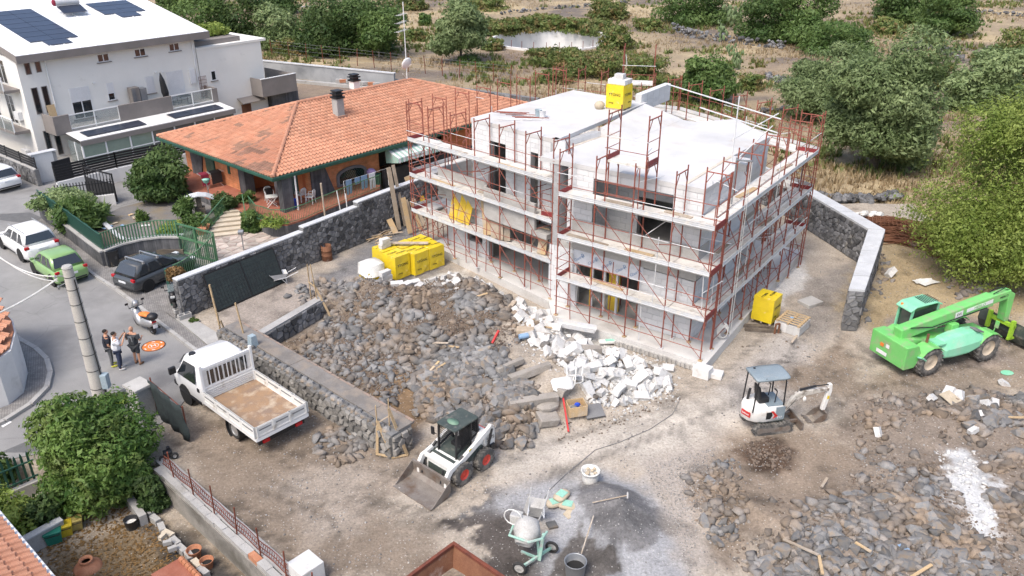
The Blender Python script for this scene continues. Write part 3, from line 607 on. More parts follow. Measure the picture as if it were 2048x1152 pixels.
mb=MB();mb.b2((0,0,-2),(L,.5,.3));mb.build('wall_core',K['concrete'],r2)
for k in range(9):
 q=G(680+k*9+rng.uniform(-3,3),164+k*.9,.4);mb=MB();mb.box((0,0,.15),(.7,.35,.3));o=mb.build('brick_stack',K['terra']if k%3==1 else K['concrete'],label='%s brick pile from the left on the grey terrace wall'%['first','second','third','fourth','fifth','sixth','seventh','eighth','ninth'][k],cat='bricks',group='bricks on the terrace wall',loc=q,rz=rng.uniform(0,.5))
P0,P1=G(785,172,.2),G(1075,212,.2);ang,L=frame2(P0,P1)
r=thing('stone_wall','low dark grey wall along the field edge behind the tiled roof','stone wall',(P0.x,P0.y,0),ang)
mb=MB();mb.b2((0,0,-.4),(L,.4,.9));mb.build('wall_core',K['bronze'],r)
stone_faces(r,[((0,0,0),(1,0,0),(0,-1,0),L,.9)],rng,60,.5)
field_wall([(1640,395),(1700,402),(1760,400),(1800,392)],'low loose stone bank beside the straw patch behind the angled wall',.35,.9,60)
_TX={}
def text_mesh(txt,size,depth=.004):
 k=(txt,size)
 if k not in _TX:
  cu=bpy.data.curves.new('lettering','FONT');cu.body=txt;cu.size=size;cu.extrude=depth;cu.align_x='CENTER';cu.align_y='CENTER';cu.resolution_u=2
  o=bpy.data.objects.new('lettering',cu);C.objects.link(o);dg=bpy.context.evaluated_depsgraph_get()
  _TX[k]=bpy.data.meshes.new_from_object(o.evaluated_get(dg));bpy.data.objects.remove(o)
 return _TX[k]
def lettering(txt,size,loc,xdir,up,mat,parent=None):
 """flat letters: xdir = reading direction, up = letter up, both in the parent's frame"""
 me=text_mesh(txt,size).copy();me.materials.clear();me.materials.append(mat);o=bpy.data.objects.new('lettering',me)
 x=Vector(xdir).normalized();u=Vector(up);u=(u-x*u.dot(x)).normalized();n=x.cross(u)
 M=Matrix((x,u,n)).transposed().to_4x4();M.translation=Vector(loc);o.matrix_local=M;put(o,parent);o.matrix_local=M
 return o
wh_ang=math.atan2(WX.y,WX.x)
H0=thing('apartment_house','white three storey house with solar panels on its white pitched roof','house',(WO.x,WO.y,0),wh_ang)
LEN,DEP=15.2,13.0
mb=MB();mb.b2((0,.0,-1),(LEN-1.1,DEP,7.5));mb.build('wall',K['plaster'],H0)
sl=.2
def rz_(t):return 7.75+sl*(t+.6)
mb=MB();mb.slab([(-.1,-.6,rz_(-.6)),(LEN,-.6,rz_(-.6)),(LEN,DEP,rz_(DEP)),(-.1,DEP,rz_(DEP))],(0,0,.04));mb.build('roof',K['roofwhite'],H0)
mb=MB()
for k in range(1,16):mb.beam((k*.98-.1,-.55,rz_(-.55)+.07),(k*.98-.1,DEP,rz_(DEP)+.07),.035,.045)
mb.build('roof_seams',K['roofwhite'],H0)
mb=MB();mb.slab([(-.16,-.66,rz_(-.66)-.52),(LEN+.06,-.66,rz_(-.66)-.52),(LEN+.06,-.66,rz_(-.66)+.02),(-.16,-.66,rz_(-.66)+.02)],(0,.055,0))
for x in(-.16,LEN+.005):mb.slab([(x,-.6,rz_(-.6)-.52),(x,DEP,rz_(DEP)-.52),(x,DEP,rz_(DEP)+.02),(x,-.6,rz_(-.6)+.02)],(.055,0,0))
mb.slab([(-.1,-.6,rz_(-.6)-.5),(LEN,-.6,rz_(-.6)-.5),(LEN,DEP,rz_(DEP)-.5),(-.1,DEP,rz_(DEP)-.5)],(0,0,.03));mb.build('fascia',K['taupe'],H0)
mb=MB();mb.box((LEN/2,DEP+.05,rz_(DEP)+.1),(LEN+.3,.3,.3));mb.build('ridge_beam',K['whitewall'],H0)
def panel_grid(parent,x0,y0,nx,ny,w,d,zf,skip=(),tilt=sl,lift=.1):
 me=None;th=math.atan(tilt)
 for i in range(nx):
  for j in range(ny):
   if(i,j)in skip:continue
   if me is None:
    m=MB();m.box((0,0,0),(w-.03,d-.03,.035));me=m.mesh('solar_panel',K['solar'])
   o=bpy.data.objects.new('solar_panel',me);y=y0+(j+.5)*d;o.location=(x0+(i+.5)*w,y,zf(y)+lift);o.rotation_euler=(th,0,0);put(o,parent)
panel_grid(H0,1.85,1.5,2,7,1.8,1.06,rz_);panel_grid(H0,2.7,.44,1,1,1.8,1.06,rz_);panel_grid(H0,9.85,5.7,2,3,1.8,1.06,rz_);panel_grid(H0,10.7,4.64,1,1,1.8,1.06,rz_)
mb=MB()
for x,y0,y1 in((2.8,.4,8.9),(4.4,.4,8.9),(10.8,4.5,8.9),(12.4,4.5,8.9)):mb.beam((x,y0,rz_(y0)+.05),(x,y1,rz_(y1)+.05),.05,.05)
mb.build('panel_rails',K['galv'],H0)
wt=thing('water_heater','solar water heater with silver tank and red end cap on the white roof','water heater',WS(7.7,6.6,rz_(6.6)+.06),wh_ang)
mb=MB();mb.box((0,0,.45),(1.9,1.1,.06),rot=Matrix.Rotation(R(24),3,'X'));mb.build('collector',K['solar'],wt)
mb=MB();mb.tube((-.95,.75,.95),(.95,.75,.95),.28,14);mb.build('tank',K['galv'],wt,smooth=False)
mb=MB();mb.ell((-1.0,.75,.95),(.17,.26,.26));mb.build('tank_cap',K['crimson'],wt)
mb=MB()
for x in(-.8,.8):
 for y in(-.4,.7):mb.tube((x,y,0),(x,y+.05,.75 if y>0 else .3),.025)
mb.build('stand',K['galv'],wt)
def window(parent,s0,s1,z0,z1,y=0.0,panes=2,shutter=0,frame='whitepaint',sill=True,axis=0):
 """window in the plane y (axis 0: along x facing -y; axis 1: along y facing -x)"""
 def T(a,b,c):return(a,y+b,c)if axis==0 else(y+b,a,c)
 f=MB();w=.07
 def bx(a0,a1,c0,c1,b0,b1):
  p,q=T(a0,b0,c0),T(a1,b1,c1);f.b2(p,q)
 bx(s0,s1,z1-w,z1,-.03,.05);bx(s0,s1,z0,z0+w,-.03,.05);bx(s0,s0+w,z0+w,z1-w,-.03,.05);bx(s1-w,s1,z0+w,z1-w,-.03,.05)
 for k in range(1,panes):c=s0+(s1-s0)*k/panes;bx(c-w/2,c+w/2,z0+w,z1-w,-.028,.05)
 fo=f.build('window',K[frame],parent)
 for k in range(panes):
  a0=s0+(s1-s0)*k/panes+w*.5;a1=s0+(s1-s0)*(k+1)/panes-w*.5;g=MB();g.b2(T(a0,-.012,z0+w*.9),T(a1,.03,z1-w*.9));g.build('pane',K['glass'],fo)
 if sill:g=MB();g.b2(T(s0-.1,-.12,z0-.06),T(s1+.1,.02,z0-.002));g.build('sill',K['taupe'],fo)
 if shutter:
  zz=z1-(z1-z0)*shutter;g=MB();n=max(3,int((z1-zz)/.09))
  for k in range(n):g.b2(T(s0+w,-.05,zz+(z1-zz)*k/n+.006),T(s1-w,-.014,zz+(z1-zz)*(k+1)/n))
  g.build('shutter',K['shutter'],fo)
 return fo
def slot(parent,s0,s1,z0,z1,y=0.0):
 f=MB();f.b2((s0-.05,y-.03,z0-.05),(s1+.05,y+.03,z0));f.b2((s0-.05,y-.03,z1),(s1+.05,y+.03,z1+.04));f.b2((s0-.05,y-.03,z0),(s0,y+.03,z1));f.b2((s1,y-.03,z0),(s1+.05,y+.03,z1))
 fo=f.build('slot_window',K['taupe'],parent);g=MB();g.b2((s0,y-.012,z0),(s1,y+.02,z1));g.build('pane',K['glass'],fo)
for a,b,z0,z1 in((.55,.85,6.35,7.1),(1.3,1.58,6.4,7.1),(.6,.95,3.45,5.3),(1.32,1.65,3.45,5.3),(.68,1.0,.2,2.1),(1.4,1.72,.2,2.1)):slot(H0,a,b,z0,z1)
window(H0,5.8,6.75,6.42,7.05);window(H0,8.8,9.75,6.42,7.05);window(H0,11.78,12.72,6.46,7.1)
window(H0,3.15,4.7,2.5,4.85,shutter=.45);window(H0,6.02,6.6,3.45,4.8,panes=1,shutter=.6);window(H0,9.25,9.95,3.45,4.8,panes=1,shutter=.97);window(H0,11.07,12.6,2.5,4.9,shutter=.98)
mb=MB();mb.b2((13.15,-.16,3.65),(13.65,-.004,4.85));mb.build('meter_box',K['shutter'],H0)
mb=MB()
for s,z in((5.05,4.95),(10.15,5.0),(10.75,4.95)):mb.b2((s,-.12,z),(s+.18,-.004,z+.1));
mb.build('wall_lights',K['whitepaint'],H0)
mb=MB();mb.tube((1.95,-.07,2.4),(1.95,-.07,7.2),.05,8);mb.tube((13.85,-.07,2.2),(13.85,-.07,7.2),.05,8);mb.build('downpipe',K['whitepaint'],H0)
by=-1.75;bz0,bz1=2.15,3.42
mb=MB();mb.b2((.95,by,2.0),(14.45,-.004,2.28));mb.build('balcony_floor',K['concrete'],H0)
mb=MB();mb.b2((.95,by-.06,bz0-.12),(2.0,by+.12,bz1));mb.b2((.83,by-.06,bz0-.12),(.95,-.01,bz1));mb.build('balcony_parapet',K['taupe'],H0);mb=MB();mb.b2((5.78,by-.06,bz0-.12),(10.25,by+.12,bz1-.06));mb.build('balcony_parapet',K['taupe'],H0);mb=MB();mb.b2((13.95,by-.06,bz0-.12),(14.45,by+.12,bz1-.1));mb.b2((14.33,by+.12,bz0-.12),(14.45,-.01,bz1-.1));mb.build('balcony_parapet',K['taupe'],H0)
for a,b,n in((2.0,5.78,2),(10.25,13.95,2)):
 f=MB();f.b2((a,by-.02,bz1-.12),(b,by+.04,bz1-.05));f.b2((a,by-.02,2.3),(b,by+.04,2.36))
 for k in range(n+1):x=a+(b-a)*k/n;f.b2((x-.035,by-.03,2.2),(x+.035,by+.045,bz1-.05))
 fo=f.build('balcony_railing',K['whitepaint'],H0)
 for k in range(n):g=MB();g.b2((a+(b-a)*k/n+.05,by,2.38),(a+(b-a)*(k+1)/n-.05,by+.012,bz1-.13));g.build('pane',K['clear'],fo)
vy=-4.0
def vz(t):return 1.85+(t-vy)*.1
mb=MB();mb.slab([(1.5,vy,vz(vy)),(14.45,vy,vz(vy)),(14.45,by-.08,vz(by)),(1.5,by-.08,vz(by))],(0,0,.06));mb.build('veranda_roof',K['whitewall'],H0)
mb=MB();mb.b2((1.45,vy-.06,1.5),(14.5,vy-.005,1.86));mb.b2((14.45,vy,1.5),(14.5,by,1.86));mb.build('veranda_fascia',K['taupe'],H0)
panel_grid(H0,2.2,vy+.35,3,1,1.55,1.2,vz,tilt=.1,lift=.14);panel_grid(H0,9.2,vy+.35,3,1,1.5,1.2,vz,tilt=.1,lift=.14)
f=MB()
for x in(1.55,3.3,5.2,7.0,8.9,10.7,12.5,14.4):f.b2((x-.05,vy+.05,-1),(x+.05,vy+.15,1.5))
f.b2((1.5,vy+.05,.55),(14.4,vy+.13,.62))
for t in(-2.9,):f.b2((1.5,t,-1),(1.6,t+.1,1.6))
vf=f.build('veranda_frame',K['whitepaint'],H0)
xs=(1.55,3.3,5.2,7.0,8.9,10.7,12.5,14.4)
for k in range(7):g=MB();g.b2((xs[k]+.06,vy+.09,-1),(xs[k+1]-.06,vy+.11,1.48));g.build('pane',glassmat('veranda_glass%d'%k,(.22,.3,.24)if k<3 else(.1,.11,.11),.12),vf)
g=MB();g.b2((1.53,vy+.15,-1),(1.55,by,1.6));g.build('pane',K['clear'],vf)
for z in(2.3,5.3):
 mb=MB();mb.b2((-1.1,.5,z-.2),(-.004,9,z));mb.build('balcony_floor',K['taupe'],H0)
 f=MB();f.b2((-1.1,.5,z+.9),(-1.02,9,z+.98))
 for y in(.55,2.2,4,6,8,8.95):f.b2((-1.1,y-.03,z-.2),(-1.03,y+.03,z+.92))
 f.build('balcony_railing',K['whitepaint'],H0);g=MB();g.b2((-1.075,.6,z),(-1.06,8.9,z+.88));g.build('pane',K['clear'],H0)
window(H0,2.2,3.6,2.4,4.6,y=0,axis=1,sill=False);window(H0,5.2,6.6,2.4,4.6,y=0,axis=1,sill=False);window(H0,2.2,3.6,5.4,7.2,y=0,axis=1,sill=False)
mb=MB();mb.b2((-.3,1.2,2.9),(-.004,2.0,3.5));mb.b2((-.35,1.4,-.1),(-.004,2.3,.6));mb.build('air_conditioner',K['shutter'],H0)
AX=thing('annex_house','cream flat roofed annex joined to the right of the white house','house',WS(LEN-1.0,.05),wh_ang)
mb=MB();mb.b2((0,0,-1.5),(6.4,9,6.25));mb.build('wall',K['plaster'],AX)
mb=MB();mb.b2((-.02,-.06,6.25),(6.95,9,6.45));mb.build('roof',K['plaster'],AX)
window(AX,1.0,1.5,3.55,4.4,y=0,panes=1)
mb=MB();mb.b2((3.55,-.08,-1.2),(4.5,-.004,1.0));mb.build('door',K['rust'],AX)
mb=MB();mb.slab([(3.2,-.9,1.25),(5.6,-.9,1.25),(5.6,-.01,1.6),(3.2,-.01,1.6)],(0,0,.05));mb.build('door_canopy',K['taupe'],AX)
mb=MB();mb.b2((4.9,-1.6,1.75),(8.6,3,1.95));mb.build('balcony_floor',K['concrete'],AX)
mb=MB();mb.b2((4.9,-1.68,1.7),(8.6,-1.55,3.25));mb.b2((4.82,-1.68,1.7),(4.95,-.01,3.25));mb.b2((8.5,-1.55,1.7),(8.6,3,3.25));mb.build('balcony_parapet',K['taupe'],AX)
mb=MB();mb.b2((4.8,-1.7,3.25),(8.62,-1.52,3.3));mb.build('balcony_coping',K['whitepaint'],AX)
mb=MB();mb.b2((6.45,-.5,-1.5),(9.5,2.6,1.7));mb.build('basement_wall',K['basalt'],AX)
mb=MB();mb.box((2.4,3.5,6.6),(4.6,6,.5));hb=mb.build('hedge_bed',K['taupe'],AX)
t=thing('folded_parasol','closed black parasol standing on the white house balcony','parasol',WS(10.55,-.6,2.28),wh_ang)
mb=MB();mb.lathe([(.03,0),(.03,.5),(.2,.6),(.29,1.2),(.2,2.2),(.03,2.8)],9,(0,0,0),Matrix.Rotation(R(-5),3,'Y'));mb.build('canopy',K['black'],t)
t=thing('storage_cabinet','two grey balcony cabinets under the shutters of the white house','cabinet',WS(7.9,-.5,2.28),wh_ang)
mb=MB();mb.b2((-.35,-.3,0),(.35,.3,2.0));mb.build('cabinet_body',K['taupe'],t,bevel=.02);mb=MB();mb.b2((.4,-.25,0),(.95,.3,1.85));mb.build('side_cabinet',K['greymet'],t,bevel=.02)
mb=MB();mb.b2((-.3,-.33,.1),(-.01,-.3,1.9));mb.build('door',K['bronze'],t)
t=thing('board','brown wooden board leaning on the white house wall by the balcony','board',WS(1.55,-.3,2.28),wh_ang)
mb=MB();mb.box((0,0,.85),(.55,.05,1.7),rot=Matrix.Rotation(R(-9),3,'X'));mb.build('panel',K['ply'],t)
t=thing('trellis','small rust red wooden trellis at the right end of the white house balcony','trellis',WS(14.1,-.4,2.28),wh_ang)
mb=MB()
for k in range(7):mb.tube((-.35+k*.115,0,.2),(-.35+k*.115,0,1.9),.015,4);mb.tube((-.35,0,.2+k*.28),(.35,0,.2+k*.28),.015,4)
mb.build('lattice',K['rustred'],t)
t=thing('balcony_table','dark table and seats behind the right glass of the white house balcony','table',WS(11.8,-1.0,2.28),wh_ang)
mb=MB();mb.b2((-.5,-.35,.7),(.5,.35,.74));mb.build('table_top',K['black'],t);mb=MB()
for x in(-.45,.45):
 for y in(-.3,.3):mb.tube((x,y,0),(x,y,.7),.02,5)
mb.build('leg',K['black'],t)
def wallbox(name,label,cat,pts,z0,z1,th,mat,cop=None,cth=.06):
 P=pts[0];r=thing(name,label,cat,(P[0],P[1],0),0);mb=MB();cb=MB()
 for i in range(len(pts)-1):
  a,b=Vector((pts[i][0]-P[0],pts[i][1]-P[1],0)),Vector((pts[i+1][0]-P[0],pts[i+1][1]-P[1],0));d=(b-a).normalized()
  a2,b2=a-d*(th/2 if i else 0),b+d*(th/2 if i<len(pts)-2 else 0);off=.0015*i
  mb.beam(a2+Vector((0,0,(z0+z1)/2+off)),b2+Vector((0,0,(z0+z1)/2+off)),th-off,z1-z0)
  if cop:cb.beam(a2+Vector((0,0,z1+cth/2+off)),b2+Vector((0,0,z1+cth/2+off)),th+.1,cth)
 mb.build('wall_core',mat,r)
 if cop:cb.build('coping',cop,r)
 return r
fp=[G(120,392,0),G(240,362,0),G(385,330,0),G(440,318,0)]
r=wallbox('garden_wall','long low white wall below the black slat fence of the white house','wall',[tuple(p)[:2]for p in fp],-.2,.95,.2,K['whitewall'])
def slat_fence(label,pts,z0,z1,n,mat,sw=.145,pth=.05,cat='fence',posts=None,flat=True,name='slat_fence'):
 P=pts[0];r=thing(name,label,cat,(P[0],P[1],0),0)
 for i in range(len(pts)-1):
  a,b=Vector((pts[i][0]-P[0],pts[i][1]-P[1],0)),Vector((pts[i+1][0]-P[0],pts[i+1][1]-P[1],0))
  for k in range(n):
   z=z0+(z1-z0)*(k+.5)/n;m=MB();m.beam(a+Vector((0,0,z)),b+Vector((0,0,z)),.03,sw);m.build('slat',mat,r)
  m=max(1,round((b-a).length/2.2))
  for k in range(m+1):q=a.lerp(b,k/m);mm=MB();mm.box(q+Vector((0,0,(z0+z1)/2)),(.07,.07,z1-z0+.06));mm.build('post',mat,r)
 return r
slat_fence('black horizontal slat fence on the white wall of the white house',[tuple(p)[:2]for p in fp],1.0,2.05,6,K['black'])
q=G(100,360,0);t=thing('gate_pillar','white gate pillar at the entrance of the white house','pillar',q,wh_ang)
mb=MB();mb.b2((-.9,-.25,-.1),(.5,.25,2.0));mb.build('pillar',K['whitewall'],t);mb=MB();mb.b2((.5,-.2,-.1),(.75,.2,1.9));mb.build('pillar_side',K['concrete'],t)
mb=MB();mb.b2((-.95,-.3,2.0),(.8,.3,2.06));mb.build('pillar_cap',K['coping'],t)
P0,P1=G(178,388,.1),G(222,398,.1);P1=G(222,400,.1)
t=thing('iron_gate','black iron gate leaf standing open by the white wall','gate',P0,frame2(P0,P1)[0]);L=(P1-P0).length+.6
mb=MB();mb.b2((0,-.04,0),(.08,.04,2.1));mb.b2((L,-.04,0),(L+.08,.04,1.9));mb.b2((.08,-.03,1.1),(L,.03,1.2));mb.b2((.08,-.03,.05),(L,.03,.15));mb.b2((.08,-.03,1.8),(L,.03,1.9));mb.b2((.08,-.02,.15),(L,.02,1.1));mb.build('gate_frame',K['black'],t)
for k in range(8):mb=MB();x=.1+(k+.5)*(L-.1)/8;mb.box((x,0,1.5),(.04,.03,.62));mb.build('bar',K['black'],t)
P0=G(116,378,0);t=thing('iron_gate','dark narrow gate post leaf beside the white pillar','gate',P0,R(60));mb=MB();mb.b2((0,-.06,0),(1.3,.06,1.9));mb.build('gate_leaf',K['black'],t,bevel=.02)
P0,P1=G(118,423,0),G(232,405,0);P1=G(233,408,0)
ang,L=frame2(P0,P1);t=thing('paling_fence','short black paling fence on a white plinth at the garden corner','fence',P0,ang)
mb=MB();mb.b2((0,-.12,-.1),(L,.12,.7));mb.build('plinth',K['whitewall'],t);mb=MB();mb.b2((0,-.02,.85),(L,.02,.9));mb.b2((0,-.02,1.5),(L,.02,1.55));mb.build('rail',K['black'],t)
n=int(L/.17);pm=MB();pm.box((0,0,1.22),(.055,.02,1.0));pm=pm.mesh('paling',K['black'])
for k in range(n):o=bpy.data.objects.new('paling',pm);o.location=((k+.5)*L/n,.035,0);put(o,t)
a=G(84,395,0);b=G(-60,330,0)
r=wallbox('garden_wall','dark lava stone wall of the white house along the upper street','wall',[tuple(G(82,372,0))[:2],tuple(G(-80,300,0))[:2]],-.2,1.15,.25,K['mortar'],K['concrete'])
d=Vector((*(G(-80,300)-G(82,372))[:2],0));Ln=d.length;d.normalize();n=Vector((d.y,-d.x,0));n=n if n.y<0 else-n
stone_faces(r,[(n*.125,d,n,Ln,1.15)],random.Random(5),200,.34)
slat_fence('dark slat fence on the stone wall along the upper street',[tuple(G(82,372))[:2],tuple(G(-80,300))[:2]],1.25,2.0,4,K['black'])
oh_ang=math.atan2(HR.y,HR.x);rng=random.Random(21)
B0=thing('tiled_house','single storey orange house with a terracotta tiled hip roof and green gutter','house',(HO.x,HO.y,0),oh_ang)
RL,RD,EZ,RT,RISE=24.0,13.6,3.2,6.8,2.12
pit=RISE/RT
def tile_mesh(w=.27,l=.43):
 prof=[(-w/2,.0),(-w*.42,-.02),(-w*.2,-.03),(0.0,.0),(w*.1,.05),(w*.25,.07),(w*.4,.05),(w*.5,.0)]
 vs=[(x,-l/2,z+.06)for x,z in prof]+[(x,l/2,z+.004)for x,z in prof]+[(x,-l/2,z+.0)for x,z in prof]
 n=len(prof);fs=[(i,i+1,n+i+1,n+i)for i in range(n-1)]+[(2*n+i,2*n+i+1,i+1,i)for i in range(n-1)]
 return vs,fs
TV,TF=tile_mesh()
def tile_roof(root,origin,ex,up,W_,H_,keep,limit,cw=.262,cl=.36,grey=None,seed=1,mat='tile',matm='tilem',scale=1.0):
 """origin = eave corner (root frame), ex = along eave, up = up the slope (unit)"""
 rg=random.Random(seed);ex,up=Vector(ex).normalized(),Vector(up).normalized();nz=ex.cross(up)
 M=Matrix((ex,up,nz)).transposed();wm=Matrix.Translation(root.location)@Matrix.Rotation(root.rotation_euler.z,4,'Z')
 items=[]
 for j in range(int(H_/cl)+1):
  for i in range(int(W_/cw)+1):
   x,y=(i+.5)*cw,(j+.5)*cl
   if keep(x,y):items.append((Vector(origin)+ex*x+up*y+nz*rg.uniform(-.003,.006),i,j,rg.uniform(-.02,.02)))
 near,far=wsplit(items,lambda q:campos(wm@q[0]),limit)
 pm=bpy.data.meshes.new('roof_tile');pm.from_pydata([tuple(Vector(v)*scale)for v in TV],[],TF);pm.materials.append(K[mat]);pg=None
 if grey:pg=pm.copy();pg.materials.clear();pg.materials.append(K['tilegrey'])
 gi=[q for q in far if grey and grey(q[1],q[2],rg)];
 for pos,i,j,tw in near:
  o=bpy.data.objects.new('roof_tile',pg if(grey and grey(i,j,rg))else pm);mm=(M@Matrix.Rotation(tw,3,'Z')).to_4x4();mm.translation=pos;o.matrix_local=mm;put(o,root);o.matrix_local=mm
 gs=set(id(q)for q in gi)
 for sel,nm,mt in(([q for q in far if id(q)not in gs],'roof_tiles',K[matm]),(gi,'lichen_tiles',K['tilegrey'])):
  if not sel:continue
  V=np.array(TV)*scale;A=np.array(M);n=len(V);allv=[];allf=[];tint=[];ff=np.array(TF)
  for k,(pos,i,j,tw)in enumerate(sel):
   c,s=math.cos(tw),math.sin(tw);Vr=np.stack([V[:,0]*c-V[:,1]*s,V[:,0]*s+V[:,1]*c,V[:,2]],1)
   allv.append(Vr@A.T+np.array(pos));allf.append(ff+k*n);tint+=[rg.random()]*len(ff)
  put(bpy.data.objects.new(nm,fast_mesh(nm,np.concatenate(allv),np.concatenate(allf),4,mt,tint)),root,kind='stuff')
SLn=math.hypot(RT,RISE)
mb=MB()
c=[(0,0,EZ),(RL,0,EZ),(RL,RD,EZ),(0,RD,EZ)];rg0,rg1=(RT,RT,EZ+RISE),(RL-RT,RT,EZ+RISE)
mb.add([(p[0],p[1],p[2]-.03)for p in c]+[(rg0[0],rg0[1],rg0[2]-.03),(rg1[0],rg1[1],rg1[2]-.03)],[(0,1,5,4),(1,2,5),(2,3,4,5),(3,0,4),(3,2,1,0)])
mb.build('roof',K['tilem'],B0)
hk=lambda W_:(lambda x,y:y<SLn and y*RT/SLn<x-.02 and x<W_-y*RT/SLn+.02)
tile_roof(B0,(0,0,EZ),(1,0,0),(0,RT,RISE),RL,SLn,hk(RL),170,seed=3)
def lichen(i,j,rg):
 a=vnoise(np.array([i*.16]),np.array([j*.45]),5)[0]+.35*vnoise(np.array([i*.6]),np.array([j*.9]),8)[0];return a+.3*rg.random()>1.08 and i>8
tile_roof(B0,(0,RD,EZ),(0,-1,0),(RT,0,RISE),RD,SLn,hk(RD),130,grey=lichen,seed=4)
tile_roof(B0,(RL,0,EZ),(0,1,0),(-RT,0,RISE),RD,SLn,hk(RD),0,seed=5)
def ridge(parent,p,q,n=None,r=.13,rn=None):
 p,q=Vector(p),Vector(q);L=(q-p).length;n=n or round(L/.38);d=(q-p).normalized()
 sd=d.cross(Vector((0,0,1))).normalized();u=sd.cross(d);me=MB();prof=[(math.cos(t),math.sin(t))for t in[R(a)for a in(0,36,72,108,144,180)]]
 vs=[]
 for y,k in((-.2,1.08),(.2,.92)):vs+=[(r*k*a,y,r*k*b)for a,b in prof]
 me.add(vs,[(i,i+1,7+i,6+i)for i in range(5)]+[(0,5,4,3,2,1)]);me=me.mesh('ridge_tile',K['tile']);M=Matrix((sd,d,u)).transposed()
 for k in range(n):
  o=bpy.data.objects.new('ridge_tile',me);mm=M.to_4x4();mm.translation=p.lerp(q,(k+.5)/n)+u*.02;put(o,parent);o.matrix_local=mm
ridge(B0,(0,0,EZ+.03),(RT,RT,EZ+RISE+.03));ridge(B0,(RT,RT,EZ+RISE+.03),(RL-RT,RT,EZ+RISE+.03));ridge(B0,(RL,0,EZ+.03),(RL-RT,RT,EZ+RISE+.03));ridge(B0,(0,RD,EZ+.03),(RT,RT,EZ+RISE+.03))
mb=MB()
mb.b2((-.14,-.14,EZ-.2),(RL,-.01,EZ-.02));mb.b2((-.14,-.01,EZ-.2),(-.01,RD,EZ-.02));mb.build('gutter',K['dgreen'],B0,bevel=.02)
mb=MB();mb.b2((-.01,-.01,EZ-.28),(RL,.03,EZ-.05));mb.b2((-.01,.03,EZ-.28),(.03,RD,EZ-.05));mb.b2((.03,.03,EZ-.3),(RL-.1,RD,EZ-.27));mb.build('eave_board',K['ggreen'],B0)
PZ=.8
mb=MB();mb.b2((3.2,1.15,0),(8.9,1.5,EZ-.3));mb.b2((1.15,5.4,0),(1.5,12.4,EZ-.3));mb.b2((1.5,12.1,0),(12,12.4,EZ-.3));mb.build('wall',K['orangebrick'],B0)
mb=MB();mb.b2((3.0,4.0,0),(3.3,5.4,EZ-.3));mb.b2((3.0,1.5,0),(3.2,4.0,EZ-.3));mb.b2((1.5,5.4,0),(3.0,5.6,EZ-.3));mb.b2((3.3,3.8,0),(23,4.0,EZ-.3));mb.build('inner_wall',K['orange'],B0)
mb=MB();mb.b2((3.35,1.06,0),(4.35,1.148,EZ-.3));mb.slab([(4.35,1.06,0),(5.35,1.06,0),(4.35,1.06,EZ-.3)],(0,.088,0));mb.build('stone_buttress',K['basalt'],B0)
mb=MB();mb.b2((.6,.1,0),(1.3,.6,EZ-.3));mb.build('stone_pier',K['basalt'],B0);mb=MB();mb.b2((.9,4.7,0),(1.55,5.4,EZ-.3));mb.build('stone_pier',K['basalt'],B0);mb=MB();mb.b2((1.06,10.6,0),(1.148,11.6,EZ-.3));mb.slab([(1.06,10.6,0),(1.06,9.9,EZ-.3),(1.06,10.6,EZ-.3)],(.088,0,0));mb.build('stone_buttress',K['basalt'],B0)
mb=MB();mb.b2((8.9,.6,-.2),(23.5,.9,1.35));mb.build('veranda_wall',K['basalt'],B0)
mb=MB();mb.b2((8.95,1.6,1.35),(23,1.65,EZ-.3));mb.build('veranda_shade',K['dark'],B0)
mb=MB();mb.b2((14.5,.7,1.35),(19,.9,EZ-.3));mb.build('veranda_infill',K['orange'],B0)
for k in range(26):mb=MB();mb.tube((9.1+k*.22,.75,1.35),(9.1+k*.22,.75,EZ-.35),.014,4);mb.build('bar',K['black'],B0)
mb=MB()
for z in(1.6,1.95,2.3,2.6):mb.tube((9,.75,z),(14.6,.75,z),.014,4)
mb.build('bar_rails',K['black'],B0)
ns=22
for k in range(ns):
 x0,x1=9.0+k*.2,9.2+k*.2;m=MB();m.slab([(x0,.55,EZ-.3),(x1,.55,EZ-.3),(x1,-.75,EZ-.75),(x0,-.75,EZ-.75)],(0,0,.012));m.slab([(x0,-.75,EZ-.75),(x1,-.75,EZ-.75),(x1,-.77,EZ-1.02),((x0+x1)/2,-.775,EZ-1.08),(x0,-.77,EZ-1.02)],(0,-.01,0))
 m.build('awning_stripe',K['teal']if k%2 else K['shutter'],B0)
m=MB();m.slab([(9.0,.55,EZ-.3),(9.0,-.75,EZ-.75),(9.0,-.75,EZ-1.05),(9.0,.5,EZ-1.3)],(-.012,0,0));m.build('awning_side',K['teal'],B0)
f=MB();arc=[(math.cos(R(a)),math.sin(R(a)))for a in range(180,-1,-20)]
out=[(5.3,1.0),(7.75,1.0)]+[(7.75,1.62)]+[(6.52+1.23*x,1.66+.5*y)for x,y in arc[::-1]]+[(5.3,1.62)]
inn=[(6.52+(x-6.52)*.84,1.52+(z-1.52)*.72)for x,z in out];n=len(out)
vs=[(x,1.03,z)for x,z in out]+[(x,1.03,z)for x,z in inn]+[(x,1.149,z)for x,z in out]+[(x,1.149,z)for x,z in inn]
f.add(vs,[(i,(i+1)%n,n+(i+1)%n,n+i)for i in range(n)]+[(2*n+i,2*n+(i+1)%n,(i+1)%n,i)for i in range(n)]+[(n+i,n+(i+1)%n,3*n+(i+1)%n,3*n+i)for i in range(n)])
fo=f.build('window',K['bronze'],B0);g=MB();g.add([(x,1.13,z)for x,z in inn],[tuple(range(n))]);g.build('pane',K['glass'],fo)
g=MB()
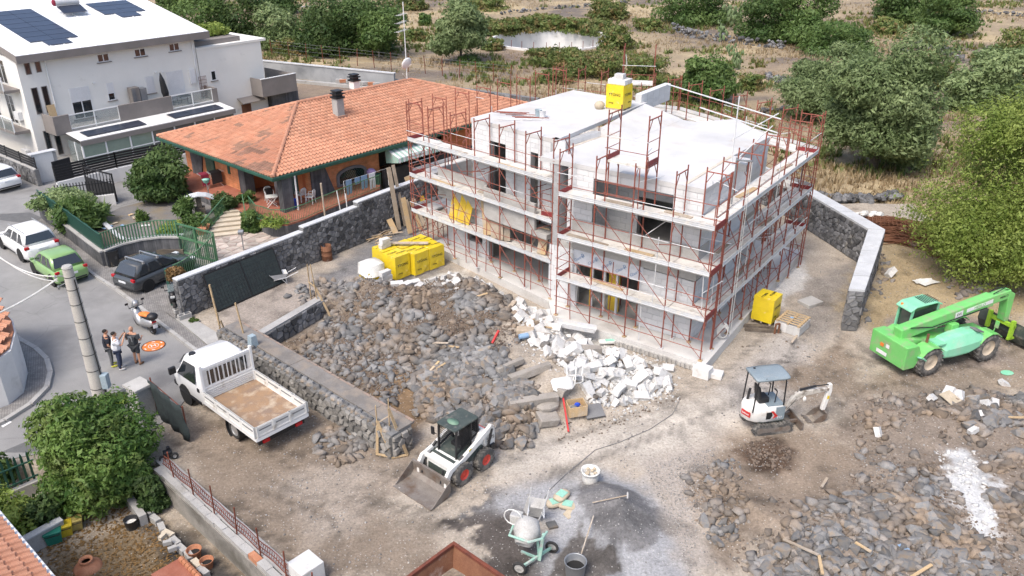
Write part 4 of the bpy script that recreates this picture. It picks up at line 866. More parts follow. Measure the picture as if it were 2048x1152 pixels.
for k in range(-4,14):g.tube((5.5+k*.2,1.09,1.1),(5.5+k*.2+.75,1.09,1.95),.009,4);g.tube((5.5+k*.2+.75,1.085,1.1),(5.5+k*.2,1.085,1.95),.009,4)
g.v=[(max(5.5,min(7.55,a)),b,c)for a,b,c in g.v];g.build('grille',K['dgreen'],fo)
f=MB();f.b2((3.08-.1,2.0,PZ),(3.0-.002,3.9,EZ-.35));dr=f.build('door',K['dgreen'],B0)
for i in range(5):
 for j in range(6):g=MB();g.b2((2.955,2.06+i*.37,PZ+.06+j*.335),(2.99,2.06+i*.37+.29,PZ+.06+j*.335+.27));g.build('pane',K['blueglass'],dr)
f=MB();f.b2((1.08,8.6,1.15),(1.148,9.7,2.75));wd=f.build('window',K['dgreen'],B0)
for k in range(7):g=MB();g.b2((1.04,8.68+k*.145,1.2),(1.075,8.68+k*.145+.05,2.7));g.build('bar',K['ggreen'],wd)
g=MB();g.b2((1.06,8.66,1.2),(1.078,9.64,2.7));g.build('pane',K['blueglass'],wd)
g=MB();g.b2((1.1,6.75,1.7),(1.148,7.0,2.7));g.build('slot_window',K['dgreen'],B0)
m=MB();
for k in range(11):m.box((1.9+k*.085,2.9+(.03 if k%2 else 0),1.85),(.09,.02,2.0))
m.build('curtain',K['whitewall'],B0)
m=MB();m.b2((6.4,1.02,2.5),(6.62,1.148,2.58));m.build('wall_lamp',K['woodold'],B0)
m=MB();m.tube((1.45,-.05,PZ),(1.45,-.05,EZ-.2),.05,8);m.build('downpipe',K['whitepaint'],B0)
for i,(s,t,h,z0)in enumerate(((8.4,4.4,1.5,EZ+pit*4.4),(14.5,10.3,1.3,EZ+pit*3.2))):
 z0-=.3;k=MB();k.b2((s-.28,t-.28,z0),(s+.28,t+.28,z0+h*.55));k.build('chimney',K['bronze']if i else K['concrete'],B0)
 k=MB();k.b2((s-.282,t-.282,z0+h*.55+.003),(s+.282,t+.282,z0+h));k.build('chimney_top',K['whitewall']if i else K['concrete'],B0)
 k=MB();k.b2((s-.36,t-.36,z0+h),(s+.36,t+.36,z0+h+.1));k.b2((s-.24,t-.24,z0+h+.1),(s+.24,t+.24,z0+h+.26));k.b2((s-.36,t-.36,z0+h+.26),(s+.36,t+.36,z0+h+.34));k.b2((s-.22,t-.22,z0+h+.34),(s+.22,t+.22,z0+h+.44));k.b2((s-.3,t-.3,z0+h+.44),(s+.3,t+.3,z0+h+.52));k.build('chimney_cap',K['black'],B0)
 if i==0:k=MB();k.b2((s-.42,t-.42,z0+.2),(s+.42,t+.42,z0+.36));k.build('chimney_flashing',K['tilegrey'],B0)
t=thing('antenna_mast','tall white antenna mast with satellite dish on the tiled roof ridge','antenna',HS(16.8,RT,EZ+RISE+.1),oh_ang)
m=MB();m.tube((0,0,0),(0,0,5.6),.035,6);m.tube((0,0,0),(-.5,-.1,.5),.02,5);m.build('mast',K['whitepaint'],t)
m=MB()
for z,L in((3.6,1.1),(4.2,1.0),(4.75,.9)):
 m.tube((-L,-.4,z),(L*.45,.3,z),.02,5)
 for j in range(6):q=Vector((-L,-.4,z)).lerp(Vector((L*.45,.3,z)),j/5);m.tube(q+Vector((.1,-.2,0)),q+Vector((-.1,.2,0)),.01,4)
m.build('aerial',K['galv'],t)
m=MB();Md=Matrix.Rotation(R(-70),3,'X')@Matrix.Identity(3);m.lathe([(.02,.0),(.2,.02),(.38,.07),(.48,.13),(.47,.14),(.37,.09),(.2,.05),(.02,.03)],16,(0,-.15,1.15),Md);m.tube((0,-.2,1.0),(0,-.6,1.2),.015,4);m.build('dish',K['whitepaint'],t,smooth=True)
pp=[oh_ for oh_ in[(530,446),(545,452),(575,452),(610,441),(660,419),(700,402),(760,380)]]
edge=[G(u,v,.72)for u,v in pp]
inv=Matrix.Rotation(-oh_ang,3,'Z');loc=lambda p:inv@(Vector(p)-HO)
el=[loc(p)for p in edge];poly=[(p.x,p.y)for p in el]+[(9,1.2),(9,4),(3.3,5.5),(1.2,5.5),(1.2,12.2),(-.9,12.2),(-1.1,4.2),(-.9,2.3)]
m=MB();m.prism(poly,-.3,.72);m.build('patio_plinth',K['basalt'],B0);m=MB();m.prism([(x*.998+.003,y*.998+.01)for x,y in poly],.723,PZ);m.build('patio_floor',K['redfloor'],B0)
def paling_rail(parent,pts,z,h,step,mat,r=.011,name='paling',flat=0.0):
 pm=MB();(pm.box((0,0,h/2),(flat,.015,h))if flat else pm.tube((0,0,0),(0,0,h),r,4));pm=pm.mesh(name,mat);rl=MB()
 for a,b in zip(pts[:-1],pts[1:]):
  a,b=Vector(a),Vector(b);d=b-a;L=d.length;n=max(1,round(L/step));an=math.atan2(d.y,d.x)
  for k in range(n):o=bpy.data.objects.new(name,pm);q=a.lerp(b,(k+.5)/n);o.location=(q.x,q.y,q.z+z);o.rotation_euler=(0,0,an);put(o,parent)
  up=Vector((0,0,1));rl.beam(a+up*(z+h*.97),b+up*(z+h*.97),.05,.035);rl.beam(a+up*(z+h*.12),b+up*(z+h*.12),.03,.025)
 rl.build('rail',mat,parent)
rail=thing('patio_railing','green iron railing along the curved patio edge of the tiled house','railing',(HO.x,HO.y,0),oh_ang)
rp=[loc(G(500,421,.8)),loc(G(515,440,.8))]+[p*1.0 for p in el];rp=[Vector((p.x,p.y,0))for p in rp]
paling_rail(rail,rp,PZ,.95,.13,K['ggreen'])
st=thing('stairs','cream stone garden steps leading up to the patio of the tiled house','stairs',(0,0,0),0)
aL,aR,bL,bR=G(408,478,0),G(497,468,0),G(455,418,.78),G(488,415,.78)
for k in range(6):
 z=(k+1)*.13;f0,f1=k/6,1.0;p=[aL.lerp(bL,f0),aR.lerp(bR,f0),aR.lerp(bR,min(1,f0+.19)),aL.lerp(bL,min(1,f0+.19))]
 m=MB();m.prism([(q.x,q.y)for q in p],-.1,z-.045);m.build('riser',K['step'],st);m=MB();c=sum(((q.x,q.y,0)for q in p),())
 d=(aL-bL);d.z=0;d=d.normalized()*.04;pp2=[p[0]+d,p[1]+d,p[2],p[3]];m.prism([(q.x,q.y)for q in pp2],z-.042,z);m.build('tread',K['step'],st)
for side,(a,b),lab in((0,(aL,bL),'left'),(1,(aR,bR),'right')):
 sr=thing('stair_railing','green stair railing on the %s side of the cream garden steps'%('garden' if side==0 else 'patio wall'),'railing',(0,0,0));paling_rail(sr,[Vector((a.x,a.y,.12)),Vector((b.x,b.y,.78))],0,.9,.13,K['ggreen'])
gz=.35
gp=GP([(200,435),(240,415),(300,400),(372,372),(420,380),(440,400),(432,430),(380,470),(366,470),(300,475),(240,480)],gz)
m=MB();m.prism(gp,-.3,gz);
gs=m.build('garden_soil',pmat('garden_gravel',(.15,.145,.145),.95,(.2,.185,.165),1.0,.35,.7,dirt=(.2,.16,.1),dscale=.6,dlo=.5,dhi=.7,bump=.6),kind='structure')
m=MB();m.prism(GP([(92,420),(150,400),(205,436),(240,480),(366,480),(366,500),(300,500),(222,525),(150,470)],.3),-.3,.3);m.build('flower_bed',pmat('dark_bed_soil',(.09,.075,.06),.95,(.14,.12,.09),1.2,bump=.6),kind='structure')
m=MB();kb=[G(205,442,.6),G(238,472,.6),G(250,478,.6),G(310,472,.6),G(366,468,.6)]
gk=thing('garden_kerb','low white topped kerb wall between the gravel garden and the green fence','kerb',(kb[0].x,kb[0].y,0))
for a,b in zip(kb[:-1],kb[1:]):m.beam(a-kb[0]+Vector((0,0,.27)),b-kb[0]+Vector((0,0,.27)),.2,.54)
m.build('kerb_body',K['bronze'],gk);m=MB()
for a,b in zip(kb[:-1],kb[1:]):m.beam(a-kb[0]+Vector((0,0,.57)),b-kb[0]+Vector((0,0,.57)),.26,.06)
m.build('kerb_top',K['coping'],gk)
m=MB();m.prism(GP([(130,420),(178,392),(240,366),(385,334),(470,350),(430,385),(330,388),(240,412),(150,425)],0),-.2,.012);m.build('driveway',K['asphalt'],kind='structure')
yp=GP([(372,500),(408,470),(455,462),(530,458),(600,452),(640,432),(790,372),(760,395),(615,455),(480,508),(440,528)],.02)
yard=MB();yard.prism(yp,-.2,.02);yard=yard.build('paved_yard',K['flagm'],kind='structure');rg=random.Random(3)
xs=[p[0]for p in yp];ys=[p[1]for p in yp];x0,y0=min(xs),min(ys);flags=[]
for poly in cells(max(xs)-x0,max(ys)-y0,.5,rg):
 cx=sum(p[0]for p in poly)/len(poly)+x0;cy=sum(p[1]for p in poly)/len(poly)+y0
 if sdf(np.array([cx]),np.array([cy]),yp)[0]>.15:flags.append((cx,cy,[((p[0]+x0-cx)*.9,(p[1]+y0-cy)*.9)for p in poly]))
flags.sort(key=lambda q:campos((q[0],q[1],0)))
for cx,cy,poly in flags[:300]:m=MB();m.prism(poly,0,.018+rg.uniform(0,.008));m.build('flagstone',K['flag'],yard,loc=(cx,cy,.02))
gw=[G(88,438,0),G(140,477,0),G(214,535,0)]
r=wallbox('garden_wall','grey basalt garden wall with a green fence along the pavement beside the white estate car','wall',[tuple(p)[:2]for p in gw],-.1,.9,.3,K['basalt'],K['concrete'],.08)
m=MB();q=G(184,509,0);m.box((*(q-gw[0])[:2],.45),(.62,.05,.7),rz=frame2(gw[1],gw[2])[0]);ob=m.build('meter_door',K['greymet'],r);ob.location=Vector((-.12,-.14,0))
t=thing('paling_fence','dark green paling fence with shade net on the garden wall along the pavement','fence',gw[0]);paling_rail(t,[Vector((*(p-gw[0])[:2],0))for p in gw],.98,.95,.14,K['dgreen'],flat=.06)
m=MB()
for a,b in zip(gw[:-1],gw[1:]):
 a,b=a-gw[0],b-gw[0];n=14
 for k in range(n):
  p,q=a.lerp(b,k/n),a.lerp(b,(k+1)/n);o=Vector((.05,.06,0));h=.8+.08*math.sin(k*1.7)
  m.slab([p+o+Vector((0,0,1.0)),q+o+Vector((0,0,1.0)),q+o*1.3+Vector((0,0,1.0+h)),p+o+Vector((0,0,1.0+h))],(.01,.01,0))
m.build('shade_net',K['dgreen'],t)
cw=[G(214,535,0),G(250,521,0),G(290,511,0),G(330,506,0),G(366,506,0)]
r=wallbox('garden_wall','curved dark stone garden wall behind the grey hatchback','wall',[tuple(p)[:2]for p in cw],-.1,.95,.3,K['basalt'],K['concrete'],.08)
t=thing('paling_fence','pale green paling fence on the curved wall behind the grey hatchback','fence',cw[0]);paling_rail(t,[Vector((*(p-cw[0])[:2],0))for p in cw],1.03,.95,.16,K['ggreen'],flat=.07)
def gate(label,a,b,h,curve=0.0):
 a,b=Vector(a),Vector(b);ang,L=frame2(a,b);g=thing('garden_gate',label,'gate',(a.x,a.y,0),ang);m=MB()
 m.b2((0,-.05,.05),(.1,.05,h));m.b2((L-.1,-.05,.05),(L,.05,h*.97));m.b2((L*.5-.05,-.04,.1),(L*.5+.05,.04,h-.1));m.b2((.1,-.035,.08),(L-.1,.035,.18));m.b2((.1,-.035,h*.5),(L-.1,.035,h*.5+.13));m.b2((.1,-.035,h-.14),(L-.1,.035,h-.06));m.build('gate_frame',K['ggreen'],g)
 n=int(L/.13);pm=MB();pm.box((0,0,h/2),(.05,.02,h-.1));pm=pm.mesh('paling',K['ggreen'])
 for k in range(n):o=bpy.data.objects.new('paling',pm);o.location=((k+.5)*L/n,.05,0);put(o,g)
 return g
gate('green garden gate leaf standing open beside the curved wall',G(362,507,0),G(436,528,0),1.9)
g2=thing('garden_gate','second green gate leaf with a swept top rail beside the grey hatchback nose','gate',G(436,530,0))
a,b=Vector((0,0,0)),G(352,566,0)-G(436,530,0);m=MB();tops=[]
for k in range(9):f=k/8;q=a.lerp(b,f);tops.append(q+Vector((0,0,1.75-.95*f*(2-f)*.8)))
m.path(tops,.035,6);m.beam(a+Vector((0,0,.12)),b+Vector((0,0,.12)),.04,.08);m.beam(a,a+Vector((0,0,1.8)),.1,.1);m.build('gate_frame',K['ggreen'],g2)
for k in range(22):
 f=(k+.5)/22;q=a.lerp(b,f);h=1.75-.95*f*(2-f)*.8;m=MB();m.box(q+Vector((0,0,h/2)),(.05,.02,h),rz=frame2(a,b)[0]);m.build('paling',K['ggreen'],g2)
m=thing('gate_post','dark green gate post at the end of the lava wall','post',G(346,612,0));q=MB();q.box((0,0,1.0),(.12,.12,2.0));q.build('post',K['dgreen'],m)
rng=random.Random(31)
b_ang=math.atan2(BA.y,BA.x)
S0=thing('unfinished_house','unfinished two storey house of white aerated blocks inside the red scaffolding','house',(BO.x,BO.y,0),b_ang)
def L3(a,b,z=0.0):return Vector((a,-b,z))
BLOCKS=[]
core=MB()
def block_wall(A,Bp,z0,z1,th=.3,out=None,bl=.62,bh=.25):
 """wall of blocks from A to Bp (a,b); out = outward normal (a,b)"""
 A3,B3=L3(*A),L3(*Bp);d=B3-A3;Ln=d.length;d.normalize();n=L3(*out).normalized()
 core.slab([A3+Vector((0,0,z0)),B3+Vector((0,0,z0)),B3+Vector((0,0,z1)),A3+Vector((0,0,z1))],-n*th)
 nr=max(1,round((z1-z0)/bh));h=(z1-z0)/nr
 for j in range(nr):
  x=-bl*(.5 if j%2 else 0)-rng.uniform(0,.1)
  while x<Ln-.01:
   x0,x1=max(0,x),min(Ln,x+bl);x+=bl
   if x1-x0<.05:continue
   BLOCKS.append((A3+d*((x0+x1)/2)+Vector((0,0,z0+(j+.5)*h))+n*rng.uniform(.004,.009),d,n,x1-x0-.012,h-.01))
def finish_blocks():
 wm=Matrix.Translation(S0.location)@Matrix.Rotation(b_ang,4,'Z');near,far=wsplit(BLOCKS,lambda q:campos(wm@q[0]),300);cache={}
 def geo(pos,d,n,w,h,mb):
  M=Matrix((d,n,Vector((0,0,1)))).transposed();mb.box(pos,(w,.03,h),rot=M)
 for pos,d,n,w,h in near:
  mb=MB();M=Matrix((d,n,Vector((0,0,1)))).transposed();mb.box((0,0,0),(w,.03,h),rot=M);mb.build('block',K['block'],S0,loc=pos)
 mb=MB();tint=[]
 for q in far:geo(*q,mb);tint+=[rng.random()]*6
 me=mb.mesh('blocks',K['blockm']);at=me.attributes.new('tint','FLOAT','FACE');at.data.foreach_set('value',tint);put(bpy.data.objects.new('blocks',me),S0,kind='stuff')
m=MB();m.prism([tuple(L3(a,b))[:2]for a,b in[(-.3,-.12),(.25,14.3),(16.5,14.3),(17.6,3.2),(8.2,1.0),(7.3,-.12)]],-.3,.45);m.build('base_slab',K['screed'],S0)
for k in range(9):
 m=MB();a=.15+k*.42
 m.b2(L3(a,-.125,.03),L3(a+.39,-.2,.24));m.b2(L3(a,-.2,.03),L3(a+.03,-.26,.24));m.b2(L3(a+.18,-.2,.03),L3(a+.21,-.26,.24));m.b2(L3(a+.36,-.2,.03),L3(a+.39,-.26,.24));m.build('hollow_block',K['rawcon'],S0)
F,Rr=(0,-1),(-1,0)
block_wall((1.1,1.3),(3.65,1.3),.46,3.3,out=F);block_wall((6.9,1.3),(8.4,1.3),.46,3.3,out=F)
block_wall((1.1,1.3),(1.1,6.4),.46,3.3,out=Rr);block_wall((2.0,6.45),(2.0,11.4),.46,3.3,out=Rr)
block_wall((1.1,1.3),(2.4,1.3),3.6,7.2,out=F);block_wall((6.2,1.3),(7.5,1.3),3.6,7.2,out=F);block_wall((2.4,1.3),(6.2,1.3),6.9,7.2,out=F)
block_wall((1.1,1.3),(1.1,2.2),4.6,7.2,out=Rr);block_wall((1.1,2.2),(1.1,6.4),3.6,7.2,out=Rr);block_wall((2.0,6.45),(2.0,11.4),3.6,7.2,out=Rr)
block_wall((1.5,3.2),(3.0,3.2),3.6,6.9,out=F);block_wall((4.9,3.2),(7.6,3.2),3.6,6.9,out=F);block_wall((3.0,3.2),(4.9,3.2),5.8,6.9,out=F)
def LW(p,back=0.0):return(8.0+.986*p-.167*back,2.4+.167*p+.986*back)
FL=(.167,-.986)
block_wall((8.0,1.3),(8.0,2.4),.46,7.2,out=Rr)
for p0,p1,z0,z1 in((0,1.3,.46,3.3),(5.6,6.1,.46,3.3),(7.3,8.9,.46,3.3),(6.1,7.3,.46,1.15),(6.1,7.3,1.95,3.3),(.4,1.3,3.6,7.9),(1.0,2.1,3.6,7.7),(2.6,4.3,3.6,7.7),(5.4,6.75,3.6,7.7),(2.1,2.6,7.0,7.7),(4.3,5.4,7.0,7.7)):
 block_wall(LW(p0),LW(p1),z0,z1,out=FL)
block_wall(LW(1.0,0),LW(1.0,3.2),6.9,7.7,out=Rr)
block_wall(LW(6.75,.0),LW(6.75,7),3.6,7.7,out=(1,0));block_wall(LW(8.9,.0),LW(8.9,7),.46,3.3,out=(1,0))
core.build('wall',K['joint'],S0);finish_blocks()
m=MB();ar=[(1.12,1.32),(7.9,1.32),(8.4,2.7),(16.7,4.0),(15.6,11.5),(2.02,11.3),(2.02,6.5),(1.12,6.4)]
m.prism([tuple(L3(a,b))[:2]for a,b in ar],3.302,3.6);m.build('floor_slab',K['rawcon'],S0)
m=MB();m.b2(L3(2.4,6.3,.46),L3(15,6.5,3.3));m.b2(L3(2.4,6.3,3.6),L3(13.5,6.5,7.1));m.b2(L3(7.4,2.6,.46),L3(7.7,6.3,7.1));m.build('inner_wall',K['rawcon'],S0)
m=MB();m.prism([tuple(L3(a,b))[:2]for a,b in[(1.06,1.26),(8.98,1.26),(8.98,11.3),(5.9,11.1),(4.4,12.9),(1.7,10.5),(1.95,6.42),(1.06,6.42)]],7.21,7.42);m.build('roof',K['roofscreed'],S0)
m=MB();m.prism([tuple(L3(a,b))[:2]for a,b in[LW(.98,-.03),LW(6.8,-.03),(13.9,12.1),(9.0,11.7)]],7.71,7.9);m.build('upper_roof',K['roofscreed'],S0)
m=MB();A_,B_=LW(.98,3.2),(9.0,11.5);m.add([L3(*A_,7.88),L3(*B_,7.88),L3(6.6,11.2,7.424),L3(6.9,A_[1]+.1,7.424),L3(*A_,7.424),L3(*B_,7.424)],[(0,1,2,3),(0,3,4),(1,5,2)]);m.build('roof_ramp',K['roofscreed'],S0)
m=MB();m.b2(L3(9.2,11.4,7.4),L3(9.55,15.0,8.35));m.build('parapet',K['block'],S0)
for k in range(5):
 for j in range(4):m=MB();y=11.4+k*.72;m.b2(L3(9.19,y+.006,7.43+j*.23+.004),L3(9.2,y+.71,7.43+(j+1)*.23));m.build('block',K['block'],S0)
m=MB();m.prism([tuple(L3(a,b))[:2]for a,b in[(1.9,1.5),(2.05,1.5),(2.05,6.3),(1.9,6.3)]],7.42,7.45);m.prism([tuple(L3(a,b))[:2]for a,b in[(8.6,3),(8.75,3),(8.2,10),(8.05,10)]],7.42,7.44);m.build('screed_joint',pmat('screed_stain',(.62,.55,.46),.9),S0)
m=MB();m.b2(L3(1.12,1.1,3.45),L3(7.1,1.25,4.88));m.b2(L3(1.0,1.1,3.45),L3(1.12,2.2,4.88));m.b2(L3(6.95,1.25,3.61),L3(7.1,2.4,4.88));m.build('balcony_parapet',K['rawcon'],S0)
m=MB()
for p0,p1,bk in((1.4,4.9,-.9),(5.4,9.1,-.35)):
 a,b=L3(*LW(p0,bk)),L3(*LW(p1,bk));m.beam(a+Vector((0,0,4.2)),b+Vector((0,0,4.2)),.14,1.4);m.beam(a+Vector((0,0,3.45)),a+L3(*LW(0,1.2))-L3(*LW(0,0))+Vector((0,0,3.45)),.14,.1)
a,b=L3(*LW(5.4,-.35)),L3(*LW(4.9,-.9));m.beam(a+Vector((0,0,4.18)),b+Vector((0,0,4.18)),.14,1.34);a,b=L3(*LW(9.1,-.35)),L3(*LW(9.1,2));m.beam(a+Vector((0,0,4.18)),b+Vector((0,0,4.18)),.14,1.34);m.build('balcony_parapet',K['rawcon'],S0)
m=MB();m.prism([tuple(L3(*LW(p,q)))[:2]for p,q in[(.6,-.97),(4.9,-.97),(5.4,-.42),(9.15,-.42),(9.15,2),(.6,2)]],3.3,3.55);m.build('balcony_slab',K['rawcon'],S0)
m=MB();m.b2(L3(3.55,1.29,2.72),L3(7.0,1.31,3.4));m.build('lintel',K['rawcon'],S0)
gl=MB();gl.b2(L3(3.5,1.262,2.7),L3(7.05,1.288,3.42));glo=gl.build('sheathing_board',pmat('pale_sheathing_board',(.68,.7,.74),.7,fine=.02),S0)
prt=pmat('blue_board_print',(.16,.27,.45),.6,fine=0);rx=L3(-1,0);ux=Vector((0,0,1))
for k in range(5):
 d=(rx*math.cos(R(38))+ux*math.sin(R(38)));u=(ux*math.cos(R(38))-rx*math.sin(R(38)))
 lettering('Glasroc',.2,L3(6.75-k*.72,1.258,3.0),d,u,prt,glo);lettering('p',.3,L3(6.6-k*.72,1.258,3.2),d,u,prt,glo)
m=MB()
for a in(6.2,5.55,4.9):m.b2(L3(a-.05,1.55,.46),L3(a+.05,1.65,2.7))
m.build('door_frame',K['galv'],S0);m=MB();m.b2(L3(4.95,1.9,.46),L3(5.5,2.0,2.6));m.b2(L3(6.25,1.7,.46),L3(6.4,1.8,2.4));m.build('shutter_panel',K['woodyel'],S0)
m=MB()
for a,b in((3.9,2.2),(4.4,3.0),(5.2,2.6),(9.9,4.2),(10.8,4.6),(11.6,4.4),(12.4,4.9),(11.2,5.4)):m.tube(L3(a,b,.46),L3(a,b,3.3),.03,6)
m.build('steel_props',K['redtube'],S0)
m=MB();m.tube(L3(7.05,1.1,2.2),L3(7.05,1.1,3.2),.06,8);m.build('vent_pipe',K['galv'],S0)
UP=Vector((0,0,1));TR=.03
def frame_mesh(h,brace=True,w=1.05):
 m=MB();m.tube((0,0,0),(0,0,h+.12),TR,6);m.tube((0,w,0),(0,w,h+.12),TR,6);m.tube((0,0,h-.06),(0,w,h-.06),TR*.95,6)
 if brace:m.tube((0,0,h-.55),(0,w*.28,h-.07),TR*.6,4);m.tube((0,w,h-.55),(0,w*.72,h-.07),TR*.6,4)
 for z in(.55,1.05):m.tube((0,-.03,z),(0,.05,z),.012,4)
 return m.mesh('frame',K['redtube'])
FM={}
def deck_mesh(L,w=.47):
 m=MB();m.box((L/2,0,-.02),(L-.03,w,.04));m.box((L/2,w/2-.012,-.055),(L-.03,.02,.07));m.box((L/2,-w/2+.012,-.055),(L-.03,.02,.07));m.box((.05,0,-.05),(.04,w,.05));m.box((L-.05,0,-.05),(.04,w,.05));return m.mesh('deck_plank',K['deck'])
def toe_mesh(L):
 m=MB();m.box((L/2,0,.1),(L-.02,.018,.19));m.box((L/2,-.012,.185),(L-.02,.03,.02));m.box((L/2,-.012,.015),(L-.02,.03,.02));m.box((L/2,-.012,.1),(L-.02,.014,.03));return m.mesh('toe_board',K['galv'])
def scaffold(label,o,xdir,ndir,n,bay,zs,decks,pads=True,zbase=None,diag=True,tops=True,toes=True,end0=False,end1=False,topdiag=False):
 """o: origin (a,b); xdir along, ndir inward; zs: level heights (first = foot); decks: which levels carry planks"""
 x=(W(*xdir)-W(0,0)).normalized();nn=(W(*ndir)-W(0,0)).normalized();og=W(*o);flip=x.cross(nn).z<0
 if flip:og=og+x*(bay*n);x=-x
 r=thing('scaffolding',label,'scaffolding',(og.x,og.y,0),math.atan2(x.y,x.x));dm,tm=deck_mesh(bay),toe_mesh(bay);rg=random.Random(len(label));rails={}
 gm=MB();gm.tube((-.08,0,0),(bay+.08,0,0),.0165,5);gm=gm.mesh('guard_rail',K['redtube']);gg=gm.copy();gg.materials.clear();gg.materials.append(K['galv'])
 for i in range(n+1):
  fz=zs[0]if zbase is None else zbase(i if not flip else n-i)
  for k in range(len(zs)-(0 if tops else 1)):
   z=zs[k]if k else fz;h=(zs[k+1]-z)if k+1<len(zs)else 1.95
   key=round(h,2)
   if key not in FM:FM[key]=frame_mesh(h)
   f=bpy.data.objects.new('frame',FM[key]);f.location=(i*bay,0,z);put(f,r)
   if k==0 and pads:
    for y in(0,1.05):p=MB();p.box((0,0,.03),(.16,.16,.05));p.tube((0,0,.05),(0,0,.2),.018,5);p.build('base_plate',K['woodnew']if rg.random()<.6 else K['galv'],r,loc=(i*bay,y,z))
 for i in range(n):
  for k,z in enumerate(zs):
   if k in decks:
    for y in(.27,.78):d=bpy.data.objects.new('deck_plank',dm);d.location=(i*bay,y,z+rg.uniform(-.006,.006));put(d,r)
    if toes:t=bpy.data.objects.new('toe_board',tm);t.location=(i*bay,-.035,z);put(t,r)
   if(k in decks and(tops or k<len(zs)-1)):
    for dz in(.52,1.02):g=bpy.data.objects.new('guard_rail',gg if rg.random()<.22 else gm);g.location=(i*bay,-.03,z+dz);put(g,r)
   if k==0:
    for dz in(.5,1.0):g=bpy.data.objects.new('guard_rail',gm);g.location=(i*bay,-.03,z+dz);put(g,r)
   if diag and k<len(zs)-1 or(topdiag and k==len(zs)-1 and i%2):
    z2=zs[k+1]if k+1<len(zs)else z+1.9;m=MB();m.tube((0,-.045,z2-.05),(bay,-.045,z+.15),.0165,5);m.build('diagonal_brace',K['redtube'],r,loc=(i*bay,0,0))
 for i in range(n*2 if tops else 0):
  x=rg.uniform(0,n*bay);y=rg.choice((0,.06,1.0,1.1));k=rg.randrange(len(zs)-1);m=MB();m.tube((0,0,0),(rg.uniform(-.12,.12),rg.uniform(-.05,.05),rg.uniform(1.6,3.2)),.022,5);m.build('loose_pole',K['redtube']if rg.random()<.75 else K['galv'],r,loc=(x,y,zs[k]+.02))
  m=MB();a=rg.uniform(.5,1.5);m.tube((x,0,0),(x+rg.uniform(-.9,.9),1.1,rg.uniform(-.3,.5)),.018,5);m.build('tie_tube',K['redtube']if rg.random()<.6 else K['galv'],r,loc=(0,0,zs[rg.randrange(len(zs))]+a))
 for e,xx in((end0,0),(end1,n*bay)):
  if e:
   for k in decks:m=MB();m.b2((xx-.02,0,zs[k]),(xx+.02,1.0,zs[k]+.2));m.build('end_plate',K['redplate'],r);m=MB();m.tube((xx,0,zs[k]+.5),(xx,1.05,zs[k]+.5),.0165,5);m.tube((xx,0,zs[k]+1.0),(xx,1.05,zs[k]+1.0),.0165,5);m.build('end_rail',K['redtube'],r)
 return r
ZS=(.45,2.32,4.35,6.3)
sc1=scaffold('red scaffolding across the front of the right wing with pale dusty decks',(0,0),(1,0),(0,1),4,1.79,ZS,(1,2,3),end0=True,end1=True)
d=Vector((10.15,1.55));Ld=d.length
sc2=scaffold('red scaffolding in front of the left wing with boards leaning on its decks',(8.3,1.3),(d.x/Ld,d.y/Ld),(-d.y/Ld,d.x/Ld),6,Ld/6,ZS,(1,2,3),end0=True,end1=True)
sc3=scaffold('red scaffolding along the right side of the unfinished house',(0,1.2),(0,1),(1,0),7,1.68,ZS,(1,2,3),zbase=lambda i:.45 if i<6 else-.05,end1=True)
sc4=scaffold('red scaffolding along the left side of the house facing the tiled roof',(18.7,3.3),(-.1,1),(-1,-.1),7,1.75,(0,2.3,4.35,6.3),(1,2),diag=True,pads=False)
sc5=scaffold('rear left red scaffolding standing behind the white roof',(17.4,16.6),(-.995,.1),(-.1,-.995),5,1.55,(0,2.3,4.35,6.3),(2,3),pads=False)
sc6=scaffold('rear right red scaffolding standing at the dry field side',(9.6,17.4),(-.92,-.39),(.39,-.92),6,1.74,(0,2.3,4.35,6.3),(2,3),pads=False)
sc7=scaffold('tall scaffold tower with a blue grey platform on the front of the roof',(3.15,.06),(1,0),(0,1),1,1.79,(6.35,8.25),(1,),pads=False,toes=False,diag=False,end0=True,end1=True)
sc8=scaffold('tall narrow scaffold tower behind the yellow pack at the back of the roof',(10.0,14.4),(.9,-.43),(.43,.9),1,1.75,(0,2.3,4.35,6.3,8.3),(3,4),pads=False,toes=False,end0=True,end1=True)
def ladder(parent,p,q,w=.4,n=7):
 p,q=Vector(p),Vector(q);x=Vector((1,0,0))*w/2;m=MB();m.tube(p-x,q-x,.018,5);m.tube(p+x,q+x,.018,5);m.build('ladder_rail',K['redtube'],parent)
 for k in range(n):c=p.lerp(q,(k+.5)/n);m=MB();m.tube(c-x,c+x,.012,4);m.build('ladder_rung',K['redtube'],parent)
for i,z0,z1 in((1.9,.45,2.3),(2.3,2.35,4.3),(3.6,4.35,6.3)):ladder(sc3,(11.76-i*1.68,.55,z0),(11.76-i*1.68-.5,.55,z1))
t=thing('guard_rail','long galvanised tube railing crossing above the right end of the white roof','railing',W(0,0),b_ang);m=MB()
q=lambda a,b,z:L3(a,b,z);m.tube(q(1.5,5.05,7.42),q(1.5,5.05,10.4),.03,6);m.tube(q(6.95,9.4,9.55),q(-.15,5.75,9.52),.03,6);m.tube(q(4.35,7.85,9.0),q(-.2,5.45,9.0),.03,6);m.build('rail',K['galv'],t);m=MB();m.tube(q(1.74,5.4,8.4),q(.3,6.8,9.5),.026,6);m.tube(q(1.45,5.1,7.5),q(.45,6.7,8.95),.026,6);m.build('brace',K['galv'],t)
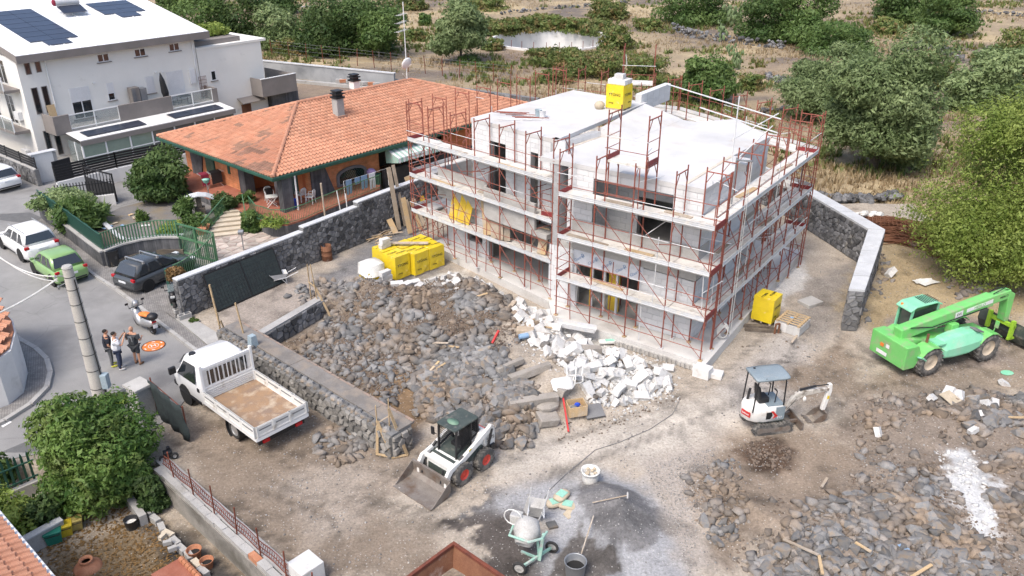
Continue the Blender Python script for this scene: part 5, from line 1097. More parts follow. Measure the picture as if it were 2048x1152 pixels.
t=thing('hoist','small grey hoist arm with ropes on the right corner of the scaffolding','hoist',W(.55,3.0,6.4),b_ang);m=MB();m.tube((0,0,0),(0,0,2.0),.04,6);m.tube((0,0,1.9),(-.75,.3,2.05),.04,6);m.box((-.35,.15,1.7),(.35,.25,.3));m.build('arm',K['greymet'],t);m=MB();m.tube((-.75,.3,2.0),(-.8,.35,-5.8),.012,4);m.tube((-.68,.3,2.0),(-.7,.35,-5.5),.012,4);m.build('rope',K['film'],t)
t=thing('toe_gate','red scaffold gate frame with plate at the joint of the two front scaffolds','gate',W(8.6,1.9,4.35),b_ang);m=MB();m.b2((-.7,-.02,.02),(.7,.02,.22));m.build('plate',K['redplate'],t);m=MB()
for x in(-.68,0,.68):m.tube((x,0,0),(x,0,1.1),.018,5)
for z in(.5,.8,1.1):m.tube((-.7,0,z),(.7,0,z),.014,5)
m.build('frame',K['redtube'],t)
RYZ=Matrix.Rotation(R(90),3,'X')
def wheel(parent,x,y,r,w,rim,rr=.6,lugs=0,side=1,spokes=0,tyre='rubber'):
 m=MB();m.smooth=True
 prof=[(r*rr,-w*.42),(r*.86,-w*.5),(r*.97,-w*.42),(r,-w*.25),(r,w*.25),(r*.97,w*.42),(r*.86,w*.5),(r*rr,w*.42)]
 m.lathe(prof,24,(0,0,0),RYZ,close=False);m.smooth=False
 for k in range(lugs):
  t=2*math.pi*k/lugs
  for s in(-1,1):
   q=Matrix.Rotation(t+(s*.5)*math.pi/lugs,3,'Y')@Matrix.Rotation(s*R(28),3,'Z');m.box(q@Vector((0,0,0))+Matrix.Rotation(t+s*.5*math.pi/lugs,3,'Y')@Vector((0,s*w*.22,r*1.01)),(r*.14,w*.52,r*.09),rot=q)
 o=m.build('wheel',K[tyre],parent,loc=(x,y,r))
 q=MB();sg=side;q.smooth=True;q.lathe([(r*rr,sg*w*.40),(r*rr*.9,sg*w*.28),(r*rr*.55,sg*w*.22),(r*.16,sg*w*.3),(.001,sg*w*.32)],20,(0,0,0),RYZ,close=False);q.smooth=False
 for k in range(spokes):t=2*math.pi*k/spokes;q.box(Matrix.Rotation(t,3,'Y')@Vector((0,0,r*rr*.55))+Vector((0,-sg*w*.33,0)),(r*.13,w*.1,r*rr*.8),rot=Matrix.Rotation(t,3,'Y'))
 q.v=[(a,b*1.0,c)for a,b,c in q.v];q.build('rim',K[rim],o)
 return o
def quad_off(P,off,mar=.0):
 P=[Vector(p)for p in P];n=(P[1]-P[0]).cross(P[3]-P[0]).normalized();c=sum(P,Vector())/len(P)
 return[c+(p-c)*(1-mar)+n*off for p in P]
def car(name,label,L,Wd,H,loc,rz,paint,tail=.46,roof0=-.36,roof1=.03,base1=.2,belt=.9,rw=.31,rim='alu',rails=None,lamp_h=.72,nose=.66,group=None,glass='cglass',plate=True,roofw=.74):
 t=thing(name,label,'car',loc,rz,group);hw=Wd/2;mb=MB();mb.smooth=True;secs=[]
 for fx,fw,z0,z1 in((-.5,.86,.38,.74),(-.485,.93,.28,belt*.97),(-.42,.985,.2,belt),(-.2,1,.18,belt),(.05,1,.18,belt*.99),(.22,.99,.18,belt*.97),(.38,.95,.22,belt*.86),(.465,.86,.26,nose),(.5,.72,.34,nose-.14)):
  w=hw*fw;x=fx*L
  secs.append([(x,-w*.9,z0),(x,-w,z0+.12),(x,-w,z0+(z1-z0)*.62),(x,-w*.94,z1-.04),(x,-w*.75,z1),(x,w*.75,z1),(x,w*.94,z1-.04),(x,w,z0+(z1-z0)*.62),(x,w,z0+.12),(x,w*.9,z0)])
 mb.loft(secs);mb.build('body',K[paint],t)
 b0,b1=-tail*L,base1*L;r0,r1=roof0*L,roof1*L;wb,wr=hw*.91,hw*roofw;zb=belt-.02
 def pt(f,g,s):
  xb=b0+(b1-b0)*f;xr=r0+(r1-r0)*f;w=wb+(wr-wb)*g;bow=.05*math.sin(math.pi*f)*g
  return Vector((xb+(xr-xb)*g,s*w,zb+(H-bow*0-.03-zb)*g+bow))
 cb=MB();cb.smooth=True;nf=6;rows=[]
 for i in range(nf+1):
  f=i/nf;rows.append([pt(f,0,-1),pt(f,.55,-1)+Vector((0,-.012,0)),pt(f,.93,-1),pt(f,1,-.86),pt(f,1.02,-.4),pt(f,1.02,.4),pt(f,1,.86),pt(f,.93,1),pt(f,.55,1)+Vector((0,.012,0)),pt(f,0,1)])
 cb.loft(rows);cb.build('cabin',K[paint],t)
 def glassq(nm,P,off=.016):g=MB();g.add(quad_off(P,off),[tuple(range(len(P)))]);return g.build(nm,K[glass],t)
 e=.06
 glassq('windscreen',[pt(1,.1,-1+e),pt(1,.1,1-e),pt(1,.92,.84),pt(1,.92,-.84)],.02)
 glassq('rear_window',[pt(0,.18,1-e),pt(0,.18,-1+e),pt(0,.88,-.84),pt(0,.88,.84)],.02)
 for s in(-1,1):
  for f0,f1 in((.08,.3),(.34,.6),(.64,.93)):
   P=[pt(f0+.02,.1,s),pt(f1,.1,s),pt(f1-(.05 if f1>.9 else 0),.84,s),pt(f0+(.08 if f0<.1 else .02),.84,s)]
   glassq('side_window',P if s<0 else P[::-1],.022)
 for s in(-1,1):
  for fx in(-.3,.315):
   a=MB();a.lathe([(rw*1.16,-.02),(rw*1.16,.02)],20,(0,0,0),RYZ);a.build('wheel_arch',K['dark'],t,loc=(fx*L,s*(hw-.012),rw*1.02));wheel(t,fx*L,s*(hw-.09),rw,.2,rim,.64,side=-s,spokes=5)
  g=MB();g.b2((-.492*L,s*hw*.7,lamp_h+.03),(-.462*L,s*hw*.965,lamp_h+.18));g.build('tail_light',K['redlight'],t,bevel=.02)
  g=MB();g.b2((.40*L,s*hw*.58,.6),(.476*L,s*hw*.9,.72));g.build('headlight',K['lamp'],t,bevel=.03)
  g=MB();g.box((base1*L*.78,s*(hw+.06),belt+.08),(.12,.2,.13));g.build('mirror',K[paint],t,bevel=.03)
  g=MB();g.b2((-.15*L,s*hw*1.0-.01*s,.3),(.2*L,s*(hw+.012),.38));g.build('door_trim',K['black'],t)
 if plate:g=MB();g.b2((-.503*L,-.26,lamp_h-.12),(-.49*L,.26,lamp_h-.01));g.build('number_plate',K['plate'],t)
 g=MB();g.b2((-.505*L,-hw*.8,.33),(-.47*L,hw*.8,.42));g.build('bumper',K['black'],t,bevel=.03)
 if rails:
  for s in(-1,1):
   m=MB()
   if rails=='long':m.tube((r0+.1,s*wr*.9,H+.04),(r1+.2,s*wr*.9,H+.02),.025,5)
   else:m.box((-.17*L+(s*.105)*L,0,H+.08),(.07,wr*2.1,.035));m.b2((-.17*L+s*.105*L-.05,-wr*1.05,H-.05),(-.17*L+s*.105*L+.05,-wr*.95,H+.08));m.b2((-.17*L+s*.105*L-.05,wr*.95,H-.05),(-.17*L+s*.105*L+.05,wr*1.05,H+.08))
   m.build('roof_bar',K['alu'],t)
 return t
def facing(p,q):return math.atan2(q.y-p.y,q.x-p.x)
a0=facing(G(112,568),G(70,540))
fw=Vector((math.cos(a0),math.sin(a0),0));lf=Vector((-fw.y,fw.x,0))
def car_at(rear_left_contact,L,Wd,ang):f=Vector((math.cos(ang),math.sin(ang),0));l=Vector((-f.y,f.x,0));return rear_left_contact+f*(.3*L)-l*(Wd/2-.05)
car('parked_car','small light green hatchback parked behind the white estate car',3.72,1.66,1.54,car_at(G(108,572),3.72,1.66,a0),a0,'green_lac',belt=.93,tail=.43,roof0=-.31,roof1=.05,base1=.27,roofw=.78,lamp_h=.75,rails=None)
car('parked_car','white estate car with dark rear window parked ahead of the green hatchback',4.55,1.85,1.67,car_at(G(46,523),4.55,1.85,a0),a0,'white_lac',belt=1.02,tail=.47,roof0=-.42,roof1=.02,base1=.2,rw=.36,rails='long',lamp_h=.82)
a1=a0+R(6)
car('parked_car','white and black car cut off by the left photo edge beside the stone wall',4.3,1.8,1.55,G(-8,372),a1,'white_lac',belt=.95,tail=.47,roof0=-.38,roof1=.0,base1=.2,lamp_h=.8)
a2=facing(G(286,588),G(372,549));f2=Vector((math.cos(a2),math.sin(a2),0));l2=Vector((-f2.y,f2.x,0))
c=G(284,591)+f2*(.3*4.03+.45)+l2*(1.72/2-.05)
c.z=.05
car('parked_car','dark grey hatchback with roof bars parked in the gateway by the curved wall',4.03,1.74,1.47,c,a2,'grey_lac',belt=.9,tail=.46,roof0=-.35,roof1=.02,base1=.23,rails='cross',lamp_h=.72,glass='cglass')
tr_f=Vector((-.74,.67,0)).normalized();tr_l=Vector((-tr_f.y,tr_f.x,0))
tc=G(470,878)-tr_l*1.0;T=thing('flatbed_truck','white flatbed truck with an empty rusty drop side bed beside the low stone wall','truck',tc,math.atan2(tr_f.y,tr_f.x))
mb=MB();mb.smooth=True;secs=[]
for x,w,z0,z1,zr,wr in((2.0,.98,.5,1.3,2.22,.86),(2.1,1.0,.45,1.32,2.28,.88),(2.9,1.0,.42,1.3,2.3,.88),(3.35,1.0,.42,1.28,2.2,.85),(3.9,.99,.42,1.22,1.5,.86),(4.25,.94,.45,1.12,1.22,.8),(4.5,.82,.5,.92,1.0,.68),(4.56,.7,.55,.8,.86,.56)):
 secs.append([(x,-w*.93,z0),(x,-w,z0+.15),(x,-w,z1),(x,-wr,zr-.1),(x,-wr*.85,zr),(x,wr*.85,zr),(x,wr,zr-.1),(x,w,z1),(x,w,z0+.15),(x,w*.93,z0)])
mb.loft(secs);mb.build('cab',K['white_lac'],T)
for s in(-1,1):
 g=MB();P=[(2.35,s*1.005,1.36),(3.75,s*1.005,1.32),(3.2,s*.895,2.05),(2.4,s*.885,2.1)];g.add(quad_off(P if s>0 else P[::-1],-.02 if s>0 else-.02),[(0,1,2,3)]);g.v=[(a,b+s*.03,c)for a,b,c in g.v];g.build('side_window',K['glass'],T)
 g=MB();g.b2((2.2,s*1.0,.5),(3.9,s*1.02,.62));g.build('sill_trim',K['black'],T);g=MB();g.b2((2.2,s*.995,1.05),(2.34,s*1.03,1.2));g.build('door_handle',K['black'],T)
 m=MB();m.box((3.75,s*1.22,1.5),(.14,.28,.3));m.build('mirror',K['black'],T,bevel=.04);g=MB();g.b2((4.25,s*.55,.75),(4.5,s*.88,.95));g.build('headlight',K['lamp'],T,bevel=.03)
 a=MB();a.lathe([(.46,-.03),(.46,.03)],20,(0,0,0),RYZ);a.build('wheel_arch',K['dark'],T,loc=(3.45,s*.985,.42));wheel(T,3.45,s*.88,.38,.22,'alu',.6,side=-s,spokes=0)
 wheel(T,0,s*.86,.38,.26,'alu',.62,side=-s);m=MB();m.smooth=True;m.lathe([(.47,-.18),(.47,.18)],16,(0,0,0),RYZ,close=False);m.v=[v for v in m.v];m.build('mudguard',K['black'],T,loc=(0,s*.86,.42)).scale=(1,1,1)
 m=MB();m.b2((-1.74,s*.68-.13,.55),(-1.66,s*.68+.13,.68));m.build('tail_light',K['redlight'],T)
g=MB();P=[(3.32,-.8,2.12),(3.98,-.86,1.42),(3.98,.86,1.42),(3.32,.8,2.12)];g.add(quad_off(P,.09),[(0,1,2,3)]);g.build('windscreen',K['glass'],T)
m=MB();m.b2((4.3,-.9,.4),(4.6,.9,.62));m.build('bumper',K['black'],T,bevel=.05);m=MB();m.lathe([(.14,0),(.12,.07)],10,(3.0,.65,2.27));m.build('roof_vent',K['black'],T)
m=MB();m.b2((-1.6,-.4,.5),(3.6,-.3,.72));m.b2((-1.6,.3,.5),(3.6,.4,.72));m.tube((0,-.9,.38),(0,.9,.38),.07,6);m.b2((.5,.45,.4),(1.5,.85,.75));m.b2((-1.66,-.95,.5),(-1.56,.95,.66));m.build('chassis',K['black'],T)
BX0,BX1,BW,BZ,BH=-1.75,1.72,1.07,.92,.42
m=MB();m.b2((BX0,-BW,BZ-.12),(BX1,BW,BZ));m.build('bed_floor',K['bedwood'],T)
m=MB();m.b2((BX0-.02,-BW-.02,BZ-.16),(BX1+.02,-BW+.04,BZ-.02));m.b2((BX0-.02,BW-.04,BZ-.16),(BX1+.02,BW+.02,BZ-.02));m.b2((BX0-.03,-BW+.04,BZ-.16),(BX0+.05,BW-.04,BZ-.02));m.build('bed_frame',K['white_lac'],T)
def dropside(p,q,n,nm):
 p,q=Vector(p),Vector(q);d=(q-p);Ls=d.length;an=math.atan2(d.y,d.x);m=MB();m.b2((0,-.02,0),(Ls,.02,BH))
 for z in(.02,.2,BH-.03):m.b2((0,-.035,z-.02),(Ls,.035,z+.03))
 for k in range(n+1):m.b2((k*Ls/n-.04 if k else 0,-.045,0),(min(Ls,k*Ls/n+.04),.045,BH))
 o=m.build(nm,K['mac_white'],T,loc=p,rz=an);g=MB()
 for k in range(n):g.b2((k*Ls/n+.1,.021,BH*.6),((k+1)*Ls/n-.1,.038,BH*.7));g.b2((k*Ls/n+.1,-.038,BH*.6),((k+1)*Ls/n-.1,-.021,BH*.7))
 g.build('recess_shade',K['bronze'],o);return o  # raised dark strips: shade of the side recesses put into colour
dropside((BX1-.02,BW+.01,BZ),(BX0,BW+.01,BZ),4,'drop_side');dropside((BX1-.02,-BW-.01,BZ),(BX0,-BW-.01,BZ),4,'drop_side');dropside((BX0,BW-.04,BZ),(BX0,-BW+.04,BZ),3,'tailgate').rotation_euler.z+=math.pi*0
m=MB()
m.b2((BX1,-BW,BZ),(BX1+.05,BW,2.28))
for k in range(5):m.b2((BX1-.03,-BW+.06,BZ+.03+k*.085),(BX1+.02,BW-.06,BZ+.07+k*.085))
m.build('headboard',K['mac_white'],T);m=MB()
for y in(-BW+.03,BW-.03):m.b2((BX1-.04,y-.045,BZ),(BX1+.06,y+.045,2.42))
m.b2((BX1-.02,-BW,2.2),(BX1+.06,BW,2.3));m.b2((BX1-.02,-BW,1.42),(BX1+.01,BW,1.47))
for y in(-.72,-.36,0,.36,.72):m.b2((BX1-.022,y-.02,1.47),(BX1+.01,y+.02,2.2))
m.build('headboard_frame',K['white_lac'],T)
for k in range(5):m=MB();y=-.68+.34*k;m.b2((BX1-.016,y-.135,1.52),(BX1-.002,y+.135,2.12));m.build('rear_window',K['glass'],T,bevel=.02)
m=MB();m.b2((1.8,-.9,1.0),(2.02,.9,2.1));m.build('cab_back',K['white_lac'],T)
hf=Vector((3.3,1.31,0)).normalized();hl=Vector((-hf.y,hf.x,0));hc=G(1850,748)+hl*.95
E=thing('telehandler','bright green telescopic handler with a long boom parked beside the stone rubble','telehandler',hc,math.atan2(hf.y,hf.x))
for x in(0,3.25):
 for s in(-1,1):wheel(E,x,s*.88,.62,.5,'rimtan',.58,lugs=18,side=-s,tyre='dusty')
def plate_poly(mb,pts,y0,y1):mb.slab([(x,y0,z)for x,z in pts],(0,y1-y0,0))
m=MB();plate_poly(m,[(-1.25,.62),(-1.3,1.45),(-.95,1.5),(-.35,1.45),(.3,1.25),(3.9,1.0),(4.0,.7),(3.3,.62),(-.5,.5)],-.42,.42);m.build('chassis',K['mac_green'],E,bevel=.03)
m=MB();plate_poly(m,[(-1.32,.45),(-1.36,1.5),(-.72,1.5),(-.5,1.1),(-.55,.75),(-.75,.45)],-.95,.95);m.build('counterweight',K['mac_green'],E,bevel=.04)
for y,z,c,n in((.3,1.05,'orange_pad','warning_label'),(0,1.1,'shutter','warning_label'),(.25,.7,'shutter','number_plate')):
 m=MB();w=.09 if n!='number_plate' else .28;m.box((-1.37,y,z),(.01,w*2,.16));m.build(n,K[c],E)
for s in(-1,):
 m=MB();secs=[]
 for x,z0,z1,y1 in((.62,.68,1.28,1.0),(.8,.62,1.42,1.08),(1.3,.6,1.52,1.12),(2.1,.62,1.56,1.12),(2.6,.75,1.5,1.1),(2.95,.98,1.32,1.05)):
  secs.append([(x,-.42,z0),(x,-y1+.05,z0),(x,-y1,z0+.1),(x,-y1,z0+(z1-z0)*.5),(x,-y1+.22,z1-.05),(x,-y1+.4,z1),(x,-.42,z1)])
 m.loft(secs);m.build('engine_cover',K['mac_pale'],E,bevel=.03);m=MB();m.box((2.62,-.78,1.5),(.42,.4,.06),rot=Matrix.Rotation(R(20),3,'Y'));m.build('grille',K['bronze'],E)
for s in(-1,1):
 for x in(0,3.25):
  m=MB();pts=[(.72*math.cos(R(a)),.72*math.sin(R(a)))for a in(150,125,95,65,40)]
  for(x0,z0),(x1,z1)in zip(pts[:-1],pts[1:]):m.slab([(x+x0,s*.5,.6+z0),(x+x1,s*.5,.6+z1),(x+x1,s*1.14,.6+z1),(x+x0,s*1.14,.6+z0)],(0,0,.035))
  m.build('mudguard',K['mac_green'],E)
m=MB();m.b2((.3,-1.0,1.28),(.75,-.45,1.34));m.build('tread_plate',K['mac_pale'],E);m=MB();m.tube((.05,-.62,1.25),(.05,-.62,1.72),.055,8);m.build('exhaust',K['rust'],E)
m=MB();m.path([(-.75,-1.0,1.0),(-.55,-1.12,.95),(-.35,-1.1,.8),(-.3,-1.02,.7)],.04,6);m.build('tow_pipe',K['mac_pale'],E)
m=MB();b0,b1=Vector((-1.0,0,1.64)),Vector((4.0,0,2.34));m.beam(b0,b1,.46,.52);m.build('boom',K['mac_green'],E,bevel=.05)
m=MB();b2_=Vector((5.0,0,2.46));m.beam(b1-Vector((.3,0,.03)),b2_,.36,.42);m.build('boom_extension',K['mac_green'],E,bevel=.04)
m=MB();m.slab([(4.85,-.2,2.66),(5.25,-.2,2.45),(5.3,-.2,1.1),(5.05,-.2,1.1),(4.9,-.2,2.1)],(0,.4,0));m.build('boom_head',K['mac_green'],E,bevel=.03)
m=MB();m.b2((5.1,-.65,.95),(5.25,.65,1.1));m.b2((5.05,-.65,.5),(5.2,-.5,1.3));m.b2((5.05,.5,.5),(5.2,.65,1.3));m.b2((5.0,-.62,.4),(5.6,-.52,.5));m.build('tool_carrier',pmat('lime_paint',(.35,.6,.05),.45),E)
bd=(b1-b0).normalized();bn=Vector((-bd.z,0,bd.x))
lp=MB();lp.beam(b0.lerp(b1,.69)+Vector((0,-.236,.03)),b0.lerp(b1,.98)+Vector((0,-.236,.03)),.008,.17);lp.build('name_strip',K['shutter'],E);lettering('MERLO',.2,b0.lerp(b1,.835)+Vector((0,-.243,.03)),bd,bn,K['mac_green'],E)
lp=MB();lp.beam(b0.lerp(b1,.57)+Vector((0,-.236,0)),b0.lerp(b1,.65)+Vector((0,-.236,0)),.008,.26);lp.build('badge',K['shutter'],E);lettering('EVS',.16,b0.lerp(b1,.61)+Vector((0,-.243,0)),bd,bn,K['print'],E)
lettering('MERLO',.15,b1.lerp(b2_,.6)+Vector((0,-.184,0)),bd,bn,K['black'],E)
m=MB();m.path([(-.6,-.26,1.95),(.6,-.27,1.75),(2.2,-.27,1.95),(3.6,-.26,2.1)],.025,5);m.path([(4.0,.1,2.62),(4.4,.12,2.75),(4.95,.1,2.66),(5.15,.05,2.2),(5.2,.05,1.3)],.022,5);m.path([(4.0,-.1,2.62),(4.5,-.12,2.78),(5.0,-.1,2.62),(5.22,-.1,2.0)],.022,5);m.build('hose',K['black'],E)
m=MB();cz=2.42
m.b2((.1,.42,.8),(1.65,1.12,1.35));m.build('cab_base',K['mac_green'],E,bevel=.04);m=MB()
cabp=[(.1,.36),(.1,1.12),(1.5,1.12),(1.5,.36)]
for x,y in((.05,.4),(.05,1.1),(1.55,1.1),(1.55,.4),(.9,1.1)):m.beam((x,y,1.3),(x*.92+.06,y,cz),.08,.08)
m.build('cab_frame',K['mac_pale'],E);m=MB();m.b2((.13,.41,1.35),(1.48,1.08,cz-.05));m.build('cab_glass',glassmat('cab_glass',(.05,.07,.06),.06),E)
m=MB();m.slab([(-.08,.32,cz-.14),(-.08,1.16,cz-.14),(.2,1.16,cz+.02),(1.35,1.16,cz+.06),(1.7,1.16,cz-.12),(1.7,.32,cz-.12),(1.35,.32,cz+.06),(.2,.32,cz+.02)][::-1],(0,0,.0))if False else m.loft([[(x,.32,z),(x,1.16,z),(x,1.16,z+.07),(x,.32,z+.07)]for x,z in((-.1,cz-.16),(.2,cz),(1.3,cz+.04),(1.65,cz-.1))]);m.build('cab_roof',K['mac_pale'],E,bevel=.03)
m=MB()
for k in range(7):m.beam((.75+k*.11,.42,cz+.118),(.75+k*.11+.05,1.06,cz+.118),.035,.012)
m.build('roof_grille',K['black'],E);m=MB();m.lathe([(.06,0),(.05,.1),(.001,.12)],8,(.02,.95,cz-.08));m.build('beacon',K['orange_pad'],E)
m=MB();m.b2((1.55,-.45,1.3),(1.95,-.1,1.75));m.build('tank',K['mac_green'],E,bevel=.03);m=MB();m.beam((3.35,-1.0,1.32),(3.35,-1.05,1.75),.03,.03);m.box((3.35,-1.08,1.75),(.05,.16,.3));m.build('mirror',K['mac_green'],E)
m=MB();prof=[(5.35,1.15),(5.3,.6),(5.5,.2),(5.9,.05),(6.5,.05)]
for(x0,z0),(x1,z1)in zip(prof[:-1],prof[1:]):m.slab([(x0,-1.25,z0),(x1,-1.25,z1),(x1,1.25,z1),(x0,1.25,z0)],(.02,0,-.03))
for y in(-1.25,1.22):m.slab([(5.35,y,1.15),(6.1,y,.8),(6.5,y,.05),(5.9,y,.03),(5.5,y,.18),(5.3,y,.6)],(0,.03,0))
m.build('bucket',K['cabdark'],E)
K['mac_dirty']=pmat('dirty_cream_paint',(.6,.57,.52),.55,(.5,.46,.4),3,dirt=(.2,.17,.14),dscale=4,dlo=.5,dhi=.65)
xf=(G(1580,861)-G(1505,870)).normalized();xl=Vector((-xf.y,xf.x,0));xc=(G(1580,861)+G(1505,870))/2+xl*.5
X=thing('mini_excavator','small white tracked excavator with a grey canopy roof digging beside dark soil','excavator',xc,math.atan2(xf.y,xf.x))
for s in(-1,1):
 m=MB();n=26;path=[]
 for k in range(n):
  t=k/n*2*(1.1+math.pi*.21);per=2*(1.1)+2*math.pi*.21;u=k/n*per
  if u<1.1:path.append((-.55+u,0.0,1))
  elif u<1.1+math.pi*.21:a=(u-1.1)/.21;path.append((.55+.21*math.sin(a),.21-.21*math.cos(a),1))
  elif u<2.2+math.pi*.21:path.append((.55-(u-1.1-math.pi*.21),.42,1))
  else:a=(u-2.2-math.pi*.21)/.21;path.append((-.55-.21*math.sin(a),.21+.21*math.cos(a),1))
 secs=[(x,z)for x,z,_ in path];rg_=[(x*1.0,z)for x,z in secs]
 m.loft([[(x,s*.5-s*.0+y,z)for x,z in secs]for y in(-.12,.12)])
 for x,z in secs:
  an=math.atan2(z-.21,x-max(-.55,min(.55,x)))if abs(x)>.55 else(math.pi/2 if z>.2 else-math.pi/2);m.box((x+.012*math.cos(an),s*.5,z+.012*math.sin(an)),(.05,.25,.045),rot=Matrix.Rotation(-an+math.pi/2,3,'Y'))
 tr=m.build('track',K['dusty'],X);g=MB();g.b2((-.55,s*.5-.125,.12),(.55,s*.5+.125,.3));
 for x in(-.55,.55):g.tube((x,s*.5-.135,.21),(x,s*.5+.135,.21),.12,10)
 g.build('track_frame',K['steel'],tr)
m=MB();m.b2((-.45,-.4,.25),(.45,.4,.5));m.b2((.5,-.3,.2),(1.15,-.2,.3));m.b2((.5,.2,.2),(1.15,.3,.3));m.build('undercarriage',K['steel'],X)
m=MB();m.slab([(1.1,-.62,.05),(1.2,-.62,.1),(1.2,-.62,.32),(1.12,-.62,.36)],(0,1.24,0));m.build('dozer_blade',K['steel'],X)
m=MB();m.smooth=True;secs=[]
for z,k in((.5,.9),(.56,1.0),(.95,1.0),(1.14,.93)):
 ring=[(.6*k,-.5*k),(.62*k,.46*k)]+[(-.16+.68*math.cos(R(a))*k*(1.0),.54*math.sin(R(a))*k)for a in(90,120,150,180,210,240,270)];secs.append([(x,y,z)for x,y in ring])
m.loft(secs);
hb=m.build('house_body',K['mac_white'],X);m=MB();m.b2((-.35,-.5,.5),(.64,.48,.6));m.build('base_trim',K['cabdark'],X)
m=MB();m.b2((-.05,-.44,1.13),(.6,.44,1.17));m.b2((.26,-.525,.6),(.61,-.49,1.12));m.build('floor_plate',K['canopy'],X)
g=MB();g.slab([(-.12,-.548,.66),(-.12,-.548,.95),(.1,-.535,.95),(.14,-.53,.8),(.06,-.54,.66)],(0,.03,0));g.build('side_grille',K['dark'],X);g=MB();g.slab([(.06,-.54,.98),(.16,-.535,.98),(.36,-.53,.74),(.16,-.535,.66),(.22,-.532,.78)],(0,.03,0));g.build('red_flash',K['mac_red'],X)
lettering('E17',.13,(.42,-.53,.68),(1,0,0),(0,0,1),K['shutter'],X);g=MB();g.box((-.775,-.22,.82),(.03,.4,.2),rz=R(24));g.build('name_label',K['mac_red'],X);lettering('bobcat',.11,(-.795,-.23,.82),(.42,-.9,0),(0,0,1),K['shutter'],X)
m=MB();m.b2((-.3,-.22,1.15),(.1,.22,1.38));m.slab([(-.32,-.22,1.38),(-.2,-.22,1.38),(-.3,-.22,1.85),(-.38,-.22,1.85)],(0,.44,0));m.build('seat',K['black'],X,bevel=.04);m=MB()
for y in(-.25,.25):m.tube((.3,y,1.15),(.34,y,1.65),.02,5);m.tube((.34,y,1.65),(.25,y*.8,1.75),.028,5)
m.tube((-.55,.2,1.15),(-.5,.2,1.6),.05,6);m.build('control_lever',K['black'],X);m=MB()
for s in(-1,1):
 m.path([(.56,s*.45,1.15),(.52,s*.45,2.2),(.46,s*.44,2.3),(-.3,s*.44,2.34)],.028,6);m.path([(-.62,s*.42,.95),(-.55,s*.42,2.2),(-.48,s*.42,2.3)],.028,6)
m.build('canopy_frame',K['black'],X);m=MB();m.smooth=True;m.loft([[(x,-.52*k,2.29),(x,-.5*k,2.35),(x,-.3*k,2.39),(x,.3*k,2.39),(x,.5*k,2.35),(x,.52*k,2.29)]for x,k in((-.66,.88),(-.6,.97),(-.2,1),(.5,1),(.62,.96),(.66,.86))]);m.build('canopy_roof',K['canopy'],X)
m=MB();m.lathe([(.05,0),(.05,.02)],10,(-.4,.3,2.385));m.build('roof_cap',K['black'],X)
Bm=Matrix.Rotation(R(1),4,'Z');m=MB();m.T=Bm
m.slab([(.55,-.06,.55),(.7,-.06,.5),(1.22,-.06,1.05),(1.45,-.06,1.14),(2.4,-.06,1.24),(2.4,-.06,1.36),(1.35,-.06,1.38),(1.05,-.06,1.27)],(0,.16,0));m.build('boom',K['mac_dirty'],X,bevel=.02);m=MB();m.T=Bm
m.slab([(2.36,-.055,1.52),(2.5,-.055,1.52),(2.54,-.055,1.2),(2.38,-.055,.36),(2.24,-.055,.38),(2.35,-.055,1.15)],(0,.15,0));m.build('stick',K['mac_white'],X,bevel=.02);m=MB();m.T=Bm
m.tube((1.2,0,1.42),(1.85,0,1.5),.045,8);m.tube((1.85,0,1.5),(2.4,0,1.5),.022,6);m.tube((.75,-.02,.62),(1.08,-.02,1.05),.045,8);m.tube((2.52,0,1.3),(2.47,0,.8),.035,8);m.tube((2.47,0,.8),(2.32,0,.34),.02,6);m.path([(.9,.05,.95),(1.15,.06,1.3),(1.5,.05,1.4)],.025,5);m.build('hydraulic_cylinder',K['black'],X)
m=MB();m.T=Bm;m.ell((1.38,-.12,1.06),(.07,.06,.11),8,5);m.build('work_light',K['plastic_w'],X);m=MB();m.T=Bm;m.box((2.42,-.058,.95),(.09,.006,.14));m.build('yellow_label',K['yellow'],X)
m=MB();m.T=Bm;pr=[(2.36,.36),(2.36,.16),(2.2,.02),(1.95,-.03),(1.72,.03)]
for(x0,z0),(x1,z1)in zip(pr[:-1],pr[1:]):m.slab([(x0,-.27,z0),(x1,-.27,z1),(x1,.27,z1),(x0,.27,z0)],(.02,0,-.02))
for y in(-.27,.255):m.slab([(2.36,y,.36),(2.36,y,.16),(2.2,y,.02),(1.95,y,-.03),(1.82,y,.05),(2.1,y,.28)],(0,.015,0))
m.slab([(2.3,-.27,.36),(2.36,-.27,.36),(2.36,.27,.36),(2.3,.27,.36)],(0,0,.04))
for k in range(4):m.box((1.68,-.22+k*.147,.05),(.15,.055,.04),rot=Matrix.Rotation(R(18),3,'Y'))
m.build('bucket',K['steel'],X)
for o in X.children:
 if o.name.split('.')[0]in('house_body','base_trim','floor_plate','side_grille','red_flash','lettering','name_label','seat','control_lever','canopy_frame','canopy_roof','roof_cap'):o.location.x-=.22
sf=(G(925,966)-G(968,936)).normalized();sl_=Vector((-sf.y,sf.x,0));scn=(G(925,966)+G(968,936))/2-sl_*.72
S=thing('skid_loader','white skid steer loader with red wheel rims and a lowered steel bucket','loader',scn,math.atan2(sf.y,sf.x));wbx=.54
for x in(-wbx,wbx):
 for s in(-1,1):wheel(S,x,s*.72,.41,.3,'rimred',.5,lugs=16,side=-s,tyre='dusty')
m=MB();plate_poly(m,[(-1.15,.35),(-1.2,1.0),(-.9,1.35),(-.55,1.38),(-.3,.95),(.95,.75),(1.0,.3),(.6,.22),(-.9,.22)],-.55,.55);m.build('chassis',K['mac_white'],S,bevel=.03)
m=MB();plate_poly(m,[(-.6,.55),(.75,.55),(.7,.8),(-.6,.9)],-.62,.62);m.build('lower_frame',K['cabdark'],S)
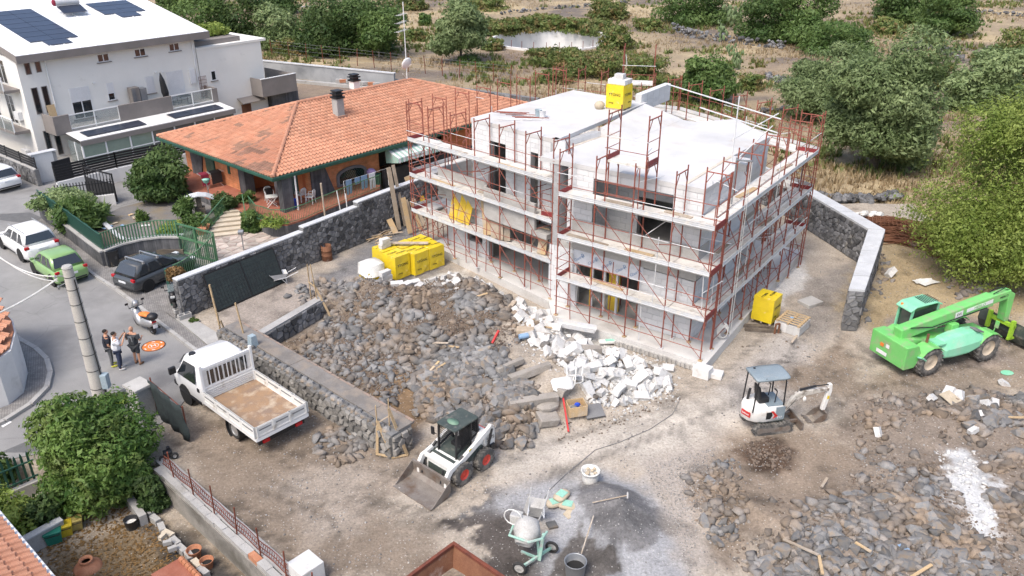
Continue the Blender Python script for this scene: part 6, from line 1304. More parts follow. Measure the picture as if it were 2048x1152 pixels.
m=MB();m.b2((-1.24,-.56,.45),(-1.19,.56,1.05));m.build('rear_door',K['mac_red'],S);m=MB();m.slab([(-1.15,-.4,1.02),(-.62,-.4,1.36),(-.62,.4,1.36),(-1.15,.4,1.02)],(0,0,.05));
for k in range(7):m.beam((-1.1,-.36+k*.12,1.12),(-.66,-.36+k*.12,1.42),.03,.03)
m.build('engine_grille',K['black'],S)
m=MB();m.loft([[(x,-y,1.93),(x,y,1.93),(x,y*.96,1.99),(x,-y*.96,1.99)]for x,y in((-.62,.42),(-.55,.46),(.45,.46),(.56,.43))]);m.build('cab_roof',K['cabdark'],S,bevel=.02);m=MB();m.smooth=True;m.loft([[(.18+.16*math.cos(t),.24*math.sin(t),z)for t in[R(a)for a in range(0,360,30)]]for z in(1.985,2.005)]);m.build('roof_hatch',pmat('hatch_green',(.16,.27,.19),.6),S)
m=MB()
for s in(-1,1):
 m.beam((.5,s*.42,.8),(.45,s*.42,1.94),.06,.06);m.beam((-.2,s*.42,.95),(-.25,s*.42,1.94),.05,.05);m.beam((-.58,s*.42,1.3),(-.56,s*.42,1.94),.06,.06);m.beam((.5,s*.42,1.0),(-.56,s*.42,1.35),.05,.05)
m.build('cab_frame',K['black'],S);m=MB()
for s in(-1,1):
 for k in range(17):x=.44-k*.06;m.tube((x,s*.425,.98+max(0,(.44-x)*.32)),(x,s*.425,1.93),.007,4)
 for k in range(12):z=1.05+k*.075;m.tube((.46,s*.425,z),(-.56,s*.425,z+.0),.007,4)
m.build('cab_mesh',K['black'],S);m=MB();m.b2((-.56,-.4,1.36),(-.53,.4,1.92));m.build('rear_window',K['glass'],S)
m=MB();m.b2((-.35,-.25,.85),(.1,.25,1.05));m.b2((-.42,-.25,1.0),(-.3,.25,1.55));m.build('seat',K['black'],S,bevel=.04);m=MB();m.slab([(-.3,-.5,.965),(.5,-.5,.835),(.5,.5,.835),(-.3,.5,.965)],(0,0,.02));m.slab([(.97,-.45,.32),(.97,.45,.32),(.955,.45,.6),(.955,-.45,.6)],(.03,0,0));m.build('cab_floor',K['cabdark'],S);m=MB();m.b2((.5,-.5,.62),(.95,.5,.72));m.b2((.5,-.5,.3),(.56,.5,.75));m.build('front_step',K['mac_white'],S,bevel=.02);m=MB();m.b2((.58,-.44,.725),(.9,.44,.735));m.build('step_tread',K['steel'],S)
m=MB();m.box((.12,.723,1.14),(.12,.006,.07),rot=Matrix.Rotation(R(25),3,'Y'));m.build('yellow_label',K['yellow'],S)
for s in(-1,1):
 m=MB();y0=s*.66;pts=[(-1.1,1.5),(-.95,1.6),(-.75,1.5),(.55,.95),(1.1,.85),(1.28,.6),(1.3,.2),(1.12,.2),(1.08,.55),(.95,.68),(.4,.78),(-.85,1.3)];plate_poly(m,pts,y0-.06,y0+.06);m.build('lift_arm',K['mac_white'],S,bevel=.015)
 m=MB();plate_poly(m,[(-1.2,.5),(-1.2,1.3),(-1.02,1.55),(-.88,1.5),(-.72,1.1),(-.7,.62),(-.95,.45)],s*.6-.04,s*.6+.04+.0);m.build('upright',K['mac_white'],S,bevel=.015)
 m=MB();m.tube((-.95,s*.73,1.45),(-.75,s*.73,.8),.045,8);m.tube((1.15,s*.45,.75),(1.3,s*.45,.3),.035,6);m.tube((.4,s*.64,1.02),(.58,s*.64,.9),.06,6);m.build('hydraulic_cylinder',K['black'],S)
m=MB();m.beam((.95,-.66,.8),(.95,.66,.8),.12,.14);m.build('cross_beam',K['mac_white'],S,bevel=.02)
lettering('S175',.2,(-.97,.645,1.0),(-1,0,0),(0,0,1),K['print'],S);m=MB();m.box((-1.02,.66,.62),(.22,.1,.26));m.build('tail_light',K['black'],S,bevel=.02);m=MB();m.beam((.52,-.47,1.45),(.56,-.62,1.5),.02,.02);m.box((.56,-.62,1.55),(.04,.14,.3));m.build('mirror',K['black'],S)
m=MB();pr=[(1.3,.62),(1.28,.2),(1.4,.05),(1.75,.02),(2.15,.02)]
for(x0,z0),(x1,z1)in zip(pr[:-1],pr[1:]):m.slab([(x0,-.9,z0),(x1,-.9,z1),(x1,.9,z1),(x0,.9,z0)],(.0,0,-.03))
for y in(-.92,.9):m.slab([(x,y,z)for x,z in pr],(0,.02,0))
m.b2((1.25,-.9,.55),(1.33,.9,.64));m.b2((2.1,-.92,-.005),(2.22,.92,.025));m.build('bucket',K['steel'],S)
def scooter(label,loc,rz,body='alu',jacket=True,box=True,helmet=True):
 t=thing('scooter',label,'scooter',loc,rz);r=.27
 for x in(-.68,.68):wheel(t,x,0,r,.13,'alu',.6,side=-1)
 m=MB();m.smooth=True;m.loft([[(x,-w,z0),(x,-w*1.1,(z0+z1)/2),(x,-w*.6,z1),(x,w*.6,z1),(x,w*1.1,(z0+z1)/2),(x,w,z0)]for x,w,z0,z1 in((-1.0,.08,.6,.72),(-.8,.15,.42,.8),(-.3,.19,.32,.76),(-.05,.19,.25,.6),(.2,.18,.22,.4),(.42,.18,.25,.75),(.55,.19,.4,1.0),(.72,.12,.5,.85),(.85,.05,.55,.65))]);m.build('body',K[body],t)
 m=MB();m.smooth=True;m.loft([[(x,-w,z),(x,-w*.7,z+.09),(x,w*.7,z+.09),(x,w,z)]for x,w,z in((-.85,.1,.76),(-.6,.16,.78),(-.2,.17,.74),(.02,.12,.68))]);m.build('seat',K['black'],t)
 m=MB();m.tube((.5,-.34,1.02),(.5,.34,1.02),.022,6);m.tube((.68,0,.27),(.5,0,1.02),.035,6);m.tube((.5,-.3,1.02),(.56,-.36,1.2),.01,4);m.tube((.5,.3,1.02),(.56,.36,1.2),.01,4);m.box((.56,-.38,1.24),(.03,.14,.09));m.box((.56,.38,1.24),(.03,.14,.09));m.build('handlebar',K['black'],t)
 m=MB();m.slab([(.6,-.2,.98),(.6,.2,.98),(.45,.15,1.3),(.45,-.15,1.3)],(.012,0,0));m.build('windscreen',K['clear'],t);m=MB();m.tube((-.3,-.18,.3),(-1.0,-.2,.38),.06,8);m.b2((-.95,.06,.25),(-.5,.14,.4));m.build('exhaust',K['black'],t)
 m=MB();m.b2((-1.08,-.1,.44),(-1.05,.1,.6));m.build('number_plate',K['plate'],t);m=MB();m.b2((-1.04,-.1,.68),(-.98,.1,.76));m.build('tail_light',K['redlight'],t);m=MB();m.box((.84,0,.78),(.06,.2,.12));m.build('headlight',K['lamp'],t,bevel=.02)
 if box:m=MB();m.smooth=True;m.ell((-.95,0,.98),(.26,.25,.17),10,6);m.build('top_box',K['black'],t)
 return t
sp=G(293,662);sa=facing(G(314,672),G(270,645));sp0=(G(316,672)+G(268,645))/2
scooter('silver and black maxi scooter with an orange bag parked on the street by the kerb',sp0,sa)
t=thing('rain_jacket','orange cloth lying over the seat of the silver scooter','cloth',sp0+Vector((0,0,.84)),sa);m=MB();m.smooth=True;m.ell((-.35,0,.05),(.3,.2,.1),8,5);m.ell((-.15,.08,.03),(.2,.18,.09),8,5);m.build('cloth',K['orange_pad'],t)
t=thing('helmet','silver crash helmet resting on the scooter mirror and handlebar','helmet',sp0+Vector((math.cos(sa)*.52,math.sin(sa)*.52,1.16)),sa);m=MB();m.smooth=True;m.lathe([(.11,-.13),(.14,-.05),(.145,.03),(.11,.11),(.05,.145),(.001,.15)],12);m.build('shell',K['alu'],t);m=MB();m.smooth=True;m.ell((.05,0,0),(.11,.125,.06),8,5);m.build('visor',K['glass'],t)
scooter('dark scooter half hidden behind the end of the lava stone wall',G(352,611)+Vector((0,0,.06)),sa+R(150),body='black',box=False)
def skin(name,verts,edges,radii,mat,parent,root=0,sub=1):
 me=bpy.data.meshes.new(name);me.from_pydata([tuple(v)for v in verts],edges,[]);o=bpy.data.objects.new(name,me);put(o,parent)
 o.modifiers.new('skin','SKIN');
 if not me.skin_vertices:me.skin_vertices.new()if hasattr(me.skin_vertices,'new')else None
 if not me.skin_vertices:
  bm=bmesh.new();bm.from_mesh(me);bm.verts.layers.skin.verify();bm.to_mesh(me);bm.free()
 for i,r in enumerate(radii):
  s=me.skin_vertices[0].data[i];s.radius=(r,r)if not isinstance(r,tuple)else r;s.use_root=(i==root)
 if sub:m=o.modifiers.new('sub','SUBSURF');m.levels=sub;m.render_levels=sub
 me.materials.append(mat)
 for p in me.polygons:p.use_smooth=True
 return o
def person(label,loc,rz,H=1.74,top='tee_white',legs='jeans',shorts=False,shoes='shoe_w',hair=True,pose='stand',belly=0.0,group=None):
 """x forward, y left; pose sets where the hands are"""
 t=thing('person',label,'person',loc,rz);k=H/1.75
 hands={'phone':[(.36,.1,1.55),(.42,-.03,1.58)],'stand':[(.1,.24,.88),(.16,-.2,.95)],'hips':[(.2,.12,1.12),(.3,-.2,1.2)]}[pose]
 elb={'phone':[(.16,.3,1.2),(.2,-.28,1.2)],'stand':[(-.02,.3,1.12),(-.02,-.3,1.12)],'hips':[(-.02,.33,1.15),(.02,-.33,1.17)]}[pose]
 V=[(0,0,.95),(0,0,1.1),(0,0,1.3),(-.01,0,1.45),(.0,0,1.53),(.02,0,1.6)];E=[(i,i+1)for i in range(5)];Rd=[(.12,.12),(.12,.12),(.125,.12),(.11,.09),.055,.055]
 for s,i in((1,0),(-1,1)):
  n=len(V);V+=[(-.01,s*.19,1.42),elb[i],tuple(np.array(elb[i])*.15+np.array(hands[i])*.85),hands[i]];E+=[(3,n),(n,n+1),(n+1,n+2),(n+2,n+3)];Rd+=[.06,.042,.03,.033]
  for f in range(4):m=len(V);d=Vector(hands[i])-Vector(elb[i]);d.normalize();sd=d.cross(Vector((0,0,1))).normalized()*(.022*(f-1.5));p=Vector(hands[i])+sd+d*.03;q=p+d*(.05+.01*(f in(1,2)))+Vector((0,0,-.015));V+=[tuple(p),tuple(q)];E+=[(n+3,m),(m,m+1)];Rd+=[.011,.009]
  m=len(V);p=Vector(hands[i])+Vector((.02,-s*.04,.02));V+=[tuple(p),tuple(p+Vector((.03,-s*.015,.01)))];E+=[(n+3,m),(m,m+1)];Rd+=[.012,.01]
  n=len(V);st=.05*s if pose!='phone' else .09*s;V+=[(.0,s*.1,.88),(.02+st*.3,s*.115,.5),(-.02+st*.3,s*.12,.1),(.1+st*.3,s*.14,.04)];E+=[(0,n),(n,n+1),(n+1,n+2),(n+2,n+3)];Rd+=[.092,.06,.04,.035]
 V=[Vector(v)*k for v in V];skin('body',V,E,Rd,K['skin'],t)
 m=MB();m.smooth=True;m.ell((.02,0,1.665),(.098,.076,.11),12,10);m.ell((.055,0,1.6),(.055,.052,.055),8,6);m.ell((.122,0,1.655),(.018,.012,.022),6,4)
 for s in(-1,1):m.ell((.01,s*.078,1.655),(.02,.012,.032),6,4)
 m.v=[tuple(Vector(v)*k)for v in m.v];h=m.build('head',K['skin'],t);m=MB()
 for s in(-1,1):m.ell((.108,s*.03,1.68),(.008,.013,.007),6,4)
 m.v=[tuple(Vector(v)*k)for v in m.v];m.build('eyes',K['hair'],h);m=MB();m.ell((.105,0,1.605),(.007,.022,.006),6,4);m.v=[tuple(Vector(v)*k)for v in m.v];m.build('mouth',K['crimson'],h)
 if hair:
  m=MB();m.smooth=True;m.ell((.0,0,1.695),(.102,.084,.09),12,8);m.v=[(x,y,max(z,1.655-.0*x)if x<.05 else max(z,1.735))for x,y,z in m.v];m.v=[tuple(Vector(v)*k)for v in m.v];m.build('hair',K['hair'],t)
 V=[(0,0,.87),(0,0,1.1),(0,0,1.3),(-.01,0,1.46)];E=[(0,1),(1,2),(2,3)];Rd=[(.2,.2),(.2+belly,.2+belly),(.205,.2),(.165,.14)]
 for s,i in((1,0),(-1,1)):n=len(V);e=Vector(elb[i]);p=Vector((-.01,s*.2,1.41));V+=[tuple(p),tuple(p.lerp(e,.75))];E+=[(3,n),(n,n+1)];Rd+=[.1,.085]
 skin('shirt',[Vector(v)*k for v in V],E,Rd,K[top],t)
 V=[(0,0,.96)];E=[];Rd=[(.165,.165)]
 for s in(1,-1):
  st=.05*s if pose!='phone' else .09*s;n=len(V);V+=[(.0,s*.1,.86),(.02+st*.3,s*.115,.5 if not shorts else .52)];E+=[(0,n),(n,n+1)];Rd+=[.112,.085 if not shorts else .1]
  if not shorts:V+=[(-.02+st*.3,s*.12,.08)];E+=[(n+1,n+2)];Rd+=[.062]
 skin('shorts' if shorts else 'trousers',[Vector(v)*k for v in V],E,Rd,K[legs],t)
 for s in(1,-1):
  st=.05*s if pose!='phone' else .09*s;m=MB();m.smooth=True;m.ell((.06+st*.3,s*.135,.05),(.135,.052,.055),10,6,Matrix.Rotation(s*R(12),3,'Z'));m.v=[(x,y,max(z,.0))for x,y,z in m.v];m.build('shoe',K[shoes],t)
 return t
def yaw(deg):return R(deg)
p1=G(226,732);p2=G(243,738);p3=G(277,728)
person('man in navy t-shirt and grey trousers standing behind the man in white',p1,R(35),1.74,'tee_navy','greytr',shoes='shoe_y',pose='stand')
person('man in white t-shirt and dark jeans holding up a phone',p2,R(30),1.76,'tee_white','jeans',shoes='shoe_w',pose='phone',belly=.03)
P3=person('bald man in grey t-shirt and shorts standing beside the orange landing pad',p3,R(75),1.78,'tee_grey','tee_grey',True,'sandal',hair=False,pose='hips')
c30,s30=math.cos(R(30)),math.sin(R(30));ph=thing('phone','black phone with grip held up by the man in white','phone',p2+Vector((.43*c30-.03*s30,.43*s30+.03*c30,1.6)),R(30));m=MB();m.b2((-.01,-.04,-.02),(.01,.04,.14));m.tube((0,0,-.1),(0,0,0),.018,6);m.build('phone_body',K['black'],ph)
m=MB();m.box((-.16,0,1.3),(.006,.2,.26));m.build('shirt_print',K['greymet'],P3)
pc=G(307,692);pad=thing('landing_pad','round orange drone landing pad marked H lying on the street','landing pad',pc,R(35));n=32
m=MB();m.prism([(.5*math.cos(2*math.pi*k/n),.5*math.sin(2*math.pi*k/n))for k in range(n)],0,.012);m.build('pad_cloth',K['orange_pad'],pad)
def ring(r0,r1,z,mat,nm):
 m=MB();vs=[(r*math.cos(2*math.pi*k/n),r*math.sin(2*math.pi*k/n),z)for r in(r0,r1)for k in range(n)];m.add(vs,[(k,n+k,n+(k+1)%n,(k+1)%n)[::-1]if False else(k,(k+1)%n,n+(k+1)%n,n+k)[::-1]for k in range(n)]);m.build(nm,mat,pad)
ring(.465,.505,.016,K['black'],'rim');ring(.2,.225,.016,K['shutter'],'printed_ring');lettering('H',.34,(0,0,.016),(1,0,0),(0,1,0),K['shutter'],pad)
for k in range(6):a=math.pi*k/3+.3;m=MB();m.box((.38*math.cos(a),.38*math.sin(a),.015),(.05,.14,.004),rz=a);m.build('printed_mark',K['shutter'],pad)
pb=G(206,812);pole=thing('utility_pole','tall tapered concrete utility pole standing on the street with black bands','pole',pb);m=MB();m.smooth=True;m.tube((0,0,-.2),(0,0,5.9),.29,16,.18);m.smooth=False;m.build('pole_shaft',K['polecon'],pole)
m=MB();m.lathe([(.175,5.9),(.195,5.95),(.16,6.02),(.001,6.04)],14);m.build('pole_cap',K['concrete'],pole)
for z in(.9,1.7,2.4,3.1,3.8,4.5,5.1,5.6):m=MB();r_=.29-.11*z/5.9+.006;m.lathe([(r_,z-.015),(r_+.004,z),(r_,z+.015)],16,close=False);m.build('band',K['black'],pole)
m=MB();m.tube((.31,-.1,0),(.2,-.08,5.5),.02,5);m.tube((.28,.0,0),(.2,.02,4),.015,5);m.build('cable_riser',K['black'],pole)
m=MB();m.b2((.26,-.2,.9),(.5,.08,1.5));m.build('meter_box',K['greybox'],pole,bevel=.015);m=MB();m.tube((-.1,0,5.6),(-.45,-.1,5.65),.02,5);m.tube((-.05,0,5.4),(-.4,-.15,5.25),.02,5);m.ell((-.45,-.1,5.6),(.05,.05,.09));m.ell((-.4,-.15,5.22),(.05,.05,.09));m.build('insulator_bracket',K['greymet'],pole)
def cable(label,p,q,sag,r=.02,mat='film',n=24):
 p,q=Vector(p),Vector(q);m=MB();m.path([p.lerp(q,k/n)-Vector((0,0,sag*4*(k/n)*(1-k/n)))for k in range(n+1)],r,5);o=m.build('overhead_cable',K[mat],label=label,cat='cable',group='cables at the utility pole');return o
pt=pb+Vector((-.4,-.1,5.55))
cable('thick pale overhead cable running from the pole top to the left edge',pt,G(-120,665,5.2),.25,.035);cable('thin upper overhead cable running from the pole top over the parked cars',pt+Vector((0,0,.1)),G(-60,468,6.5),.5,.022);cable('thin lower overhead cable running from the pole top towards the upper street',pt-Vector((0,0,.1)),G(-40,480,5.8),.45,.022)
jb=G(503,690,.95);t=thing('junction_box','grey blue junction box on the end of the low stone wall','junction box',G(507,694,.95),R(-40));m=MB();m.box((0,0,.28),(.34,.34,.56),taper=.75);m.build('box_body',K['greybox'],t,bevel=.01);m=MB();m.b2((-.15,-.15,-.1),(.15,.15,0));m.build('base',K['black'],t)
def pack(label,loc,rz,w=1.0,d=1.0,h=1.25,torn=False,txt=True,group='yellow wrapped packs of blocks',pallet=True):
 t=thing('block_pack',label,'block pack',loc,rz,group);rg=random.Random(label);m=MB()
 nx=4;ring=lambda z,k:[(x*k+rg.uniform(-.012,.012),y*k+rg.uniform(-.012,.012),z+rg.uniform(-.012,.012))for x,y in[(-w/2+w*i/nx,-d/2)for i in range(nx)]+[(w/2,-d/2+d*i/nx)for i in range(nx)]+[(w/2-w*i/nx,d/2)for i in range(nx)]+[(-w/2,d/2-d*i/nx)for i in range(nx)]]
 m.loft([ring(.1+(h-.1)*k/5,1.0 if k<5 else .985)for k in range(6)]);m.build('wrapping',K['yellow'],t)
 m=MB();m.b2((-w*.36,-d*.37,h+.002),(-w*.34,d*.36,h+.022));m.b2((w*.1,-d*.36,h+.002),(w*.115,d*.36,h+.02));m.build('wrap_fold',K['yellow'],t)
 if pallet:
  for y in(-d*.42,0,d*.42):m=MB();m.b2((-w/2,y-.05,.0),(w/2,y+.05,.1));m.build('pallet_bearer',K['woodold'],t)
 if txt:
  lettering('YTONG',.2,(0,-d/2-.016,h*.62),(1,0,0),(0,0,1),K['print'],t);lettering('YTONG',.2,(w/2+.016,0,h*.62),(0,1,0),(0,0,1),K['print'],t);lettering('YTONG',.17,(-w*.2,.1,h+.024),(1,0,0),(0,1,0),K['print'],t);lettering('YTONG',.17,(w*.2,-.15,h+.024),(1,0,0),(0,1,0),K['print'],t)
  lettering('ytong',.12,(-.2,-d/2-.016,h*.3),(1,0,0),(0,0,1),K['print'],t);lettering('ytong',.12,(w/2+.016,.2,h*.3),(0,1,0),(0,0,1),K['print'],t)
 if torn:m=MB();m.smooth=True;m.loft([[(x*k+rg.uniform(-.03,.03),y*k+rg.uniform(-.03,.03),z+rg.uniform(-.03,.03))for x,y in[(-.5,-.5),(0,-.52),(.5,-.5),(.52,0),(.5,.5),(0,.52),(-.5,.5),(-.52,0)]]for z,k in((h-.4,w*1.08),(h-.38,w*1.05),(h+.22,w*1.02),(h+.25,w*.96),(h+.26,w*.4))]);m.build('torn_film',K['film'],t)
 return t
ya=R(-38)
pl=[(808,556,'front corner pack, scuffed white on top, nearest the wrapped white blocks'),(775,527,'yellow pack behind the scuffed front one, with loose blocks on its top'),(838,547,'right front yellow pack nearest the rubble heap'),(870,524,'rightmost yellow pack nearest the scaffold foot'),(805,500,'yellow pack in the back row beside the long plank'),(842,497,'farthest yellow pack at the timber boards')]
pkc=G(838,550);ex_=Vector((math.cos(R(46)),math.sin(R(46)),0));ey_=Vector((-ex_.y,ex_.x,0))
grid=[(0,.35),(1.05,.95),(0,-.7-.05),(1.1,-.12),(2.1,.95),(2.15,-.1)]
packs=[((804,560),1.35),((768,528),1.3),((834,553),1.3),((872,540),1.3),((806,512),1.25),((843,514),1.25)]
for((u,v),h),(_,_,lab)in zip(packs,pl):
 pass
base=G(812,560)-ex_*.4;
offs=[(0,0,1.35),(.15,1.12,1.3),(1.05,-.28,1.3),(2.1,-.32,1.3),(1.2,.85,1.25),(2.25,.78,1.25)]
for(ox,oy,h),(_,_,lab)in zip(offs,pl):
 q=base+ex_*(ox)+ey_*(oy+.45)+Vector((.1,.45,0));q.z=max(0,hz(q.x,q.y))-.02;pack(lab,q,R(46)+rng.uniform(-.05,.05),.99,.99,h)
q=base+ex_*(-.9)+ey_*1.15;q.z=hz(q.x,q.y);pack('low half open pack with cloudy torn film left of the yellow packs',q,R(40),.95,.95,.85,torn=True)
def white_block(label,loc,rz,s=(.62,.3,.25),tilt=0,mat='frag',group='loose white aerated blocks',name='white_block'):
 m=MB();m.box((0,0,s[2]/2),s);m.v=[(x+rng.uniform(-.012,.012),y+rng.uniform(-.012,.012),z)for x,y,z in m.v];o=m.build(name,K[mat],label=label,cat='block',group=group,loc=loc,rz=rz,bevel=.012);o.rotation_euler=(tilt,rng.uniform(-.05,.05),rz);return o
z0=hz(*tuple(q)[:2])
bq=G(772,572)
for i,(dx,dy,dz)in enumerate(((0,0,0),(.02,.02,.25),(-.02,.0,.5))):white_block(['lowest','middle','topmost'][i]+' white block of the short stack by the torn pack',(bq.x+dx,bq.y+dy,hz(bq.x,bq.y)+dz),R(40)+.1*i)
for i,(u,v,rz)in enumerate(((795,583,.2),(812,585,.9),(828,575,.5),(838,584,1.2))):g=G(u,v,.2);white_block(['white block leaning over another near the torn pack','pale block end on among the stones by the yellow packs','long white block lying nearest the front yellow pack','short white block piece at the edge of the stones'][i],(g.x,g.y,hz(g.x,g.y)+.02),rz,tilt=.15)
tp=base+ex_*.1+ey_*1.5+Vector((.1,.45,1.31))
for i in range(2):white_block('white block lying %s on the scuffed yellow pack'%('flat' if not i else 'second layer'),(tp.x,tp.y,tp.z+.25*i),R(46),(.62-.1*i,.3,.25))
def plank(label,p,q,w=.2,th=.03,mat='woodold',group=None,name='plank',cat='plank',up=(0,0,1)):
 m=MB();p,q=Vector(p),Vector(q);c=(p+q)/2;m.beam(p-c,q-c,w,th,up);return m.build(name,K[mat],label=label,cat=cat,group=group,loc=c)
plank('long grey plank lying across the tops of the yellow packs',base+ex_*.1+ey_*2.1+Vector((.1,.4,1.4)),base+ex_*1.9+ey_*.1+Vector((.1,.5,1.4)),.24,.05)
q=W(10.9,10.6,7.91);pack('yellow pack with white blocks on its top standing on the white roof',W(9.6,9.6,7.9),b_ang+R(180),1.0,1.0,1.3,group='yellow wrapped packs of blocks',pallet=True)
for i in range(5):white_block('white block on top of the roof pack, %s'%['left front','right front','left back','right back','topmost'][i],tuple(W(9.6+(-.25 if i%2 else .25)*(i<4),9.6+(.22 if i in(2,3)else-.22)*(i<4),9.21+(.25 if i==4 else 0))),b_ang+rng.uniform(-.1,.1),(.5,.4,.25))
pack('single yellow pack standing on planks by the right corner of the scaffolding',G(1528,650)+Vector((.12,.35,.12)),R(52),.98,.98,1.28)
g=G(1515,660)
for i,(dy,lab)in enumerate(((0,'near'),(.5,'far'))):plank('dark skid plank under the single yellow pack, %s side'%lab,(g.x-.6,g.y+dy*.8-.05,.06),(g.x+1.0,g.y+dy*.8-.25,.06),.2,.1,'bark')
t=thing('clamp_frame','rusty iron clamp frame leaning on the single yellow pack','frame',G(1549,668),R(20));m=MB();m.tube((0,0,0),(0,0,.5),.05,6);m.tube((.2,0,0),(.2,0,.5),.05,6);m.tube((0,0,.5),(.2,0,.5),.05,6);m.build('frame',K['rust'],t)
q=G(1583,656);t=thing('block_layer','square layer of white blocks under a wooden pallet beside the single yellow pack','blocks',q,R(50))
for i in range(2):
 for j in range(4):m=MB();m.b2((-.62+i*.62+.005,-.6+j*.3+.004,0),(i*.62-.005,-.6+(j+1)*.3-.004,.42));m.build('block',K['frag'],t)
t=thing('pallet','slatted wooden pallet lying on the square layer of white blocks','pallet',q+Vector((0,0,.425)),R(50))
for y in(-.5,0,.5):m=MB();m.b2((-.6,y-.05,0),(.6,y+.05,.09));m.build('bearer',K['woodnew'],t)
for k in range(6):m=MB();m.b2((-.6+k*.22,-.6,.09),(-.6+k*.22+.1,.55,.112));m.build('slat',K['woodnew'],t)
m=MB();m.b2((-.1,-.03,.112),(.02,.12,.14));m.build('blue_rag',K['lblue'],t)
white_block('grey concrete slab lying alone on the gravel before the angled wall',tuple(G(1620,608)),.5,(.95,.75,.18),mat='concrete',group=None,name='concrete_slab')
for i,(u,v,s)in enumerate(((1405,752,(.7,.5,.45)),(1430,752,(.6,.5,.2)),(1398,738,(.6,.4,.3)))):g=G(u,v);white_block('white block %s at the corner of the base slab'%['tall and square','flat and tilted','half hidden'][i],(g.x,g.y,hz(g.x,g.y)),b_ang+.2*i,s)
mx=thing('cement_mixer','cement caked mixer with a mint green frame and two wheels beside the sand','cement mixer',G(1060,1120),R(-20));Mt=Matrix.Rotation(R(35),3,'Y')
m=MB();m.smooth=True;m.lathe([(.02,-.42),(.28,-.38),(.4,-.12),(.4,.06),(.27,.36),(.24,.42),(.2,.42),(.22,.3),(.3,.0),(.001,-.1)],20,(-.15,.1,1.0),Matrix.Rotation(R(125),3,'X'),close=False);m.build('drum',K['drum'],mx)
m=MB();m.path([(-.6,.2,1.0),(-.55,-.3,1.05),(.1,-.42,1.1),(.4,-.1,1.05),(.42,.3,.98)],.04,6);m.beam((.38,.1,1.05),(.3,0,.1),.09,.09);m.beam((.1,.3,.8),(.3,0,.1),.07,.07);m.beam((-.1,-.6,.2),(.5,.5,.2),.07,.07);m.beam((.3,0,.15),(-.35,.2,.05),.06,.06);m.build('frame',K['teal'],mx);m=MB();m.b2((-.75,.25,.95),(-.4,.55,1.3));m.build('motor_box',K['drum'],mx,bevel=.03);m=MB();
pts=[(-.6+.28*math.cos(R(a)),.15,1.35+.28*math.sin(R(a)))for a in range(0,360,30)];m.path(pts+[pts[0]],.018,5);m.build('tilt_wheel',K['plastic_w'],mx)
for y,x in((-.62,-.12),(.52,.52)):wheel(mx,x,y,.21,.08,'drum',.7,side=-1 if y>0 else 1,spokes=6)
def barrow(label,loc,rz,tilt=None,mat='drum',z=0.0):
 t=thing('wheelbarrow',label,'wheelbarrow',loc,rz)
 if tilt:t.rotation_euler=tilt
 m=MB();m.loft([[(-.42,-.3,.62),(.5,-.34,.68),(.5,.34,.68),(-.42,.3,.62)],[(-.25,-.2,.36),(.25,-.22,.34),(.25,.22,.34),(-.25,.2,.36)]],cap=False);m.add([(-.25,-.2,.36),(.25,-.22,.34),(.25,.22,.34),(-.25,.2,.36)],[(0,1,2,3)]);m.build('tray',K[mat],t);m=MB()
 for s in(-1,1):m.path([(.6,s*.06,.2),(.2,s*.2,.33),(-.3,s*.24,.38),(-.95,s*.28,.62)],.02,5);m.path([(-.3,s*.24,.36),(-.35,s*.26,.0),(-.1,s*.2,.33)],.018,5)
 m.build('handle_frame',K['galv'],t);wheel(t,.62,0,.2,.08,'alu',.5);return t
barrow('cement crusted wheelbarrow tipped up on its nose behind the mixer',G(1068,1062)+Vector((0,0,.35)),0,(R(25),R(70),R(110)));g=G(560,568);barrow('galvanised wheelbarrow standing by the stone wall beside the shade net panel',(g.x,g.y,hz(g.x,g.y)),R(205),mat='galv')
def bucket(label,loc,r=.16,h=.32,mat='bucketblk',fill=None,name='bucket',cat='bucket',taper=.85):
 t=thing(name,label,cat,loc,rng.uniform(0,6));m=MB();m.smooth=True;m.lathe([(r*taper,0),(r,h*.97),(r*1.06,h),(r*.97,h),(r*.94,h*.95),(r*taper*.95,.04),(.001,.035)],18,close=False);m.build(name+'_body',K[mat],t);m=MB();m.lathe([(r*.9,h*.55),(.001,h*.56)],16,close=False);m.build('contents',K[fill or 'dark'],t);return t
bucket('large black tub with water standing at the bottom edge of the photo',G(1150,1150),.32,.55,'greymet');bucket('black bin standing in the corner by the curved garden wall',G(228,530)+Vector((0,0,.06)),.36,.85,name='bin',cat='bin')
t=thing('big_bag','open translucent rubble bag standing on the sand beside the haul track','bag',G(1180,966));t.scale=(.8,.8,.85);m=MB();m.smooth=True;rg=random.Random(4);m.loft([[(r*math.cos(2*math.pi*k/14)*(1+rg.uniform(-.06,.06)),r*math.sin(2*math.pi*k/14)*(1+rg.uniform(-.06,.06)),z+rg.uniform(-.02,.02))for k in range(14)]for z,r in((0,.3),(.2,.34),(.45,.36),(.62,.34),(.66,.4),(.58,.42),(.6,.31),(.5,.3))]);m.build('bag',K['film'],t);m=MB()
for k in range(9):m.ell((rg.uniform(-.2,.2),rg.uniform(-.2,.2),.55+rg.uniform(0,.06)),(.09,.07,.06),6,4)
m.build('bag_rubble',K['sack'],t)
